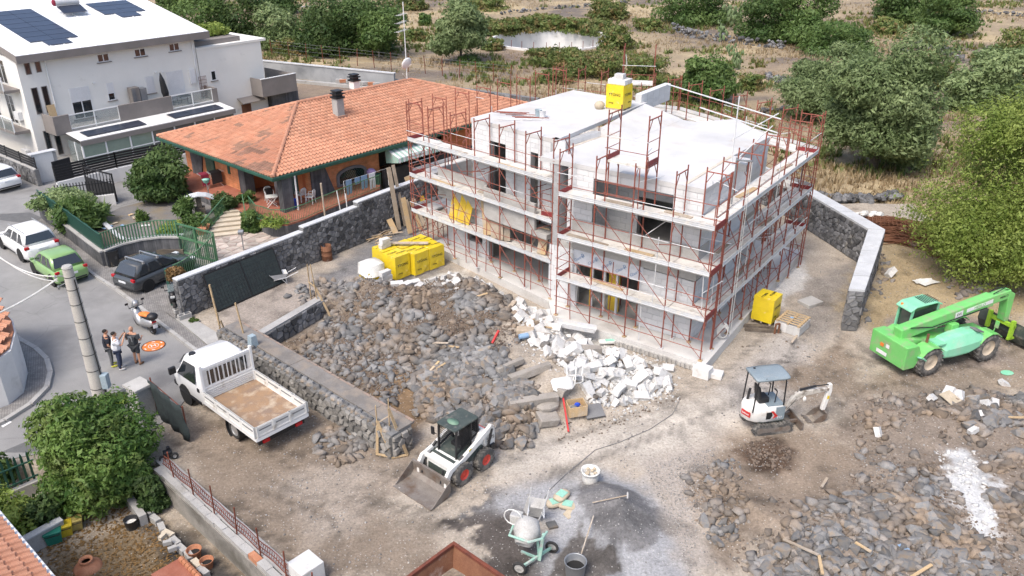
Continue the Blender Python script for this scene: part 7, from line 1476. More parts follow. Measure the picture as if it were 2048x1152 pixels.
for i,(u,v,z,rz,lab)in enumerate(((1110,1010,0,.4,'small paper cement sack left of the pile of sacks'),(1135,1015,0,-.3,'paper cement sack lying flat at the front of the pile of sacks'),(1123,1002,.14,.9,'topmost cement sack with a mint green print'))):
 t=thing('cement_sack',lab,'sack',G(u,v)+Vector((0,0,z+.04)),rz,'cement sacks');m=MB();m.smooth=True;m.ell((0,0,.06),(.34,.22,.09),12,8);m.v=[(max(-.31,min(.31,x*1.1)),max(-.2,min(.2,y*1.15)),z)for x,y,z in m.v];m.build('sack_body',K['sack'],t);m=MB();m.b2((-.16,-.14,.13),(.16,.14,.153));m.build('print',K['mint'],t)
t=thing('paper_bag','crumpled empty cement bag below the pile of sacks','bag',G(1142,1030)+Vector((0,0,.02)),.5);m=MB();m.slab([(-.2,-.15,0),(.2,-.17,.03),(.25,.12,.01),(0,.2,.05),(-.22,.13,0)],(0,0,.03));m.build('bag',K['sack'],t)
white_block('grey broken slab piece lying between the mixer and the sacks',tuple(G(1104,1052)),.3,(.32,.3,.08),mat='rub',group=None,name='slab_piece')
def shovel(label,p,q,mat='woodnew',hoe=False):
 p,q=Vector(p),Vector(q);t=thing('hoe' if hoe else 'shovel',label,'tool',(p+q)/2);c=(p+q)/2;m=MB();m.tube(p-c,q-c,.02,6);m.build('handle',K[mat],t);d=(q-p).normalized();s=d.cross(Vector((0,0,1))).normalized();m=MB();e=q-c
 if hoe:m.beam(e-s*.14,e+s*.14,.05,.03);m.beam(e-s*.12-Vector((0,0,.1)),e-s*.12,.12,.02)
 else:m.slab([e-s*.13,e+s*.13,e+s*.11+d*.3,e-s*.11+d*.3],(0,0,.015))
 m.build('blade',K['drum'],t)
zz=lambda u,v,o=.06:(lambda g:Vector((g.x,g.y,hz(g.x,g.y)+o)))(G(u,v,.4))
shovel('long handled rake lying on top of the grey sand pile',zz(1185,1010,.12),zz(1253,1017,.25),'woodold',True);shovel('long handled hoe lying on the slope of the sand nearest the camera',zz(1187,1035,.2),zz(1160,1105,.14),'woodold',True)
sk=thing('skip','open rusty steel skip cut off by the bottom edge of the photo','skip',G(908,1085,.65)+Vector((.07,-1.43,0)),R(48));m=MB()
m.loft([[(-.95,-1.5,1.0),(1.0,-1.5,1.0),(1.0,1.0,1.0),(-.95,1.0,1.0)],[(-.6,-1.2,.1),(.6,-1.2,.1),(.6,.7,.1),(-.6,.7,.1)]],cap=False);m.add([(-.6,-1.2,.1),(.6,-1.2,.1),(.6,.7,.1),(-.6,.7,.1)],[(0,1,2,3)]);sh=m.build('skip_body',K['rust'],sk);md=sh.modifiers.new('thick','SOLIDIFY');md.thickness=.03
m=MB();m.b2((-1.0,-1.52,.96),(-.9,1.05,1.06));m.b2((.95,-1.52,.96),(1.05,1.05,1.06));m.b2((-.9,.96,.96),(.95,1.06,1.06));m.build('skip_rim',K['rustred'],sk);m=MB()
for y in(-.7,.3):m.tube((-1.0,y,.8),(-1.2,y,.8),.06,8)
m.build('lifting_lug',K['black'],sk);sk.location.z=-.4
bq=G(655,520);t=thing('barrel','rusty oil barrel standing against the lava stone wall','barrel',(bq.x,bq.y,0));m=MB();m.smooth=True;m.lathe([(.27,0),(.29,.02),(.28,.28),(.3,.3),(.28,.32),(.28,.58),(.3,.6),(.28,.62),(.28,.88),(.26,.88),(.25,.1)],18,close=False);m.build('drum',K['rust'],t)
d1=Vector((.593,.805,0));nn=Vector((.805,-.593,0));w0=Vector((-15.5,34.1,0))
A,Bq=w0+d1*1.3+nn*.75,w0+d1*5.4+nn*.7;r=thing('net_panel','large steel gate panel covered with dark shade net leaning on the lava stone wall','gate',A,frame2(A,Bq)[0]);Lp=(Bq-A).length;lean=.62
m=MB();m.slab([(0,.0,.08),(Lp,.0,.08),(Lp,lean,1.78),(0,lean,1.78)],(0,-.02,.008));m.build('shade_net',K['netgreen'],r);m=MB()
for a,b in(((0,-.03,.06),(Lp,-.03,.06)),((0,lean-.0,1.8),(Lp,lean,1.8)),((0,-.03,.06),(0,lean,1.8)),((Lp,-.03,.06),(Lp,lean,1.8)),((Lp/2,-.04,.06),(Lp/2,lean-.01,1.8))):m.beam(a,b,.05,.05)
for k in range(1,24):x=Lp*k/24;m.beam((x,-.024,.1),(x,lean-.024,1.77),.006,.006)
for k in range(1,10):z=k/10;m.beam((0,-.024+lean*z,.08+1.7*z),(Lp,-.024+lean*z,.08+1.7*z),.006,.006)
m.build('panel_frame',K['black'],r)
def props(label,base,pieces,mat='woodnew'):
 t=thing('timber_prop',label,'timber prop',base)
 for(p,q,w,th)in pieces:m=MB();m.beam(p,q,w,th);m.build('batten',K[mat if w>.05 else 'woodold'],t)
 return t
g=G(451,690);props('timber prop frame with a tall post standing behind the truck cab',g,[((-.1,0,0),(-.15,.1,1.5),.08,.03),((.25,0,0),(-.05,.05,1.2),.1,.03),((-.3,.1,0),(-.1,.05,1.1),.1,.03),((-.12,.02,1.0),(-.3,.15,2.9),.09,.06)])
g=G(489,672,.9);props('single slanted timber batten nailed upright beside the grey junction box',g,[((0,0,-.2),(-.2,.1,1.55),.08,.05),((-.02,0,0),(.3,-.1,.02),.08,.05)])
g=G(645,632);props('tall timber prop frame at the end of the short stone return wall',(g.x,g.y,0),[((-.1,0,0),(-.35,.2,2.6),.09,.03),((.5,-.3,0),(-.3,.2,1.6),.1,.03),((-.6,.6,.1),(-.62,.65,2.4),.1,.03),((-.65,.65,1.5),(-.2,.1,1.45),.06,.03),((.1,-.2,.05),(.55,-.2,.05),.08,.04),((.9,.5,0),(-.4,.3,1.5),.04,.04)])
g=G(775,905);props('splayed timber prop frame over stones at the end of the low wall',(g.x,g.y,0),[((-.35,-.15,0),(-.3,.1,1.1),.1,.03),((.25,-.35,0),(-.3,.1,1.3),.1,.03),((-.3,.1,1.0),(-.32,.15,1.9),.09,.03),((.1,.15,.3),(.12,.3,2.1),.09,.03),((.75,-.2,0),(.12,.2,1.75),.12,.03),((-.3,.1,1.2),(.12,.25,1.4),.05,.03),((-.35,-.15,.05),(.25,-.35,.05),.09,.04),((.25,-.35,.05),(.75,-.2,.05),.1,.04)])
g0=HS(6,-1.9,.0)
for i,(u,v,du,lab)in enumerate(((652,440,-6,'tall pale bamboo like post standing inside the lava wall'),(685,424,-18,'white painted stick slanting to the left behind the lava wall'),(695,420,-2,'short white stick standing behind the lava wall by the washing'))):
 p=G(u,v,1.3);q=G(u+du,v-[75,38,32][i],1.3);H_=[2.2,1.3,1.0][i];m=MB();m.tube((0,0,-1.3),(du*.012,0,H_),.06 if i==0 else .035,6);m.build('post',K['woodold']if i==0 else K['plastic_w'],label=lab,cat='post',group='posts behind the lava wall',loc=(p.x,p.y,1.3))
rg=random.Random(12)
def board(label,foot,top,w,th,mat,group):return plank(label,foot,top,w,th,mat,group,name='board',cat='board',up=(.6,-.8,.2))
px_b=[((800,455),(777,335),.28,'woodold','tallest grey board leaning on the wall by the stepped coping'),((812,448),(786,330),.2,'woodold','second tall grey board of the corner stack'),((822,462),(806,395),.3,'ply','short broad board at the foot of the corner stack'),((832,458),(812,400),.22,'woodold','grey board leaning in the middle of the corner stack'),((843,455),(822,402),.22,'ply','tan board leaning in the middle of the corner stack'),((852,452),(826,396),.2,'woodold','thin grey board nearest the scaffold end'),((845,425),(815,352),.5,'ply','wide brown panel leaning behind the grey boards'),((858,430),(828,352),.3,'woodyel','yellow edged panel leaning behind the grey boards'),((793,462),(778,438),.35,'ply','small plywood sheet lying against the lava wall foot')]
for(f,tq,w,mt,lab)in px_b:
 p=G(f[0],f[1],.1);p.y-=.35;yy=p.y+.32;k=yy/(FPX*_c-(tq[1]-576)*_s);z=CAM_H-k*((tq[1]-576)*_c+FPX*_s);board(lab,p,Vector(((tq[0]-1024)*k,yy,z)),w,.035,mt,'boards leaning in the corner of the wall')
for i in range(26):
 g=G(770+rg.uniform(-25,22),470+rg.uniform(-12,12),.1);a=rg.uniform(-.6,.6)+.6;l=rg.uniform(.5,1.1);m=MB();m.beam((-l/2*math.cos(a),-l/2*math.sin(a),0),(l/2*math.cos(a),l/2*math.sin(a),rg.uniform(0,.12)),.07,.025);m.build('lath',K['woodold']if i%2 else K['ply'],label='broken pale lath in the loose heap below the leaning boards',cat='lath',group='broken laths below the leaning boards',loc=(g.x,g.y,.05+.02*(i%8)))
def on_scaf(px,zt,lab,w,mt,h=1.5,lean=.35,b_off=.55,tilt=0.0,zf=2.36):
 u,v=px;g=G(u,v,zf);q=g+BB*lean;plank(lab,g,Vector((q.x,q.y,zf+h))+BA*tilt,w,.04,mt,'boards leaning on the scaffold decks',name='board',cat='board',up=tuple(-BB))
for(px,w,mt,h,tl,lab)in(((905,438),.52,'woodyel',1.9,-.25,'yellow shutter board, left of the three on the left scaffold'),((919,444),.4,'woodyel',1.85,-.25,'worn orange yellow shutter board, middle of the three'),((931,448),.42,'woodyel',1.8,-.3,'bright yellow shutter board, right of the three'),((975,470),.5,'ply',1.7,.4,'rust stained plywood sheet leaning on the lower left deck'),((990,477),.5,'woodold',1.3,.3,'pale grey board leaning right of the stained sheet'),((1002,480),.3,'woodold',1.4,.3,'narrow grey board standing behind the pale one'),((1014,482),.42,'woodold',1.15,.3,'pale short board, rightmost of the grey group'),((1082,508),.5,'ply',1.25,0,'orange plywood sheet at the right end of the lower left deck'),((1098,510),.16,'woodold',1.6,-.15,'thin batten of the bundle at the end of the left scaffold'),((1103,512),.14,'woodold',1.5,-.1,'dark batten of the bundle by the corner standards'),((1108,510),.14,'ply',1.7,-.2,'tan batten of the bundle by the corner standards')):
 on_scaf(px,0,lab,w,mt,h,tilt=tl)
plank('loose batten lying slanted on the lower left deck',G(1062,492,2.4),G(1080,455,2.9)+BB*.2,.1,.04,'woodold')
t=thing('mixing_tub','white round tub standing at the joint of the two front scaffolds','tub',W(7.6,1.6,2.36));m=MB();m.lathe([(.17,0),(.22,.35),(.2,.35),(.15,.03),(.001,.02)],16,close=False);m.build('tub_body',K['plastic_w'],t)
for i,(a,lab)in enumerate(((12.0,'left'),(11.75,'right'))):bucket('pale blue bucket on the white roof, %s of the two'%lab,W(a,5.6,7.91),.17,.38,'shutter' if i else 'greybox','screed')
for i in range(9):
 a=12.7+rg.uniform(-.8,.8);b=4.6+rg.uniform(-.9,.8);an=b_ang+R(180)+rg.uniform(.2,.6);m=MB();l=rg.uniform(1.0,1.9);p=W(a,b,7.94+.02*i);m.tube((-l/2,0,0),(l/2,0,0),.022,5);m.build('scaffold_tube',K['redtube']if i%3 else K['galv'],label='loose scaffold tube lying in the bundle on the white roof',cat='tube',group='loose tubes on the white roof',loc=p,rz=an)
t=thing('sandbag','pale sack of sand leaning on the yellow pack on the roof','sack',W(10.35,8.9,7.9));m=MB();m.smooth=True;m.ell((0,0,.2),(.28,.2,.24),8,6);m.build('sack_body',K['sack'],t)
m=MB();m.b2((-.9,-.22,0),(.9,.22,.03));m.b2((-.9,-.22,.03),(.9,-.19,.2));m.b2((-.9,.19,.03),(.9,.22,.2));m.build('steel_trough',K['galv'],label='grey steel channel lying on the rubble at the foot of the scaffold',cat='channel',loc=W(5.6,-.75,.6),rz=b_ang+.25)
rg=random.Random(77)
spots=[('right front',2,5.9),('right front',2,3.4),('right front',3,4.6),('right front',3,1.9),('right front',1,5.0),('right side',2,3.0),('right side',2,7.2),('right side',3,5.0),('right side',1,6.0),('right side',3,9.6),('left front',3,3.0),('left front',3,7.0),('left front',2,4.5),('left front',2,8.0)]
for i,(side,lv,q)in enumerate(spots):
 z=ZS[lv]+.03;l=rg.uniform(1.2,2.3);off=rg.uniform(.25,.8);sk_=rg.uniform(-.12,.12)
 if side=='right front':p,d=W(q,off,z),BA
 elif side=='right side':p,d=W(off,q,z),BB
 else:p,d=W(8.3+.988*q,1.3+.151*q+off,z),(BA*.988+BB*.151)
 n_=Vector((-d.y,d.x,0));d=(d+n_*sk_).normalized();plank('%s plank on the %s %s scaffold deck, %s'%(['grey','tan','dusty'][i%3],['','lowest','middle','top'][lv],side,['far end','middle','near end'][0 if q>5.5 else(1 if q>4 else 2)]),p-d*l/2,p+d*l/2,rg.uniform(.12,.26),.04,['woodold','ply','woodold'][i%3],'planks lying on the scaffold decks')
rng=random.Random(99);nrg=np.random.default_rng(99)
def rock_np(seed,flat=1.0):
 rg=np.random.default_rng(seed);P=rg.normal(size=(15,3));P/=np.linalg.norm(P,axis=1)[:,None];P*=rg.uniform(.8,1.1,(15,1));bm=bmesh.new()
 for p in P:bm.verts.new(tuple(p))
 bmesh.ops.convex_hull(bm,input=bm.verts[:]);bmesh.ops.delete(bm,geom=[v for v in bm.verts if not v.link_faces],context='VERTS');bm.verts.ensure_lookup_table();bm.verts.index_update();bmesh.ops.triangulate(bm,faces=bm.faces[:])
 V=np.array([v.co[:]for v in bm.verts]);F=np.array([[v.index for v in f.verts]for f in bm.faces]);bm.free();V=V*np.array([rg.uniform(.9,1.3),rg.uniform(.75,1.05),rg.uniform(.55,.85)*flat]);return V,F
ROCKS=[rock_np(100+i)for i in range(16)]
def chunk_np(seed):
 rg=np.random.default_rng(seed);V=np.array([(i,j,k)for k in(-1,1)for i,j in((-1,-1),(1,-1),(1,1),(-1,1))],dtype=float)*np.array([1,.62,.5])*rg.uniform(.8,1.1,(8,1));F=np.array([(3,2,1),(3,1,0),(4,5,6),(4,6,7),(0,1,5),(0,5,4),(1,2,6),(1,6,5),(2,3,7),(2,7,6),(3,0,4),(3,4,7)]);return V,F
CHUNKS=[chunk_np(300+i)for i in range(8)]
def rotm(rg,tilt=.5):
 a,b,c=rg.uniform(0,6.28),rg.uniform(-tilt,tilt),rg.uniform(-tilt,tilt)
 ca,sa,cb,sb,cc,sc_=math.cos(a),math.sin(a),math.cos(b),math.sin(b),math.cos(c),math.sin(c)
 return np.array([[ca,-sa,0],[sa,ca,0],[0,0,1]])@np.array([[1,0,0],[0,cb,-sb],[0,sb,cb]])@np.array([[cc,0,sc_],[0,1,0],[-sc_,0,cc]])
def scatter(poly,n,smin,smax,power=2.5,edge=.0,dens=None,rg=None):
 """points inside a world polygon; returns [(x, y, z, size)]"""
 rg=rg or nrg;xs=[p[0]for p in poly];ys=[p[1]for p in poly];x=rg.uniform(min(xs),max(xs),n*4);y=rg.uniform(min(ys),max(ys),n*4);d=sdf(x,y,poly);ok=d>edge
 if dens is not None:ok&=rg.random(len(x))<dens(x,y,d)
 x,y=x[ok][:n],y[ok][:n];s=smin+(smax-smin)*rg.random(len(x))**power;return list(zip(x,y,hground(x,y),s))
def mass(name,items,protos,mat,kindlabel=None,sink=.34,tilt=.6,rg=None):
 rg=rg or nrg;Vs=[];Fs=[];tint=[];n=0
 for x,y,z,s in items:
  V,F=protos[rg.integers(len(protos))];W_=(V*s)@rotm(rg,tilt).T+np.array([x,y,z+s*(.45-sink)]);Vs.append(W_);Fs.append(F+n);n+=len(V);tint.append(np.full(len(F),rg.random()))
 if not Vs:return None
 o=bpy.data.objects.new(name,fast_mesh(name,np.concatenate(Vs),np.concatenate(Fs),3,mat,np.concatenate(tint)));put(o,kind='stuff',label=kindlabel);return o
def proto_mesh(V,F,name,mat):me=bpy.data.meshes.new(name);me.from_pydata(V.tolist(),[],F.tolist());me.materials.append(mat);return me
def singles(items,meshes,name,label,cat,group,sink=.3,tilt=.6):
 for x,y,z,s in items:
  o=bpy.data.objects.new(name,meshes[nrg.integers(len(meshes))]);o.location=(x,y,z+s*(.45-sink));o.rotation_euler=(nrg.uniform(-tilt,tilt),nrg.uniform(-tilt,tilt),nrg.uniform(0,6.28));o.scale=(s,s,s);put(o,None,label,cat,group)
RM=[proto_mesh(V,F,'rubble_stone',K['rub'])for V,F in ROCKS];CM=[proto_mesh(V,F,'white_block_piece',K['frag'])for V,F in CHUNKS]
pP=lambda pts,z=.35:GP(pts,z)
GREY=pP([(650,590),(720,548),(800,585),(900,545),(1000,580),(1040,620),(1060,690),(1010,740),(1080,830),(1060,875),(1000,880),(830,815),(830,770),(745,700),(640,660)])
FRONT=pP([(840,740),(960,720),(1080,800),(1060,880),(1000,885),(830,818)]);WHITE=pP([(1035,600),(1110,625),(1200,690),(1330,728),(1345,770),(1240,800),(1190,810),(1140,780),(1060,710),(1035,650)])
UPPER=pP([(830,560),(905,545),(960,555),(1030,600),(980,600),(900,600)]);PITL=pP([(560,690),(650,650),(740,640),(830,740),(790,800),(780,860),(690,790)],.2)
bare=lambda x,y,d:np.clip(.46+1.5*fbm(x*.6,y*.6,201,3),.05,1)
allr=scatter(GREY,4200,.035,.36,3.4,dens=bare)+scatter(FRONT,560,.12,.36,1.6)+scatter(PITL,1300,.03,.26,3.4)+scatter(WHITE,260,.06,.3,2.2)
RR=pP([(1700,800),(1900,775),(2200,760),(2200,1300),(1530,1300),(1490,1130),(1420,1070),(1380,970),(1460,905),(1520,970),(1640,1010),(1720,930)],.2)
RRD=pP([(1820,800),(2000,780),(2200,790),(2200,960),(2000,1030),(1900,960),(1840,900)],.3);RRB=pP([(1620,1010),(1760,990),(1900,1060),(2000,1120),(1980,1300),(1520,1300),(1500,1120)],.2)
dust=GP([(1865,912),(1920,895),(1965,945),(1968,1000),(1985,1050),(1988,1082),(1965,1105),(1940,1075),(1915,1030),(1885,1000),(1870,960)])
nod=lambda x,y,d:np.clip(.44+1.5*fbm(x*.5,y*.5,211,3),.05,1)*(sdf(x,y,dust)<.1)*(sdf(x,y,RUB_R)>-.5)
allr+=scatter(RR,2300,.03,.3,3.2,dens=nod)+scatter(RRD,1100,.05,.4,2.6,dens=nod)+scatter(RRB,1700,.04,.32,2.6,dens=nod)
LP1=pP([(620,880),(665,850),(730,870),(730,905),(670,925),(630,905)],.1);allr+=scatter(LP1,60,.13,.3,1.3)
LP2=pP([(570,580),(610,560),(660,545),(700,560),(690,580),(650,600),(590,610)],.2);lp2=scatter(LP2,70,.1,.28,1.5);allr+=lp2
allr+=scatter(pP([(1370,950),(1450,910),(1480,960),(1500,1050),(1420,1090),(1380,1020)],.1),130,.06,.24,2)
allr+=scatter(pP([(1700,560),(1760,480),(1800,560),(1740,640),(1690,660)],.1),70,.08,.28,2)+scatter(pP([(1880,560),(1960,545),(1990,580),(1920,600)],.1),45,.12,.3,1.4)+scatter(pP([(1460,700),(1600,640),(1640,700),(1560,760)],0),25,.04,.1,2)
big,small=wsplit(allr,lambda q:-q[3]/campos(q[:3]),300)
HEAPS=[(GP([(590,860),(790,850),(790,940),(590,950)]),'lying in the small heap between the truck and the low wall'),(GP([(540,540),(720,530),(720,620),(560,630)]),'lying in the heap between the wheelbarrow and the timber prop'),(GP([(1350,900),(1510,880),(1530,1100),(1380,1110)]),'lying in the sparse patch between the sand and the brown soil'),(GP([(1660,450),(2048,450),(2048,680),(1660,690)]),'lying on the dry soil behind the green telehandler'),(GP([(1300,760),(2300,760),(2300,1400),(1300,1400)]),'lying in the wide heap at the lower right'),(GP([(800,730),(1100,730),(1100,950),(800,900)]),'lying at the front of the main heap behind the skid loader')]
for hp in HEAPS+[(None,'lying in the main heap in front of the scaffolding')]:
 sel=[q for q in big if hp[0]is None or sdf(np.array([q[0]]),np.array([q[1]]),hp[0])[0]>0];ids=set(map(id,sel));big=[q for q in big if id(q)not in ids]
 singles(sel,RM,'rubble_stone','rough grey lava stone '+hp[1],'stone','stones '+hp[1])
mass('rubble',small,ROCKS,K['rubm'],'smaller grey stones of the rubble heaps')
allw=scatter(WHITE,420,.08,.36,2.2)+scatter(UPPER,70,.06,.2,2)+scatter(pP([(1050,605),(1110,625),(1100,680),(1050,660)]),120,.05,.13,2)
allw+=scatter(pP([(1260,720),(1345,735),(1345,770),(1270,790)],.2),40,.08,.25,2);far_w=[(1860,810,.22),(1895,800,.3),(1915,805,.26),(1975,825,.3),(1945,850,.22),(1755,870,.2),(1840,640,.12),(1780,545,.3),(1500,735,.1),(2010,760,.2),(1940,880,.18),(1690,1010,.1),(1985,820,.22)]
for u,v,s in far_w:g=G(u,v,.2);allw.append((g.x,g.y,hz(g.x,g.y)+.05,s))
bw,sw=wsplit(allw,lambda q:-q[3]/campos(q[:3]),280)
bw=[(x,y,z+.06*(i%3),s)for i,(x,y,z,s)in enumerate(bw)]
WH=[(UPPER,'among the stones between the yellow packs and the scaffold'),(GP([(1680,500),(2300,500),(2300,1300),(1500,1300),(1500,900)]),'on the right hand side of the site'),(GP([(1000,580),(1180,580),(1180,700),(1000,700)]),'at the upper end of the white heap')]
for hp in WH+[(None,'in the white heap at the scaffold foot')]:
 sel=[q for q in bw if hp[0]is None or sdf(np.array([q[0]]),np.array([q[1]]),hp[0])[0]>0];ids=set(map(id,sel));bw=[q for q in bw if id(q)not in ids]
 singles(sel,CM,'white_block_piece','broken piece of white aerated block '+hp[1],'block piece','white pieces '+hp[1],tilt=.9)
crumbs=scatter(WHITE,3200,.02,.11,2.2)+scatter(pP([(1000,600),(1360,720),(1370,790),(1240,830),(1060,760)]),700,.02,.07,2)+scatter(UPPER,300,.02,.06,2)+scatter(dust,130,.02,.1,2)+scatter(pP([(1440,560),(1590,500),(1610,560),(1500,640)],0),260,.015,.05,2)+scatter(pP([(940,560),(1110,640),(1340,740),(1320,765),(1100,680)],.1),400,.02,.06,2)
mass('white_crumbs',sw+crumbs,CHUNKS,K['fragm'],'white crumbs and splinters of broken blocks')
SITE=GP([(380,860),(640,600),(980,560),(1400,760),(1600,560),(1720,500),(2048,460),(2300,700),(2300,1300),(560,1300),(420,1000)]);oct_=[]
for sd in range(5):rg_=np.random.default_rng(sd);V=np.array([(1,0,0),(-1,0,0),(0,1,0),(0,-1,0),(0,0,.8),(0,0,-.8)],dtype=float)*rg_.uniform(.7,1.2,(6,3));oct_.append((V,np.array([(0,2,4),(2,1,4),(1,3,4),(3,0,4),(2,0,5),(1,2,5),(3,1,5),(0,3,5)])))
gd=lambda x,y,d:np.clip(.35+1.2*fbm(x*.7,y*.7,221,4),.03,1)*(sdf(x,y,SAND)<-.1)*(sdf(x,y,LOWYARD)<-.1)
mass('gravel',scatter(SITE,9000,.012,.055,3,dens=gd)+scatter(GP([(1290,935),(1440,890),(1410,1000),(1380,1150),(1340,1050)]),2200,.012,.04,2.5),oct_,K['grit'],'loose gravel and grit over the site ground',sink=.3)
mass('rubble_fines',scatter(GREY,6000,.015,.06,2)+scatter(PITL,2500,.012,.05,2)+scatter(RR,6000,.012,.06,2,dens=nod)+scatter(WHITE,1200,.015,.05,2),oct_,K['rubm'],'small grey stone chips between the rubble stones',sink=.3)
mass('soil_clods',scatter(GREY,3000,.025,.12,2.4)+scatter(PITL,1500,.025,.1,2.4)+scatter(RR,2600,.02,.1,2.4,dens=nod)+scatter(SOILHOLE,260,.03,.1,2)+scatter(GP([(1100,860),(1340,770),(1360,800),(1130,900)]),200,.02,.06,2),ROCKS,K['clod'],'clods of brown soil between the stones')
def debris_beam(label,u,v,L,w,h,rz,tilt,z=.35,mat='woodold'):
 g=G(u,v,z);m=MB();m.box((0,0,0),(L,w,h));m.v=[(a+rng.uniform(-.05,.05)*(abs(a)>L*.4),b+rng.uniform(-.02,.02),c+rng.uniform(-.02,.02))for a,b,c in m.v];o=m.build('concrete_beam',K[mat],label=label,cat='beam',group='broken beams in the rubble',bevel=.02);o.location=(g.x,g.y,hz(g.x,g.y)+h*.5+.05);o.rotation_euler=(rng.uniform(-.2,.2),tilt,rz);return o
K['beamcon']=pmat('dirty_beam_concrete',(.33,.3,.265),.95,(.24,.215,.185),1.5,dirt=(.42,.4,.37),dscale=1.5,dlo=.55,dhi=.75,bump=.5)
for lab,u,v,L,w,h,rz,ti in(('longest broken concrete beam lying at the front of the heap',1068,822,1.9,.32,.3,.2,-.05),('upper broken beam slanting above the longest one',1060,775,1.7,.35,.28,.42,-.12),('split beam half lying on the slanting beam',1020,762,1.2,.25,.22,.55,-.1),('short thick beam piece by the white fragments',1180,735,.9,.34,.3,.15,.1),('square beam stub at the right end of the longest beam',1128,808,.8,.3,.3,1.0,.2),('tilted dark beam between white pieces',1130,700,1.1,.26,.24,.7,-.25),('flat dusty slab lump at the lower edge of the heap',1095,838,.75,.6,.3,.3,.1),('small beam stub beside the timber box',1085,690,.6,.35,.3,-.1,.05)):debris_beam(lab,u,v,L,w,h,rz,ti,mat='beamcon')
for i,(u,v,l,a,lab)in enumerate(((1020,640,1.0,1.1,'thick old timber standing up in the grey stones'),(965,630,.5,.2,'short pale lath in the grey stones below the yellow packs'),(905,720,.7,-.5,'pale batten across the stones at the left of the heap'),(875,715,1.1,-.45,'long thin yellow lath among the brown stones'),(870,745,.6,1.0,'left of two crossed short battens'),(885,745,.6,.8,'right of two crossed short battens'),(1075,655,.8,.5,'first splintered board by the white crumbs'),(1090,665,.7,-.3,'second splintered board by the white crumbs'),(1060,670,.6,1.2,'third splintered board by the white crumbs'),(1600,1100,1.1,-.8,'pale stick in the right hand rubble, near the bottom'),(1725,1100,.5,-.9,'thin pale stick among stones beside the blue scrap'),(1640,1135,.7,1.4,'reddish stick in the right hand rubble at the bottom'),(1650,960,.5,.9,'short stick at the edge of the brown soil'),(1840,1150,.9,.5,'bundle of lath ends at the bottom edge'),(2020,845,.9,-.3,'splintered plywood at the right edge of the heap'),(1590,670,.6,.9,'stick on the ground by the end of the angled wall'),(1720,635,.9,1.0,'brown batten leaning by the angled wall'),(560,640,.8,.6,'bent grey stick on the bare yard before the net panel'))):
 g=G(u,v,.4);z=hz(g.x,g.y)+.2;d=Vector((math.cos(a),math.sin(a),rng.uniform(.0,.35)))*l/2;plank(lab,(g.x-d.x,g.y-d.y,z-d.z*.5),(g.x+d.x,g.y+d.y,z+d.z),.09 if i else .2,.04 if i else .14,['woodold','ply','woodnew'][i%3],'timber scraps in the rubble')
def at(u,v,z=.3,dz=0):g=G(u,v,z);return Vector((g.x,g.y,hz(g.x,g.y)+dz))
def pchair(label,loc,rz,rot=None,group='white plastic chairs'):
 t=thing('plastic_chair',label,'chair',loc,rz,group)
 if rot:t.rotation_euler=rot
 m=MB();m.smooth=False;m.b2((-.22,-.22,.41),(.22,.22,.44));m.build('seat',K['plastic_w'],t,bevel=.015)
 m=MB();m.path([(-.22,-.21,.43),(-.27,-.22,.75),(-.26,-.12,.87),(-.26,.12,.87),(-.27,.22,.75),(-.22,.21,.43)],.025,5)
 for k in range(4):m.beam((-.25,-.13+k*.087,.45),(-.28,-.13+k*.087,.85),.05,.012)
 m.build('backrest',K['plastic_w'],t);
 for s in(-1,1):
  m=MB();m.path([(-.26,s*.23,.68),(.0,s*.27,.68),(.2,s*.26,.64),(.23,s*.23,.42)],.022,5);m.build('armrest',K['plastic_w'],t)
  for x in(-.2,.2):m=MB();m.beam((x,s*.2,.42),(x*1.15,s*.24,0),.05,.04);m.build('leg',K['plastic_w'],t)
 return t
pchair('overturned white plastic chair with its legs up on the rubble',at(1148,785,.4,.65),.6,(R(165),R(20),.8))
t=thing('seat_cushion','white moulded plastic panel lying in front of the overturned chair','panel',at(1123,808,.3,.35),.3);t.rotation_euler=(R(30),0,.3);m=MB();m.smooth=True;m.loft([[(x,-w,z),(x,-w*.9,z+.07),(x,w*.9,z+.07),(x,w,z)]for x,w,z in((-.42,.2,.02),(-.3,.3,0),(.3,.3,0),(.42,.22,.02))]);m.build('panel',K['plastic_w'],t)
t=thing('wooden_crate','open wooden box with blue and dark scraps on the rubble edge','crate',at(1152,828,.2,.0),.25);m=MB();m.b2((-.35,-.28,0),(.35,.28,.04));m.build('bottom',K['ply'],t)
for a,b in(((-.35,-.3,.0),(.35,-.27,.42)),((-.35,.27,0),(.35,.3,.42)),((-.36,-.27,0),(-.33,.27,.42)),((.33,-.27,0),(.36,.27,.42))):m=MB();m.b2(a,b);m.build('side',K['ply'],t)
m=MB();m.ell((.05,.05,.3),(.14,.1,.1),6,4);m.build('blue_scrap',K['blue'],t);m=MB();m.ell((-.12,-.05,.25),(.16,.14,.1),6,4);m.build('dark_scrap',K['bronze'],t)
t=thing('sheet','dark grey square sheet leaning beside the wooden box','sheet',at(1187,825,.2,.12),.3);m=MB();m.box((0,0,0),(.75,.6,.06),rot=Matrix.Rotation(R(22),3,'X'));m.build('sheet',K['bronze'],t)
plank('orange pipe lying from the crate towards the haul track',at(1120,810,.2,.3),at(1137,862,.1,.06),.06,.06,'mac_red',None,'pipe','pipe');plank('short red orange pipe sticking out of the grey stones',at(985,720,.6,.3),at(998,708,.7,.75),.08,.08,'mac_red',None,'pipe','pipe')
t=thing('mattress_lump','pale dusty slab of render lying in front of the beams','slab',at(1095,835,.1,.02),.4);m=MB();m.ell((0,0,.12),(.5,.34,.16),8,5);m.build('slab',K['beamcon'],t)
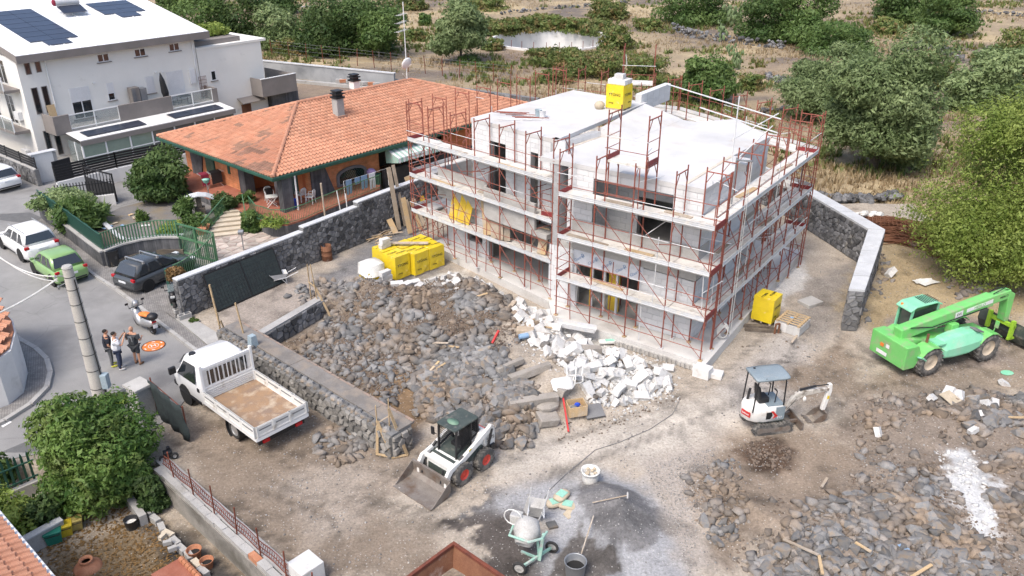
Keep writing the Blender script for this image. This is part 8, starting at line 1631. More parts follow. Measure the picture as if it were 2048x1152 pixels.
t=thing('canister','pale blue plastic canister between the beams and white pieces','canister',at(1047,700,.5,.12),.3);m=MB();m.smooth=True;m.tube((-.2,0,.1),(.2,0,.1),.12,10);m.build('canister_body',K['lblue'],t)
t=thing('timber_box','brown timber box lying at the top of the broken beams','box',at(1050,683,.5,.05),-.1);m=MB();m.box((0,0,.15),(.75,.4,.3));m.build('box_body',K['woodold'],t,bevel=.02)
t=thing('plywood_disc_board','tan board with a round hole among the white crumbs','board',at(1050,655,.5,.15),.4);m=MB();m.lathe([(.08,-.02),(.24,-.02),(.24,.02),(.08,.02),(.08,-.02)],14,(0,0,0),Matrix.Rotation(R(30),3,'X'),close=False);m.box((.3,.1,-.05),(.3,.3,.04));m.build('board',K['ply'],t)
for i,(u,v,lab)in enumerate(((1165,770,'left'),(1215,788,'middle'),(1240,775,'right'))):white_block('whole white block lying %s of three near the overturned chair'%lab,tuple(at(u+20,v,.3,.1)),[.3,1.0,-.4][i],(.6,.3,.3),tilt=.25)
t=thing('paper_scrap','green and white torn packaging on top of the white rubble','packaging',at(1225,665,.6,.1),.1);m=MB();m.b2((-.6,-.15,0),(.6,.15,.12));m.build('packaging',K['film'],t,bevel=.03);m=MB();m.b2((-.3,-.1,.12),(.1,.1,.135));m.build('print',K['mint'],t)
t=thing('blue_scrap','flat blue and white plastic scrap in the right hand rubble','scrap',at(1802,1108,.2,.12),-.9);m=MB();m.box((0,0,0),(.35,.12,.03));m.build('scrap',K['lblue'],t)
t=thing('green_disc','small green plastic sheet on the soil right of the green machine','sheet',at(2014,746,0,.02),.2);m=MB();m.prism([(.28*math.cos(a),.2*math.sin(a))for a in[R(x)for x in range(0,360,40)]],0,.015);m.build('sheet',K['mac_pale'],t)
t=thing('cardboard','tan cardboard sheet lying on the right hand rubble','cardboard',at(1898,806,.4,.3),.5);m=MB();m.box((0,0,0),(.6,.6,.02),rot=Matrix.Rotation(R(15),3,'X'));m.build('sheet',K['sack'],t)
t=thing('tarpaulin_scrap','crumpled white plastic sheet on the soil behind the green machine','plastic sheet',at(1850,568,0,.05),.4);m=MB()
for k in range(5):m.slab([(rng.uniform(-.6,.2),rng.uniform(-.4,.2),rng.uniform(0,.1)),(rng.uniform(.2,.7),rng.uniform(-.4,.0),.05),(rng.uniform(.1,.6),rng.uniform(.1,.5),rng.uniform(0,.15)),(rng.uniform(-.6,-.1),rng.uniform(.2,.5),.04)],(0,0,.015))
m.build('sheet',K['film'],t)
t=thing('rebar_bundle','heap of rusty steel reinforcing rods beside the acacia tree','rebar',G(1790,466),R(-20));rg=random.Random(8)
for k in range(220):
 y=rg.uniform(-1.9,1.9);z=rg.uniform(.05,1.0)*(1-abs(y)/2.1);x0=rg.uniform(-3.4,-1.2);x1=rg.uniform(1.2,4.0);m=MB();m.path([(x0,y+rg.uniform(-.8,.8),z*.4),(rg.uniform(-.5,.5),y,z+rg.uniform(0,.2)),(x1,y+rg.uniform(-.9,.9),z*.3)],.024,4);m.build('rod',K['rust'],t)
for k in range(16):x=-1.6+k*.22;m=MB();m.path([(x,-.9,.2),(x,-.8,.75),(x,.3,.8),(x,.4,.2)],.018,4);m.build('stirrup',K['rust'],t)
t=thing('rebar_bundle','flat rusty reinforcing rods lying towards the bucket of the green machine','rebar',G(1945,522),R(-28))
for k in range(40):y=rg.uniform(-.5,.5);m=MB();m.path([(rg.uniform(-2.4,-1.5),y,.05),(rg.uniform(2,4.0),y+rg.uniform(-.2,.2),.1+rg.uniform(0,.2))],.02,4);m.build('rod',K['rust'],t)
t=thing('plastic_wrap','white crumpled plastic hanging over the end of the rusty rods','plastic sheet',G(1735,440),.3);m=MB()
for k in range(7):m.ell((rng.uniform(-.7,.7),rng.uniform(-.3,.3),.25+rng.uniform(0,.3)),(.3,.2,.16),7,4)
m.v=[(a*rng.uniform(.85,1.1),b*rng.uniform(.85,1.1),c)for a,b,c in m.v];m.build('sheet',K['film'],t)
plank('pale bent timber standing by the acacia tree',G(1960,560,0),G(1985,535,.8),.1,.06,'woodnew')
for i,(u,v)in enumerate(((383,628),(392,640))):m=MB();m.b2((-.3,-.14,0),(.3,-.1,.2));m.b2((-.3,.1,0),(.3,.14,.2));m.b2((-.3,-.1,0),(-.26,.1,.2));m.b2((.26,-.1,0),(.3,.1,.2));m.b2((-.02,-.1,0),(.02,.1,.2));m.build('hollow_block',K['concrete'],label='grey hollow block at the foot of the lava wall end, %s'%('nearest the wall' if not i else 'nearest the street'),cat='block',group='hollow blocks by the wall end',loc=G(u-22,v-5,.1),rz=R(45))
m=MB();m.b2((-.2,-.14,0),(.2,-.1,.25));m.b2((-.2,.1,0),(.2,.14,.25));m.b2((-.2,-.1,0),(-.16,.1,.25));m.b2((.16,-.1,0),(.2,.1,.25));m.b2((-.02,-.1,0),(.02,.1,.25));m.build('hollow_block',K['concrete'],label='upright grey hollow block beside the timber prop behind the truck cab',cat='block',loc=G(435,698,.1),rz=R(30))
def leaf_cloud(lobes,n,size,rg,long=1.8,shell=.55,rough=.25,droop=0.0,up=.35):
 """lobes: (centre, radii, weight). returns quads (V, F, tint)"""
 w=np.array([l[2]for l in lobes],dtype=float);w/=w.sum();cnt=rg.multinomial(n,w);P=[];N=[]
 for(c,r,_),k in zip(lobes,cnt):
  d=rg.normal(size=(k,3));d/=np.linalg.norm(d,axis=1)[:,None];q=d*4;bump=1+rough*fbm(q[:,0]+c[0]*3,q[:,1]+q[:,2]*1.7+c[1],int(abs(c[2])*10),3)*1.6
  rad=(shell+(1-shell)*rg.random(k)**.6)*bump;P.append(np.array(c)+d*rad[:,None]*np.array(r));N.append(d)
 P=np.concatenate(P);N=np.concatenate(N);k=len(P);nn=N*.8+rg.normal(size=(k,3))*.55+np.array([0,0,up]);nn/=np.linalg.norm(nn,axis=1)[:,None]
 t=rg.normal(size=(k,3))+np.array([0,0,-droop]);t-=nn*(t*nn).sum(1)[:,None];t/=np.linalg.norm(t,axis=1)[:,None];b=np.cross(nn,t);s=size*np.clip(np.exp(rg.normal(0,.42,k)),.4,2.2)[:,None]
 V=np.stack([P-t*s*long*.5,P+b*s*.42+nn*s*.1,P+t*s*long*.5,P-b*s*.42+nn*s*.1],1).reshape(-1,3);F=np.arange(4*k).reshape(-1,4);cl=.5+.6*fbm(P[:,0]*.09/size,(P[:,1]+P[:,2])*.09/size,5,3)+.35*fbm(P[:,0]*.8,(P[:,1]-P[:,2])*.8,7,2);return V,F,np.clip(cl+rg.uniform(-.3,.3,k),0,1)
def tree(label,base,lobes,n,size,leaf,trunk=.2,bark='bark',seed=1,name='tree',cat='tree',group=None,long=1.8,droop=0.0,shell=.55,branches=True,rough=.25):
 rg=np.random.default_rng(seed);t=thing(name,label,cat,base,0,group);V,F,ti=leaf_cloud(lobes,n,size,rg,long,shell,rough,droop)
 put(bpy.data.objects.new('crown',fast_mesh('crown',V,F,4,K[leaf],ti)),t)
 if trunk:
  m=MB();m.smooth=True;c=np.mean([l[0]for l in lobes],axis=0);fork=Vector((c[0]*.3,c[1]*.3,max(.4,c[2]*.42)));m.path([(0,0,-.3),tuple(fork*.5+Vector((.03,.02,0))),tuple(fork)],trunk,8,[trunk*1.3,trunk,trunk*.8])
  if branches:
   for(cc,r,_)in lobes[:9]:e=Vector(cc);m.path([tuple(fork),tuple(fork.lerp(e,.5)+Vector((0,0,.15*r[2]))),tuple(e)],trunk*.4,6,[trunk*.62,trunk*.38,trunk*.12])
  m.build('trunk',K[bark],t)
 return t
def blob(h,w,d,n,rg,low=.25,fl=.55):
 """crown lobes for a tree of height h and width w, d"""
 L=[((0,0,h*.55),(w*.38,d*.38,h*.36),1.6)]
 if low<.3:
  for k in range(6):a=k*1.05+rg.uniform(-.3,.3);L.append(((math.cos(a)*w*.3,math.sin(a)*d*.3,h*(low+.12)),(w*.2,d*.2,h*.17),.6))
 for k in range(n):
  a=2*math.pi*k/n+rg.uniform(-.3,.3);e=rg.uniform(.55,.95);z=h*(low+rg.random()*(.86-low));q=math.sqrt(max(.15,1-((z-h*.5)/(h*.52))**2));r=rg.uniform(.13,.36);e*=rg.uniform(.8,1.18);L.append(((math.cos(a)*w*.33*q*e*1.15,math.sin(a)*d*.33*q*e*1.15,z),(w*r*fl*1.5,d*r*fl*1.5,h*r*fl*1.25),.8))
 return L
def px_tree(label,u,vbase,hpx,wpx,leaf,n,seed,size=None,lobes=9,trunk=.18,bark='bark',low=.25,name='tree',cat='tree',group=None,long=1.8,droop=0.0,depth=1.0,shell=.55,rough=.3,z=0.0):
 b=G(u,vbase,z);sc_=(b-Vector((0,0,CAM_H))).length/FPX;w=wpx*sc_;elev=math.atan2(CAM_H-z,b.y);h=hpx*sc_/math.cos(elev)*.93;rg=random.Random(seed)
 return tree(label,b,blob(h,w,w*depth,lobes,rg,low),int(n*2.3),size or max(.05,2.4*sc_),leaf,trunk,bark,seed,name,cat,group,long,droop,shell,True,rough)
b=G(205,985,-.85);rg=random.Random(3);L=blob(3.7,3.7,3.8,22,rg,.12)
tree('large rounded evergreen tree in the lower left garden',b+Vector((.1,-.05,0)),L,52000,.066,'lf_shine',.22,'bark',3,long=2.1,shell=.7,rough=.35)
px_tree('large light green acacia tree at the right edge beside the rusty rods',2010,545,290,322,'lf_acacia',80000,5,.062,34,.28,low=.16,shell=.6,rough=.4)
px_tree('big silvery olive tree in the middle of the right hand field',1745,338,238,205,'lf_olive',42000,7,.1,15,.3,low=.2,long=2.4,shell=.6,rough=.4)
px_tree('darker wide olive tree standing behind the big silvery one',1665,235,140,205,'lf_olive',26000,8,.1,13,.3,low=.25,long=2.2,rough=.4)
px_tree('rounded dark green shrub tree behind the right end of the scaffold',1412,205,104,115,'lf_mid',7000,9,.15,9,.12,low=.2,rough=.4)
px_tree('broad green carob like tree at the top of the field above the dry wall',1385,48,90,160,'lf_mid',6500,10,None,10,.2,low=.08);px_tree('leafy tree beside the prickly pear at the top of the field',1535,82,100,130,'lf_dark',6500,11,None,10,.2,low=.08);px_tree('tall mottled tree right of the leafy one at the top',1600,88,115,110,'lf_mid',6000,12,None,9,.2,low=.08);px_tree('low wide rounded shrub in front of the upper trees',1672,108,62,150,'lf_mid',5500,13,None,9,.1,low=.08);px_tree('single round tree high in the right hand field',1888,70,82,115,'lf_mid',5500,14,None,9,.16,low=.14);px_tree('dense green tree beside the round one at the top edge',1805,42,75,110,'lf_mid',4500,15,None,8,.16,low=.08)
px_tree('grey green olive bush right of the straw slope',1965,218,112,120,'lf_olive',7000,16,.15,9,.14,low=.2,long=2.2);px_tree('smaller olive shoot bush left of the grey green one',1925,222,75,75,'lf_olive',3500,17,.15,7,.1,low=.08);px_tree('leafy bush at the right edge above the acacia tree',2035,205,90,110,'lf_scrub',4000,18,.15,8,.1,low=.15)
px_tree('yellow green shrub on the slope right of the big olive',1880,178,52,65,'lf_scrub',2500,19,.15,7,.05,low=.15,name='shrub',cat='shrub');px_tree('brown green bramble bush below the upper field wall',1775,66,30,60,'lf_scrub',1800,20,None,6,.05,low=.15,name='shrub',cat='shrub');px_tree('reddish bramble bush on the slope at the right edge',2030,120,50,90,'lf_scrub',2500,21,None,7,.05,low=.15,name='shrub',cat='shrub')
px_tree('tall dark trees behind the white roof, left',400,95,110,130,'lf_mid',6500,31,None,10,.2,low=.06);px_tree('dense dark tree behind the cream annex',480,92,120,120,'lf_dark',7000,32,None,10,.2,low=.06);px_tree('silvery olive tree in front of the dark tree behind the annex',556,97,88,92,'lf_olive',5500,33,None,8,.12,low=.15,long=2.3);px_tree('big dark bushy tree left of the antenna mast',655,108,125,130,'lf_dark',8000,34,None,10,.22,low=.06);px_tree('big dark oak like tree behind the antenna mast',725,105,125,140,'lf_dark',8000,35,None,10,.22,low=.06);px_tree('small bright olive with a pale trunk left of the antenna mast',758,116,92,92,'lf_mid',5000,36,None,8,.11,'barkpale',.42,long=2.1);px_tree('silvery round olive tree right of the antenna mast',922,126,118,118,'lf_olive',9000,37,None,11,.17,low=.32,long=2.3);px_tree('bright green bush at the top edge above the antenna',828,22,32,60,'lf_scrub',1800,38,None,6,.06,low=.15);px_tree('leafy green shrub beyond the trees at the top left',350,30,60,70,'lf_mid',2500,39,None,7,.1,low=.15);px_tree('dark green tree at the top edge between the roof and the road',560,30,60,80,'lf_dark',3500,40,None,7,.1,low=.15);px_tree('small green sapling on the dry slope right of the antenna',850,52,26,26,'lf_mid',900,41,None,5,.04,low=.2)
def bramble(label,u,v,wpx,hpx,n,seed,leaf='lf_scrub',depth=1.0):px_tree(label,u,v,hpx,wpx,leaf,n,seed,None,9,0,low=.1,name='bramble',cat='bramble',depth=depth,rough=.45)
for i,a in enumerate((1000,1045,1095,1145,1195)):bramble('bramble mound hanging over the far rim of the round tank, number %s from the left'%['first','second','third','fourth','last'][i],a,70-[0,6,9,6,0][i],85,30,2600,50+i)
bramble('brambles over the right side of the round tank',1232,98,75,55,2600,56);bramble('green bramble thicket in front of the round tank, left part',1110,128,120,36,3200,57);bramble('green bramble thicket in front of the round tank, right part',1185,150,130,52,4200,58);bramble('small bramble clump left of the round tank',985,100,50,24,1400,59);bramble('green brambles behind the roof scaffold',1290,165,100,55,3600,60);bramble('bramble patch above the far tank rim',1215,40,90,40,2200,61)
bramble('bramble patch behind the left scaffold posts',1110,165,70,26,1600,62);bramble('low green weeds below the olive by the fence',935,128,60,16,900,63,'lf_mid');bramble('weeds beside the fence right of the olive',975,140,50,18,900,64);bramble('brown brambles at the top edge right of the trees',960,20,120,24,1800,65);bramble('brambles on the slope left of the dark bush',1345,190,80,40,2000,66);bramble('dry bramble at the top behind the tank',1300,60,60,26,1200,67)
bramble('scrub on the bank behind the right scaffold',1500,178,60,30,1200,68);bramble('scrub left of the antenna mast base',830,80,60,22,1200,69);bramble('rust brown undergrowth below the dark trees',590,105,90,30,1600,70);bramble('low scrub behind the angled stone wall',1880,470,60,24,900,71,'lf_mid')
tk=thing('water_tank','large round open concrete water tank overgrown with brambles','water tank',(5.2,115.0,0));n=40;Rt=8.3;m=MB()
for k in range(n):
 a0_,a1_=2*math.pi*k/n,2*math.pi*(k+1)/n;P=lambda r,a:(r*math.cos(a),r*math.sin(a));hgt=.75 if-.55<a0_-2*math.pi*(a0_>4)<.5 else .35
 m.prism([P(Rt,a0_),P(Rt,a1_),P(Rt-.35,a1_),P(Rt-.35,a0_)],-2.6,hgt)
m.build('tank_wall',K['whitewall'],tk);m=MB();m.prism([(8*math.cos(2*math.pi*k/n),8*math.sin(2*math.pi*k/n))for k in range(n)],-2.3,-2.15);m.build('tank_floor',K['concrete'],tk)
for k in range(14):a=math.pi*(1.08+.84*k/13);m=MB();m.tube((8.1*math.cos(a),8.1*math.sin(a),.3),(8.1*math.cos(a),8.1*math.sin(a),1.2),.04,5);m.build('rail_post',K['rustred'],tk)
def cactus(label,u,v,hpx,seed):
 b=G(u,v,0);sc_=(b-Vector((0,0,CAM_H))).length/FPX;h=hpx*sc_;t=thing('prickly_pear',label,'cactus',b);rg=random.Random(seed);pads=[((0,0,0),h*.22)]
 for k in range(60):
  p,s=rg.choice(pads);a=rg.uniform(0,6.28);q=Vector(p)+Vector((math.cos(a)*s*.7,math.sin(a)*s*.7,s*rg.uniform(.3,1.1)))
  if q.z<h and math.hypot(q.x,q.y)<h*.6:pads.append((tuple(q),s*rg.uniform(.82,1.0)))
 for p,s in pads:m=MB();m.smooth=True;m.ell((0,0,s*.5),(s*.42,s*.1,s*.6),8,5,Matrix.Rotation(rg.uniform(0,3.1),3,'Z')@Matrix.Rotation(rg.uniform(-.5,.5),3,'Y'));m.build('pad',K['cactus'],t,loc=p)
cactus('prickly pear clump standing above the grey field wall',1470,62,48,1);cactus('bright prickly pear at the end of the grey field wall',1440,85,42,2);cactus('lower prickly pear behind the dark shrub tree',1478,140,45,3)
fpx=[(540,118),(1010,170),(1060,185)];pts=[G(u,v,0)for u,v in fpx];t=thing('wire_fence','wire fence of thin rusty rods along the edge of the dry field','fence',pts[0]);cum=[];N=15
for k in range(N):u=545+k*34;v=112+(u-545)*.118;p=G(u,v,0)-pts[0];m=MB();m.tube((p.x,p.y,0),(p.x+.1*((k%3)-1),p.y,2.0),.045,5);m.build('post',K['rustred'],t);cum.append(p)
m=MB()
for a,b in zip(cum[:-1],cum[1:]):
 for z in(.5,1.0,1.5,1.85):m.tube(a+Vector((0,0,z)),b+Vector((0,0,z)),.012,4,cap=False)
m.build('wire',K['greymet'],t)
he=thing('hedge','clipped yellow green hedge on the flat roof of the cream annex','hedge',WS(LEN+1.2,3.2,6.8),wh_ang);lob=[((k*.75-1.6,0,.45),(.6,1.6,.55),1)for k in range(6)];V,F,ti=leaf_cloud(lob,4000,.16,np.random.default_rng(1),1.5);put(bpy.data.objects.new('foliage',fast_mesh('foliage',V,F,4,K['lf_acacia'],ti)),he)
px_tree('dark leafy citrus tree in the gravel garden of the tiled house',322,398,88,105,'lf_dark',6000,81,.13,10,.1,low=.16,z=.35);px_tree('sparse oleander bush over the corner of the green fence',128,432,58,105,'lf_olive',2600,82,.1,8,.06,low=.3,name='shrub',cat='shrub',z=.3);px_tree('yucca like clump behind the green fence',165,455,50,80,'lf_mid',1500,83,.16,7,0,low=.12,name='shrub',cat='shrub',long=4.5,z=.3);px_tree('dark bush beside the patio steps',450,428,48,52,'lf_dark',2200,84,.09,7,.04,low=.12,name='shrub',cat='shrub',z=.35);px_tree('trailing rosemary bush on the right side of the steps',506,462,46,42,'lf_mid',2200,85,.07,7,0,low=.05,name='shrub',cat='shrub',long=2.8);px_tree('small palm like plant by the well in the gravel garden',372,440,44,32,'lf_mid',700,86,.12,6,.07,low=.4,name='shrub',cat='shrub',long=4.0,z=.35);px_tree('yellow flowering shrub behind the green palings',340,470,26,48,'lf_acacia',1100,87,.07,6,0,low=.1,name='shrub',cat='shrub',z=.35);px_tree('low flower bed plants by the garden steps',395,452,24,60,'lf_mid',1100,88,.07,7,0,low=.08,name='shrub',cat='shrub',z=.35);px_tree('tuft of green grass in the gravel garden',285,440,20,24,'grass',300,89,.06,4,0,low=.05,name='shrub',cat='shrub',long=5,z=.35);px_tree('spiky grass tuft beside the white plinth',205,428,20,22,'lf_mid',300,90,.07,4,0,low=.1,name='shrub',cat='shrub',long=5,z=.35)
px_tree('dry brown potted shrub on the end of the lava wall',352,556,18,42,'lf_dry',700,91,.06,6,0,low=.1,name='shrub',cat='shrub',z=1.7);px_tree('small weed at the foot of the lava wall end',387,645,10,20,'grass',200,92,.05,4,0,low=.05,name='weed',cat='weed')
px_tree('potted flowers along the patio railing of the tiled house',548,450,20,60,'lf_acacia',700,93,.06,7,0,low=.1,name='shrub',cat='shrub',z=.75);px_tree('leafy planter by the glazed green door',492,402,18,40,'lf_mid',500,94,.07,6,0,low=.1,name='shrub',cat='shrub',z=.85)
px_tree('yellowish shrub beside the clay roof at the lower left',20,1070,80,100,'lf_acacia',2600,95,.07,9,.05,low=.1,name='shrub',cat='shrub',z=-.6);px_tree('small shrub behind the black palings at the left edge',8,965,55,50,'lf_mid',1300,96,.08,6,.04,low=.1,name='shrub',cat='shrub',z=-.5);px_tree('dark leafy shrub under the large evergreen',95,1060,60,70,'lf_dark',1600,97,.08,6,.04,low=.1,name='shrub',cat='shrub',z=-.85);px_tree('dark foliage to the right of the evergreen by the fence',310,1015,60,60,'lf_dark',1800,98,.08,6,.04,low=.1,name='shrub',cat='shrub',z=-.85);px_tree('clipped green plant behind the pole foot',235,812,24,45,'lf_acacia',900,99,.07,5,0,low=.1,name='shrub',cat='shrub',z=-.2)
def tufts(name,x,y,z,h,w,mat,rg,nb=4,label=None):
 k=len(x);base=np.stack([x,y,z],1);V=[];F=[];T=[]
 for b in range(nb):
  a=rg.uniform(0,6.28,k);l=rg.uniform(.3,.9,k)*h;tip=base+np.stack([np.cos(a)*l*.7,np.sin(a)*l*.7,h*rg.uniform(.6,1.1,k)],1);s=np.stack([-np.sin(a),np.cos(a),np.zeros(k)],1)*(w*h/.5)[:,None];off=np.stack([rg.uniform(-.15,.15,k),rg.uniform(-.15,.15,k),np.zeros(k)],1)*h[:,None]*2;V.append(np.stack([base+off-s,base+off+s,tip+off],1));T.append(rg.random(k))
 V=np.concatenate(V).reshape(-1,3);o=bpy.data.objects.new(name,fast_mesh(name,V,np.arange(len(V)),3,mat,np.concatenate(T)));return put(o,kind='stuff',label=label)
rg=np.random.default_rng(5);k=60000;y=45+150*rg.random(k)**1.5;x=rg.uniform(-.72,.72,k)*y;d=fbm(x*.1,y*.1,91,4)+.5*fbm(x*.4,y*.4,97,3);ok=(d>-.12)&((x>20)|(y>66))&(np.hypot(x-5.2,y-115)>9)&~((x<-12)&(y<92));ok&=~((x>14)&(x<26)&(y<46));x,y,d=x[ok],y[ok],d[ok]
tufts('dry_grass',x,y,hfield(x,y),(.25+.6*np.clip(d,0,.6))*rg.uniform(.6,1.4,len(x)),.045,K['straw'],rg,4,'dry straw coloured grass of the field')
k=42000;y=55+140*rg.random(k);x=rg.uniform(-.7,.7,k)*y;d=fbm(x*.07,y*.07,131,4)+.5*fbm(x*.3,y*.3,133,3);ok=(d>.1)&(np.hypot(x-5.2,y-115)>9)&((x>20)|(y>70))&~((x<-12)&(y<92));x,y=x[ok],y[ok];tufts('green_weeds',x,y,hfield(x,y),rg.uniform(.2,.75,len(x)),.09,K['lf_scrub'],rg,6,'green weeds scattered in the dry field')
k=3000;x=rg.uniform(15,26,k);y=rg.uniform(33,50,k);ok=(sdf(x,y,GP([(1690,640),(1770,490),(2048,470),(2100,600),(1990,660),(1760,660)]))>0)&(fbm(x*.6,y*.6,141,3)>.0);x,y=x[ok],y[ok];tufts('straw_litter',x,y,np.where((x<SX1)&(y<SY1),hground(x,y),0),rg.uniform(.06,.18,len(x)),.02,K['straw'],rg,4,'flattened straw by the green machine')
m=MB();m.prism(GP([(520,0),(620,2),(625,14),(540,16)],.3),.1,.32);m.build('lane',K['concrete'],kind='structure')
zp=.8
for i,(u,v,a,lab)in enumerate(((540,402,-60,'white plastic chair with a black box on its seat at the patio corner'),(603,402,150,'left white plastic chair by the curtain door'),(622,406,170,'right white plastic chair by the curtain door'))):pchair(lab,G(u,v,zp),R(a))
t=thing('plastic_table','white plastic folding table under the patio corner of the tiled house','table',G(545,412,zp),R(20));m=MB();m.b2((-.35,-.3,.62),(.35,.3,.65));m.build('table_top',K['plastic_w'],t);m=MB();m.tube((-.3,-.25,0),(.3,-.25,.62),.02,5);m.tube((.3,-.25,0),(-.3,-.25,.62),.02,5);m.tube((-.3,.25,0),(.3,.25,.62),.02,5);m.tube((.3,.25,0),(-.3,.25,.62),.02,5);m.build('leg',K['plastic_w'],t)
t=thing('black_box','black speaker like box on the plastic chair','box',G(540,402,zp)+Vector((0,0,.45)),R(-60));m=MB();m.b2((-.16,-.2,0),(.16,.2,.36));m.build('box_body',K['black'],t,bevel=.02)
bucket('blue plastic tub on the patio behind the railing',G(588,415,zp),.26,.5,'blue',name='tub',cat='tub')
t=thing('drying_rack','white folding drying rack hung with dark red and black clothes on the patio','drying rack',G(428,372,zp),R(40));m=MB()
for k in range(8):m.tube((-.9,-.3+k*.085,.95),(.9,-.3+k*.085,.95),.008,4)
for s in(-1,1):m.tube((s*.5,-.35,0),(-s*.1,.35,.95),.015,4);m.tube((s*.5,.35,0),(-s*.1,-.35,.95),.015,4)
m.build('rack_frame',K['whitepaint'],t)
for lab,x,w,c in(('dark red towel hanging on the left end of the drying rack',-.85,.5,'crimson'),('black clothes hanging on the drying rack',-.2,.7,'black')):m=MB();m.slab([(x,-.34,.97),(x+w,-.34,.97),(x+w,-.4,.3),(x,-.4,.25)],(0,-.02,0));m.slab([(x,-.34,.97),(x+w,-.34,.97),(x+w,.2,.99),(x,.2,.99)],(0,0,.02));m.build('laundry',K[c],label=lab,cat='laundry',loc=G(428,372,zp),rz=R(40))
ln=thing('clothes_line','thin clothes line strung along the patio railing','clothes line',HS(4.6,-.55,0),oh_ang);m=MB();m.tube((0,0,1.95),(3.6,0,1.95),.008,4);m.tube((0,0,.8),(0,0,1.95),.015,5);m.tube((3.6,0,.8),(3.6,0,1.95),.015,5);m.build('line',K['whitepaint'],ln)
for i,(s,w,h,c,lab)in enumerate(((4.75,.45,.95,'lblue','pale blue jeans hanging left on the clothes line'),(5.45,.4,.45,'lblue','short pale blue cloth hanging in the middle of the clothes line'),(5.95,.5,.9,'lblue','pale blue trousers hanging right of the middle'),(6.6,.5,1.05,'tee_white','white trousers hanging at the right end of the clothes line'))):
 m=MB();m.slab([(0,0,0),(w,0,0),(w,.02,-h*.4),(0,.02,-h*.4)],(0,-.02,0));m.slab([(0,0,-h*.4),(w*.45,0,-h*.4),(w*.42,.03,-h),(.03,.03,-h)],(0,-.02,0));m.slab([(w*.55,0,-h*.4),(w,0,-h*.4),(w-.02,.03,-h*.97),(w*.58,.03,-h*.97)],(0,-.02,0));m.build('laundry',K[c],label=lab,cat='laundry',group='washing on the clothes line',loc=HS(s,-.57,1.95),rz=oh_ang)
bucket('dark green bin at the right end of the patio',HS(7.9,.2,zp),.26,.7,'dgreen',name='bin',cat='bin');t=thing('laundry_bag','lilac bundle on top of the bins at the end of the patio','bag',HS(7.5,.3,zp+.7));m=MB();m.smooth=True;m.ell((0,0,.2),(.32,.28,.24),8,6);m.build('bag',K['lilac'],t)
for i,(u,v,z,r,lab)in enumerate(((232,0,0,0,''),)):pass
def pot(label,loc,r,h,plant=False):t=bucket(label,loc,r,h,'terra','dark' if not plant else 'lf_mid','flower_pot','flower pot',.7);return t
for i,(u,v,z,r,lab)in enumerate(((403,468,.35,.3,'wide terracotta bowl beside the garden steps, nearest the gate'),(412,458,.35,.25,'second terracotta bowl up the garden steps'),(415,402,.35,.18,'terracotta pot under the garden lamp, left'),(424,408,.35,.2,'terracotta pot under the garden lamp, right'),(505,402,.82,.17,'cream flower pot by the glazed door'))):pot(lab,G(u,v,z),r,r*1.1)
t=thing('garden_lamp','garden lamp with a pale green bowl shade on a thin post','lamp',G(424,418,.35));m=MB();m.tube((0,0,0),(-.15,.2,1.7),.03,6);m.build('post',K['greymet'],t);m=MB();m.smooth=True;m.lathe([(.05,1.6),(.17,1.68),(.22,1.85),(.25,1.88),(.02,1.9)],12,(-.15,.2,0));m.build('lamp_shade',K['mint'],t)
t=thing('garden_well','small ornamental well with a white curved roof in the gravel garden','well',G(402,430,.35),R(20));m=MB();m.b2((-.3,-.3,0),(.3,.3,.5));m.b2((-.15,-.15,.5),(.15,.15,1.15));m.build('well_body',K['bark'],t);m=MB();m.loft([[(x,-.4,z),(x,.4,z),(x,.4,z+.06),(x,-.4,z+.06)]for x,z in((-.95,1.0),(-.5,1.22),(0,1.3),(.5,1.22),(.9,1.02))]);m.build('well_roof',K['coping'],t)
t=thing('stone_bench','small pale concrete seat in front of the ornamental well','seat',G(403,444,.35),R(20));m=MB();m.b2((-.35,-.2,.3),(.35,.2,.38));m.b2((-.3,-.15,0),(-.2,.15,.3));m.b2((.2,-.15,0),(.3,.15,.3));m.build('seat',K['concrete'],t)
t=thing('yard_lamp','small garden floodlight on a short post by the lava wall coping','lamp',G(488,502,0));m=MB();m.tube((0,0,0),(0,0,1.05),.035,6);m.build('post',K['greymet'],t);m=MB();m.box((0,-.05,1.15),(.28,.2,.2),rot=Matrix.Rotation(R(25),3,'X'));m.build('lamp_head',K['greymet'],t)
for i,(u,v)in enumerate(((215,455),(228,448),(290,452),(270,436),(262,430),(246,452))):g=G(u,v,.37);m=MB();m.box((0,0,.03),(rng.uniform(.25,.6),rng.uniform(.12,.3),.04));m.build('litter_board',K[['lblue','sack','film','woodold','ply','lblue'][i]],label=['crumpled pale blue sheet in the gravel garden','tan board scrap in the gravel garden','white paper in the middle of the gravel','old board by the citrus tree','stack of tan boards behind the grass tuft','second blue sheet near the kerb'][i],cat='litter',group='litter in the gravel garden',loc=g,rz=rng.uniform(0,3))
rng=random.Random(55);yz=-.85
A,Bq=G(-70,955,2.4),G(120,1185,2.4);ang,Le=frame2(A,Bq)
r=thing('tiled_house','corner of a clay tiled roof with a white gutter at the lower left edge','house',(A.x,A.y,0),ang)
up=Vector((0,-math.cos(R(20)),math.sin(R(20))));m=MB();m.slab([(0,0,2.36),(Le,0,2.36),(Le,-3.6,2.36+3.6*math.tan(R(20))),(0,-3.6,2.36+3.6*math.tan(R(20)))],(0,0,-.05));m.build('roof',K['terra'],r)
tile_roof(r,(Le,0,2.42),(-1,0,0),tuple(up),Le,3.7,lambda x,y:True,220,seed=9)
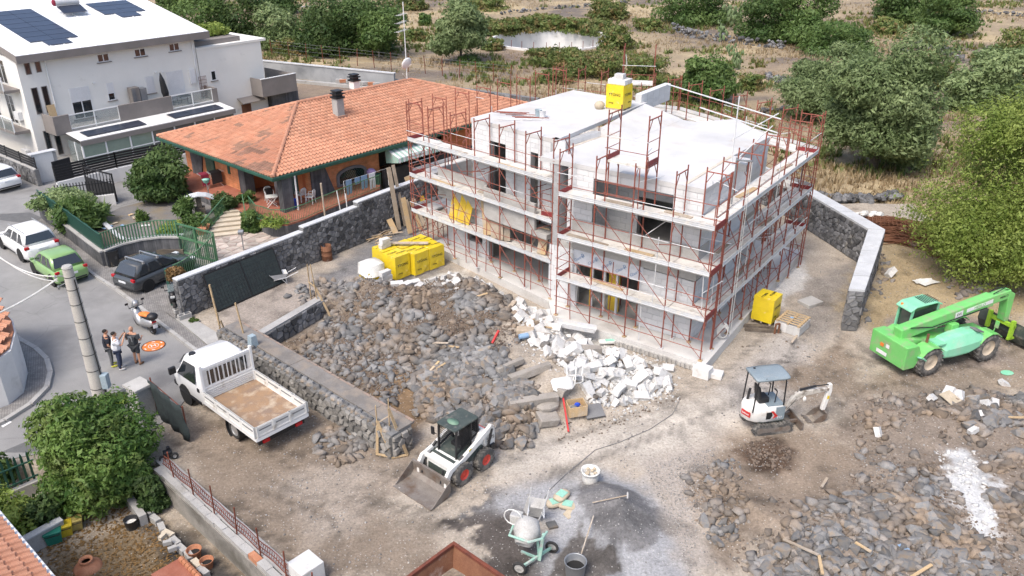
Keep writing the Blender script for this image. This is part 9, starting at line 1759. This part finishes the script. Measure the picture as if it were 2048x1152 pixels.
m=MB();m.b2((0,.0,2.25),(Le,.16,2.4));m.build('gutter',K['whitepaint'],r,bevel=.03);m=MB();m.b2((.2,-3.4,yz),(Le-.2,-.5,2.3));m.build('wall',K['whitewall'],r);m=MB();m.b2((0,-.12,2.33),(Le,.0,2.41));m.build('eave_board',K['crimson'],r)
P0,P1=G(322,930,.2),G(640,1215,.2);ang,L=frame2(P0,P1);r=thing('boundary_wall','weathered concrete block wall between the lower garden and the building site','wall',(P0.x,P0.y,0),ang)
bm_=MB();bm_.b2((0,-.3,yz-.2),(L,.0,.02));bm_.build('wall_core',pmat('mossy_wall',(.3,.28,.25),.95,(.2,.19,.17),1.3,dirt=(.13,.12,.1),dscale=1.1,dlo=.48,dhi=.68,bump=.5),r)
x=0
while x<L:w=min(.5,L-x);m=MB();m.b2((x+.005,-.26+rng.uniform(-.02,.02),.022),(x+w-.005,-.03+rng.uniform(-.02,.02),.2+rng.uniform(-.02,.01)));m.build('block',K['concrete']if rng.random()<.85 else K['terra'],r);x+=.5
m=MB();m.b2((-.5,.02,-.1),(L,.42,.12));m.build('concrete_strip',K['concrete'],r)
f=thing('mesh_fence','sagging rusty mesh fence on thin posts along the concrete block wall','fence',(P0.x,P0.y,0),ang)
for k in range(7):m=MB();x=.9+k*1.35;m.tube((x,.0,.15),(x+rng.uniform(-.1,.1),rng.uniform(-.05,.12),1.25),.025,6);m.build('post',K['rustred'],f)
m=MB()
for k in range(int(L/.12)):
 x=k*.12;m.tube((x,.06,.22),(x+.08,.16,.5+.06*math.sin(k*.37)),.008,3,cap=False);m.tube((x+.08,.06,.22),(x,.17,.5+.06*math.sin(k*.37)),.008,3,cap=False)
for z,y in((.24,.06),(.36,.11),(.5,.16)):m.path([(i*L/40,y,z+.04*math.sin(i*.9))for i in range(41)],.014,4)
m.build('mesh',K['rustred'],f)
t=thing('white_block_pillar','white rendered box cut off at the bottom edge beside the mesh fence','pillar',G(612,1150,.2),ang);m=MB();m.b2((-.35,-.35,-.4),(.4,.4,.5));m.build('pillar',K['frag'],t,bevel=.02)
ep=[(285,1012),(300,1030),(312,1045),(325,1062),(338,1075),(352,1090),(365,1105),(380,1118),(395,1135),(408,1150)]
for i,(u,v)in enumerate(ep):m=MB();m.box((0,0,.11),(.42,.2,.22));m.build('edging_block',K['concrete']if i%4 else K['step'],label='%s block from the black bucket in the curved row edging the dry lawn'%['first','second','third','fourth','fifth','sixth','seventh','eighth','ninth','tenth'][i],cat='block',group='blocks edging the dry lawn',loc=G(u,v,yz),rz=ang+rng.uniform(-.25,.25))
for i,(u,v)in enumerate(((348,1080),(358,1092),(368,1104))):m=MB();m.box((0,0,.1),(.26,.13,.14));o=m.build('brick',K['concrete']if i else K['step'],label='loose stone brick beside the edging row, %s the black bucket'%['nearest','second from','farthest from'][i],cat='brick',group='loose bricks by the edging',loc=G(u-22,v-2,yz+.2),rz=rng.uniform(0,3))
P0,P1=G(30,1095,yz+.5),G(112,1050,yz+.5);a_,l_=frame2(P0,P1);t=thing('garden_wall','low grey garden wall behind the green and yellow bins','wall',(P0.x,P0.y,0),a_);m=MB();m.b2((-.6,-.1,yz),(l_+.2,.1,-.25));m.build('wall_core',K['concrete'],t);m=MB();m.b2((-.6,-.14,-.25),(l_+.2,.14,-.2));m.build('coping',K['coping'],t)
P0,P1=G(255,1000,yz),G(290,1050,yz);a_,l_=frame2(P0,P1);t=thing('garden_wall','short low stone kerb wall under the evergreen beside the black bucket','wall',(P0.x,P0.y,0),a_);m=MB();m.b2((0,-.12,yz),(l_,.12,yz+.4));m.build('wall_core',K['concrete'],t)
def bin_(label,loc,rz,mat,w=.34,h=.4):
 t=thing('recycling_bin',label,'bin',loc,rz);m=MB();m.loft([[(-w*k,-w*k*.85,z),(w*k,-w*k*.85,z),(w*k,w*k*.85,z),(-w*k,w*k*.85,z)]for z,k in((0,.42),(h,.5))]);m.build('bin_body',K[mat],t,bevel=.015);m=MB();m.b2((-w*.54,-w*.47,h),(w*.54,w*.47,h+.06));m.build('lid',K[mat],t,bevel=.015);m=MB();m.path([(-w*.5,0,h*.8),(-w*.4,-w*.5,h*.9),(w*.4,-w*.5,h*.9),(w*.5,0,h*.8)],.012,4);m.build('handle',K['black'],t)
K['bingreen']=pmat('teal_bin_plastic',(.02,.2,.14),.5);K['binyellow']=pmat('yellow_bin_plastic',(.55,.42,.03),.5);K['bintan']=pmat('tan_bin_plastic',(.4,.32,.1),.6)
bin_('teal green recycling bin beside the yellow bins under the evergreen',G(110,1082,yz),.5,'bingreen',.5,.42);bin_('yellow recycling bin beside the teal green one',G(133,1068,yz),.5,'binyellow',.44,.38);bin_('tan yellow bin half hidden by leaves right of the yellow one',G(154,1056,yz),.5,'bintan',.42,.36)
bucket('black bucket with pale contents under the right side of the evergreen',G(265,1055,yz),.22,.36,'bucketblk','film')
for i,(u,v,r_,lab)in enumerate(((391,1115,.23,'left terracotta flower pot on the dark soil by the block wall'),(416,1135,.21,'right terracotta flower pot on the dark soil by the block wall'))):pot(lab,G(u,v,yz),r_,r_*1.5)
t=thing('clay_cone','flat terracotta chimney like cone on the dry lawn','clay cone',G(176,1135,yz));m=MB();m.smooth=True;m.lathe([(.42,0),(.4,.06),(.25,.2),(.19,.24),(.2,.27),(.21,.33),(.16,.34),(.13,.25)],20,close=False);m.build('cone',K['terra'],t)
t=thing('tile_ledge','red tiled ledge with a row of clay ridge tiles at the bottom edge','ledge',G(368,1158,yz),ang);m=MB();m.b2((-.6,-.7,0),(1.2,.3,.3));m.build('ledge',K['redfloor'],t)
for k in range(6):m=MB();m.tube((-.5+k*.2,.22,.36),(-.34+k*.2,.22,.34),.09,8);m.build('ridge_tile',K['terra'],t)
rg=np.random.default_rng(9);k=2600;poly=GP([(70,1090),(150,1040),(250,1020),(300,1040),(390,1145),(300,1200),(60,1200)],yz);x=rg.uniform(-16,-7,k*3);y=rg.uniform(15,23,k*3);ok=sdf(x,y,poly)>-.2;x,y=x[ok][:k],y[ok][:k];kk=len(x);a=rg.uniform(0,6.28,kk);s=rg.uniform(.02,.06,kk)
c=np.stack([x,y,hground(x,y)+.02],1);t1=np.stack([np.cos(a)*s*1.6,np.sin(a)*s*1.6,rg.uniform(-.01,.02,kk)],1);t2=np.stack([-np.sin(a)*s*.7,np.cos(a)*s*.7,rg.uniform(-.01,.02,kk)],1);V=np.stack([c-t1,c+t2,c+t1,c-t2],1).reshape(-1,3)
o=bpy.data.objects.new('fallen_leaves',fast_mesh('fallen_leaves',V,np.arange(len(V)),4,K['lf_dry'],rg.random(kk)));put(o,kind='stuff',label='dry fallen leaves on the lower garden lawn')
P0,P1=G(-40,1005,-.3),G(78,955,-.3);a_,l_=frame2(P0,P1);t=thing('paling_fence','dark green pointed paling fence at the left edge by the large evergreen','fence',(P0.x,P0.y,0),a_);m=MB();m.b2((0,-.1,-1),(l_,.1,-.35));m.build('plinth',K['concrete'],t);m=MB();m.b2((0,-.02,-.2),(l_,.02,-.14));m.b2((0,-.02,.45),(l_,.02,.5));m.build('rail',K['dgreen'],t)
for k in range(int(l_/.2)):m=MB();x=k*.2+.1;m.slab([(x-.04,.022,-.3),(x+.04,.022,-.3),(x+.04,.022,.75),(x,.022,.9),(x-.04,.022,.75)],(0,.02,0));m.build('paling',K['dgreen'],t)
t=thing('gate_pillar','grey concrete gate pillar beside the net covered gate and the pole','pillar',G(290,832,0),R(-35));m=MB();m.b2((-.35,-.3,-.2),(.35,.3,1.35));m.build('pillar',K['concrete'],t);m=MB();m.b2((-.42,-.37,1.35),(.42,.37,1.45));m.build('pillar_cap',K['rawcon'],t)
P0,P1=G(312,830,0),G(378,886,0);a_,l_=frame2(P0,P1);t=thing('net_panel','open gate leaf covered with torn dark green shade net beside the truck','gate',(P0.x,P0.y,0),a_);m=MB();nx,nz=10,5;vs=[((i/nx)*l_+(.1*math.sin(j*1.3)if i in(0,nx)else 0),.06*math.sin(i*1.9+j*.8),.05+1.55*(j/nz)*(1-.1*(i/nx))+(.05*math.sin(i*2.2)if j==nz else 0))for j in range(nz+1)for i in range(nx+1)]
m.smooth=True;m.add(vs,[(j*(nx+1)+i,j*(nx+1)+i+1,(j+1)*(nx+1)+i+1,(j+1)*(nx+1)+i)for j in range(nz)for i in range(nx)]);sh=m.build('shade_net',K['netgreen'],t);md=sh.modifiers.new('thick','SOLIDIFY');md.thickness=.015
m=MB();m.tube((0,.08,0),(0,.08,1.65),.03,6);m.tube((l_*.95,.08,0),(l_*.95,.08,1.5),.03,6);m.tube((0,.08,1.5),(l_*.95,.08,1.4),.02,6);m.build('panel_frame',K['rustred'],t)
t=thing('small_engine','small dark engine with two wheels lying by the evergreen tree','engine',at(338,918,0,.02),.5);m=MB();m.box((0,0,.22),(.3,.24,.24));m.box((.05,.1,.38),(.12,.1,.12));m.build('engine_block',K['black'],t,bevel=.03);wheel(t,-.2,-.12,.13,.07,'alu',.5);wheel(t,.2,-.12,.13,.07,'alu',.5)
iw=[G(u,v,0)for u,v in c_in];cw_=Vector((sum(p.x for p in iw)/len(iw),sum(p.y for p in iw)/len(iw),0));pl_=[((p.x-cw_.x)*.985,(p.y-cw_.y)*.985)for p in iw];r=thing('corner_house','white rounded corner house with a clay tiled top at the left edge','house',cw_);m=MB();m.prism(pl_,-.1,2.05);m.build('wall',K['whitewall'],r);m=MB();m.prism([(x*.93,y*.93)for x,y in pl_],2.052,2.12);m.build('roof',K['terra'],r)
up=Vector((-.8,.1,.55)).normalized();ex=Vector((.35,-.93,0)).normalized();up=(up-ex*up.dot(ex)).normalized();mxx=max(x for x,y in pl_)
mny=min(y for x,y in pl_);mxy=max(y for x,y in pl_)
tile_roof(r,(mxx-.15,mny,2.13),(0,1,0),(-.93,0,.36),mxy-mny,5,lambda x,y:sdf(np.array([mxx-.15-y*.93]),np.array([mny+x]),pl_)[0]>.22,150,seed=12)
m=MB();pts=[(1360,800),(1345,830),(1300,860),(1240,885),(1190,900),(1130,950),(1100,980),(1082,1010)];m.path([tuple(at(u,v,0,.02))for u,v in pts],.012,4);m.build('ground_cable',K['bronze'],label='thin grey cable snaking over the haul track to the mixer',cat='cable')
t=thing('rope_coil','pale coil of rope hanging at the foot of the right scaffold','rope',W(-.1,2.2,.5));m=MB()
for k in range(7):rr=.32+.03*k;m.path([(rr*.5*math.cos(2*math.pi*j/14),.03*k,.35+rr*.8*math.sin(2*math.pi*j/14))for j in range(15)],.014,4)
m.build('rope',K['film'],t)
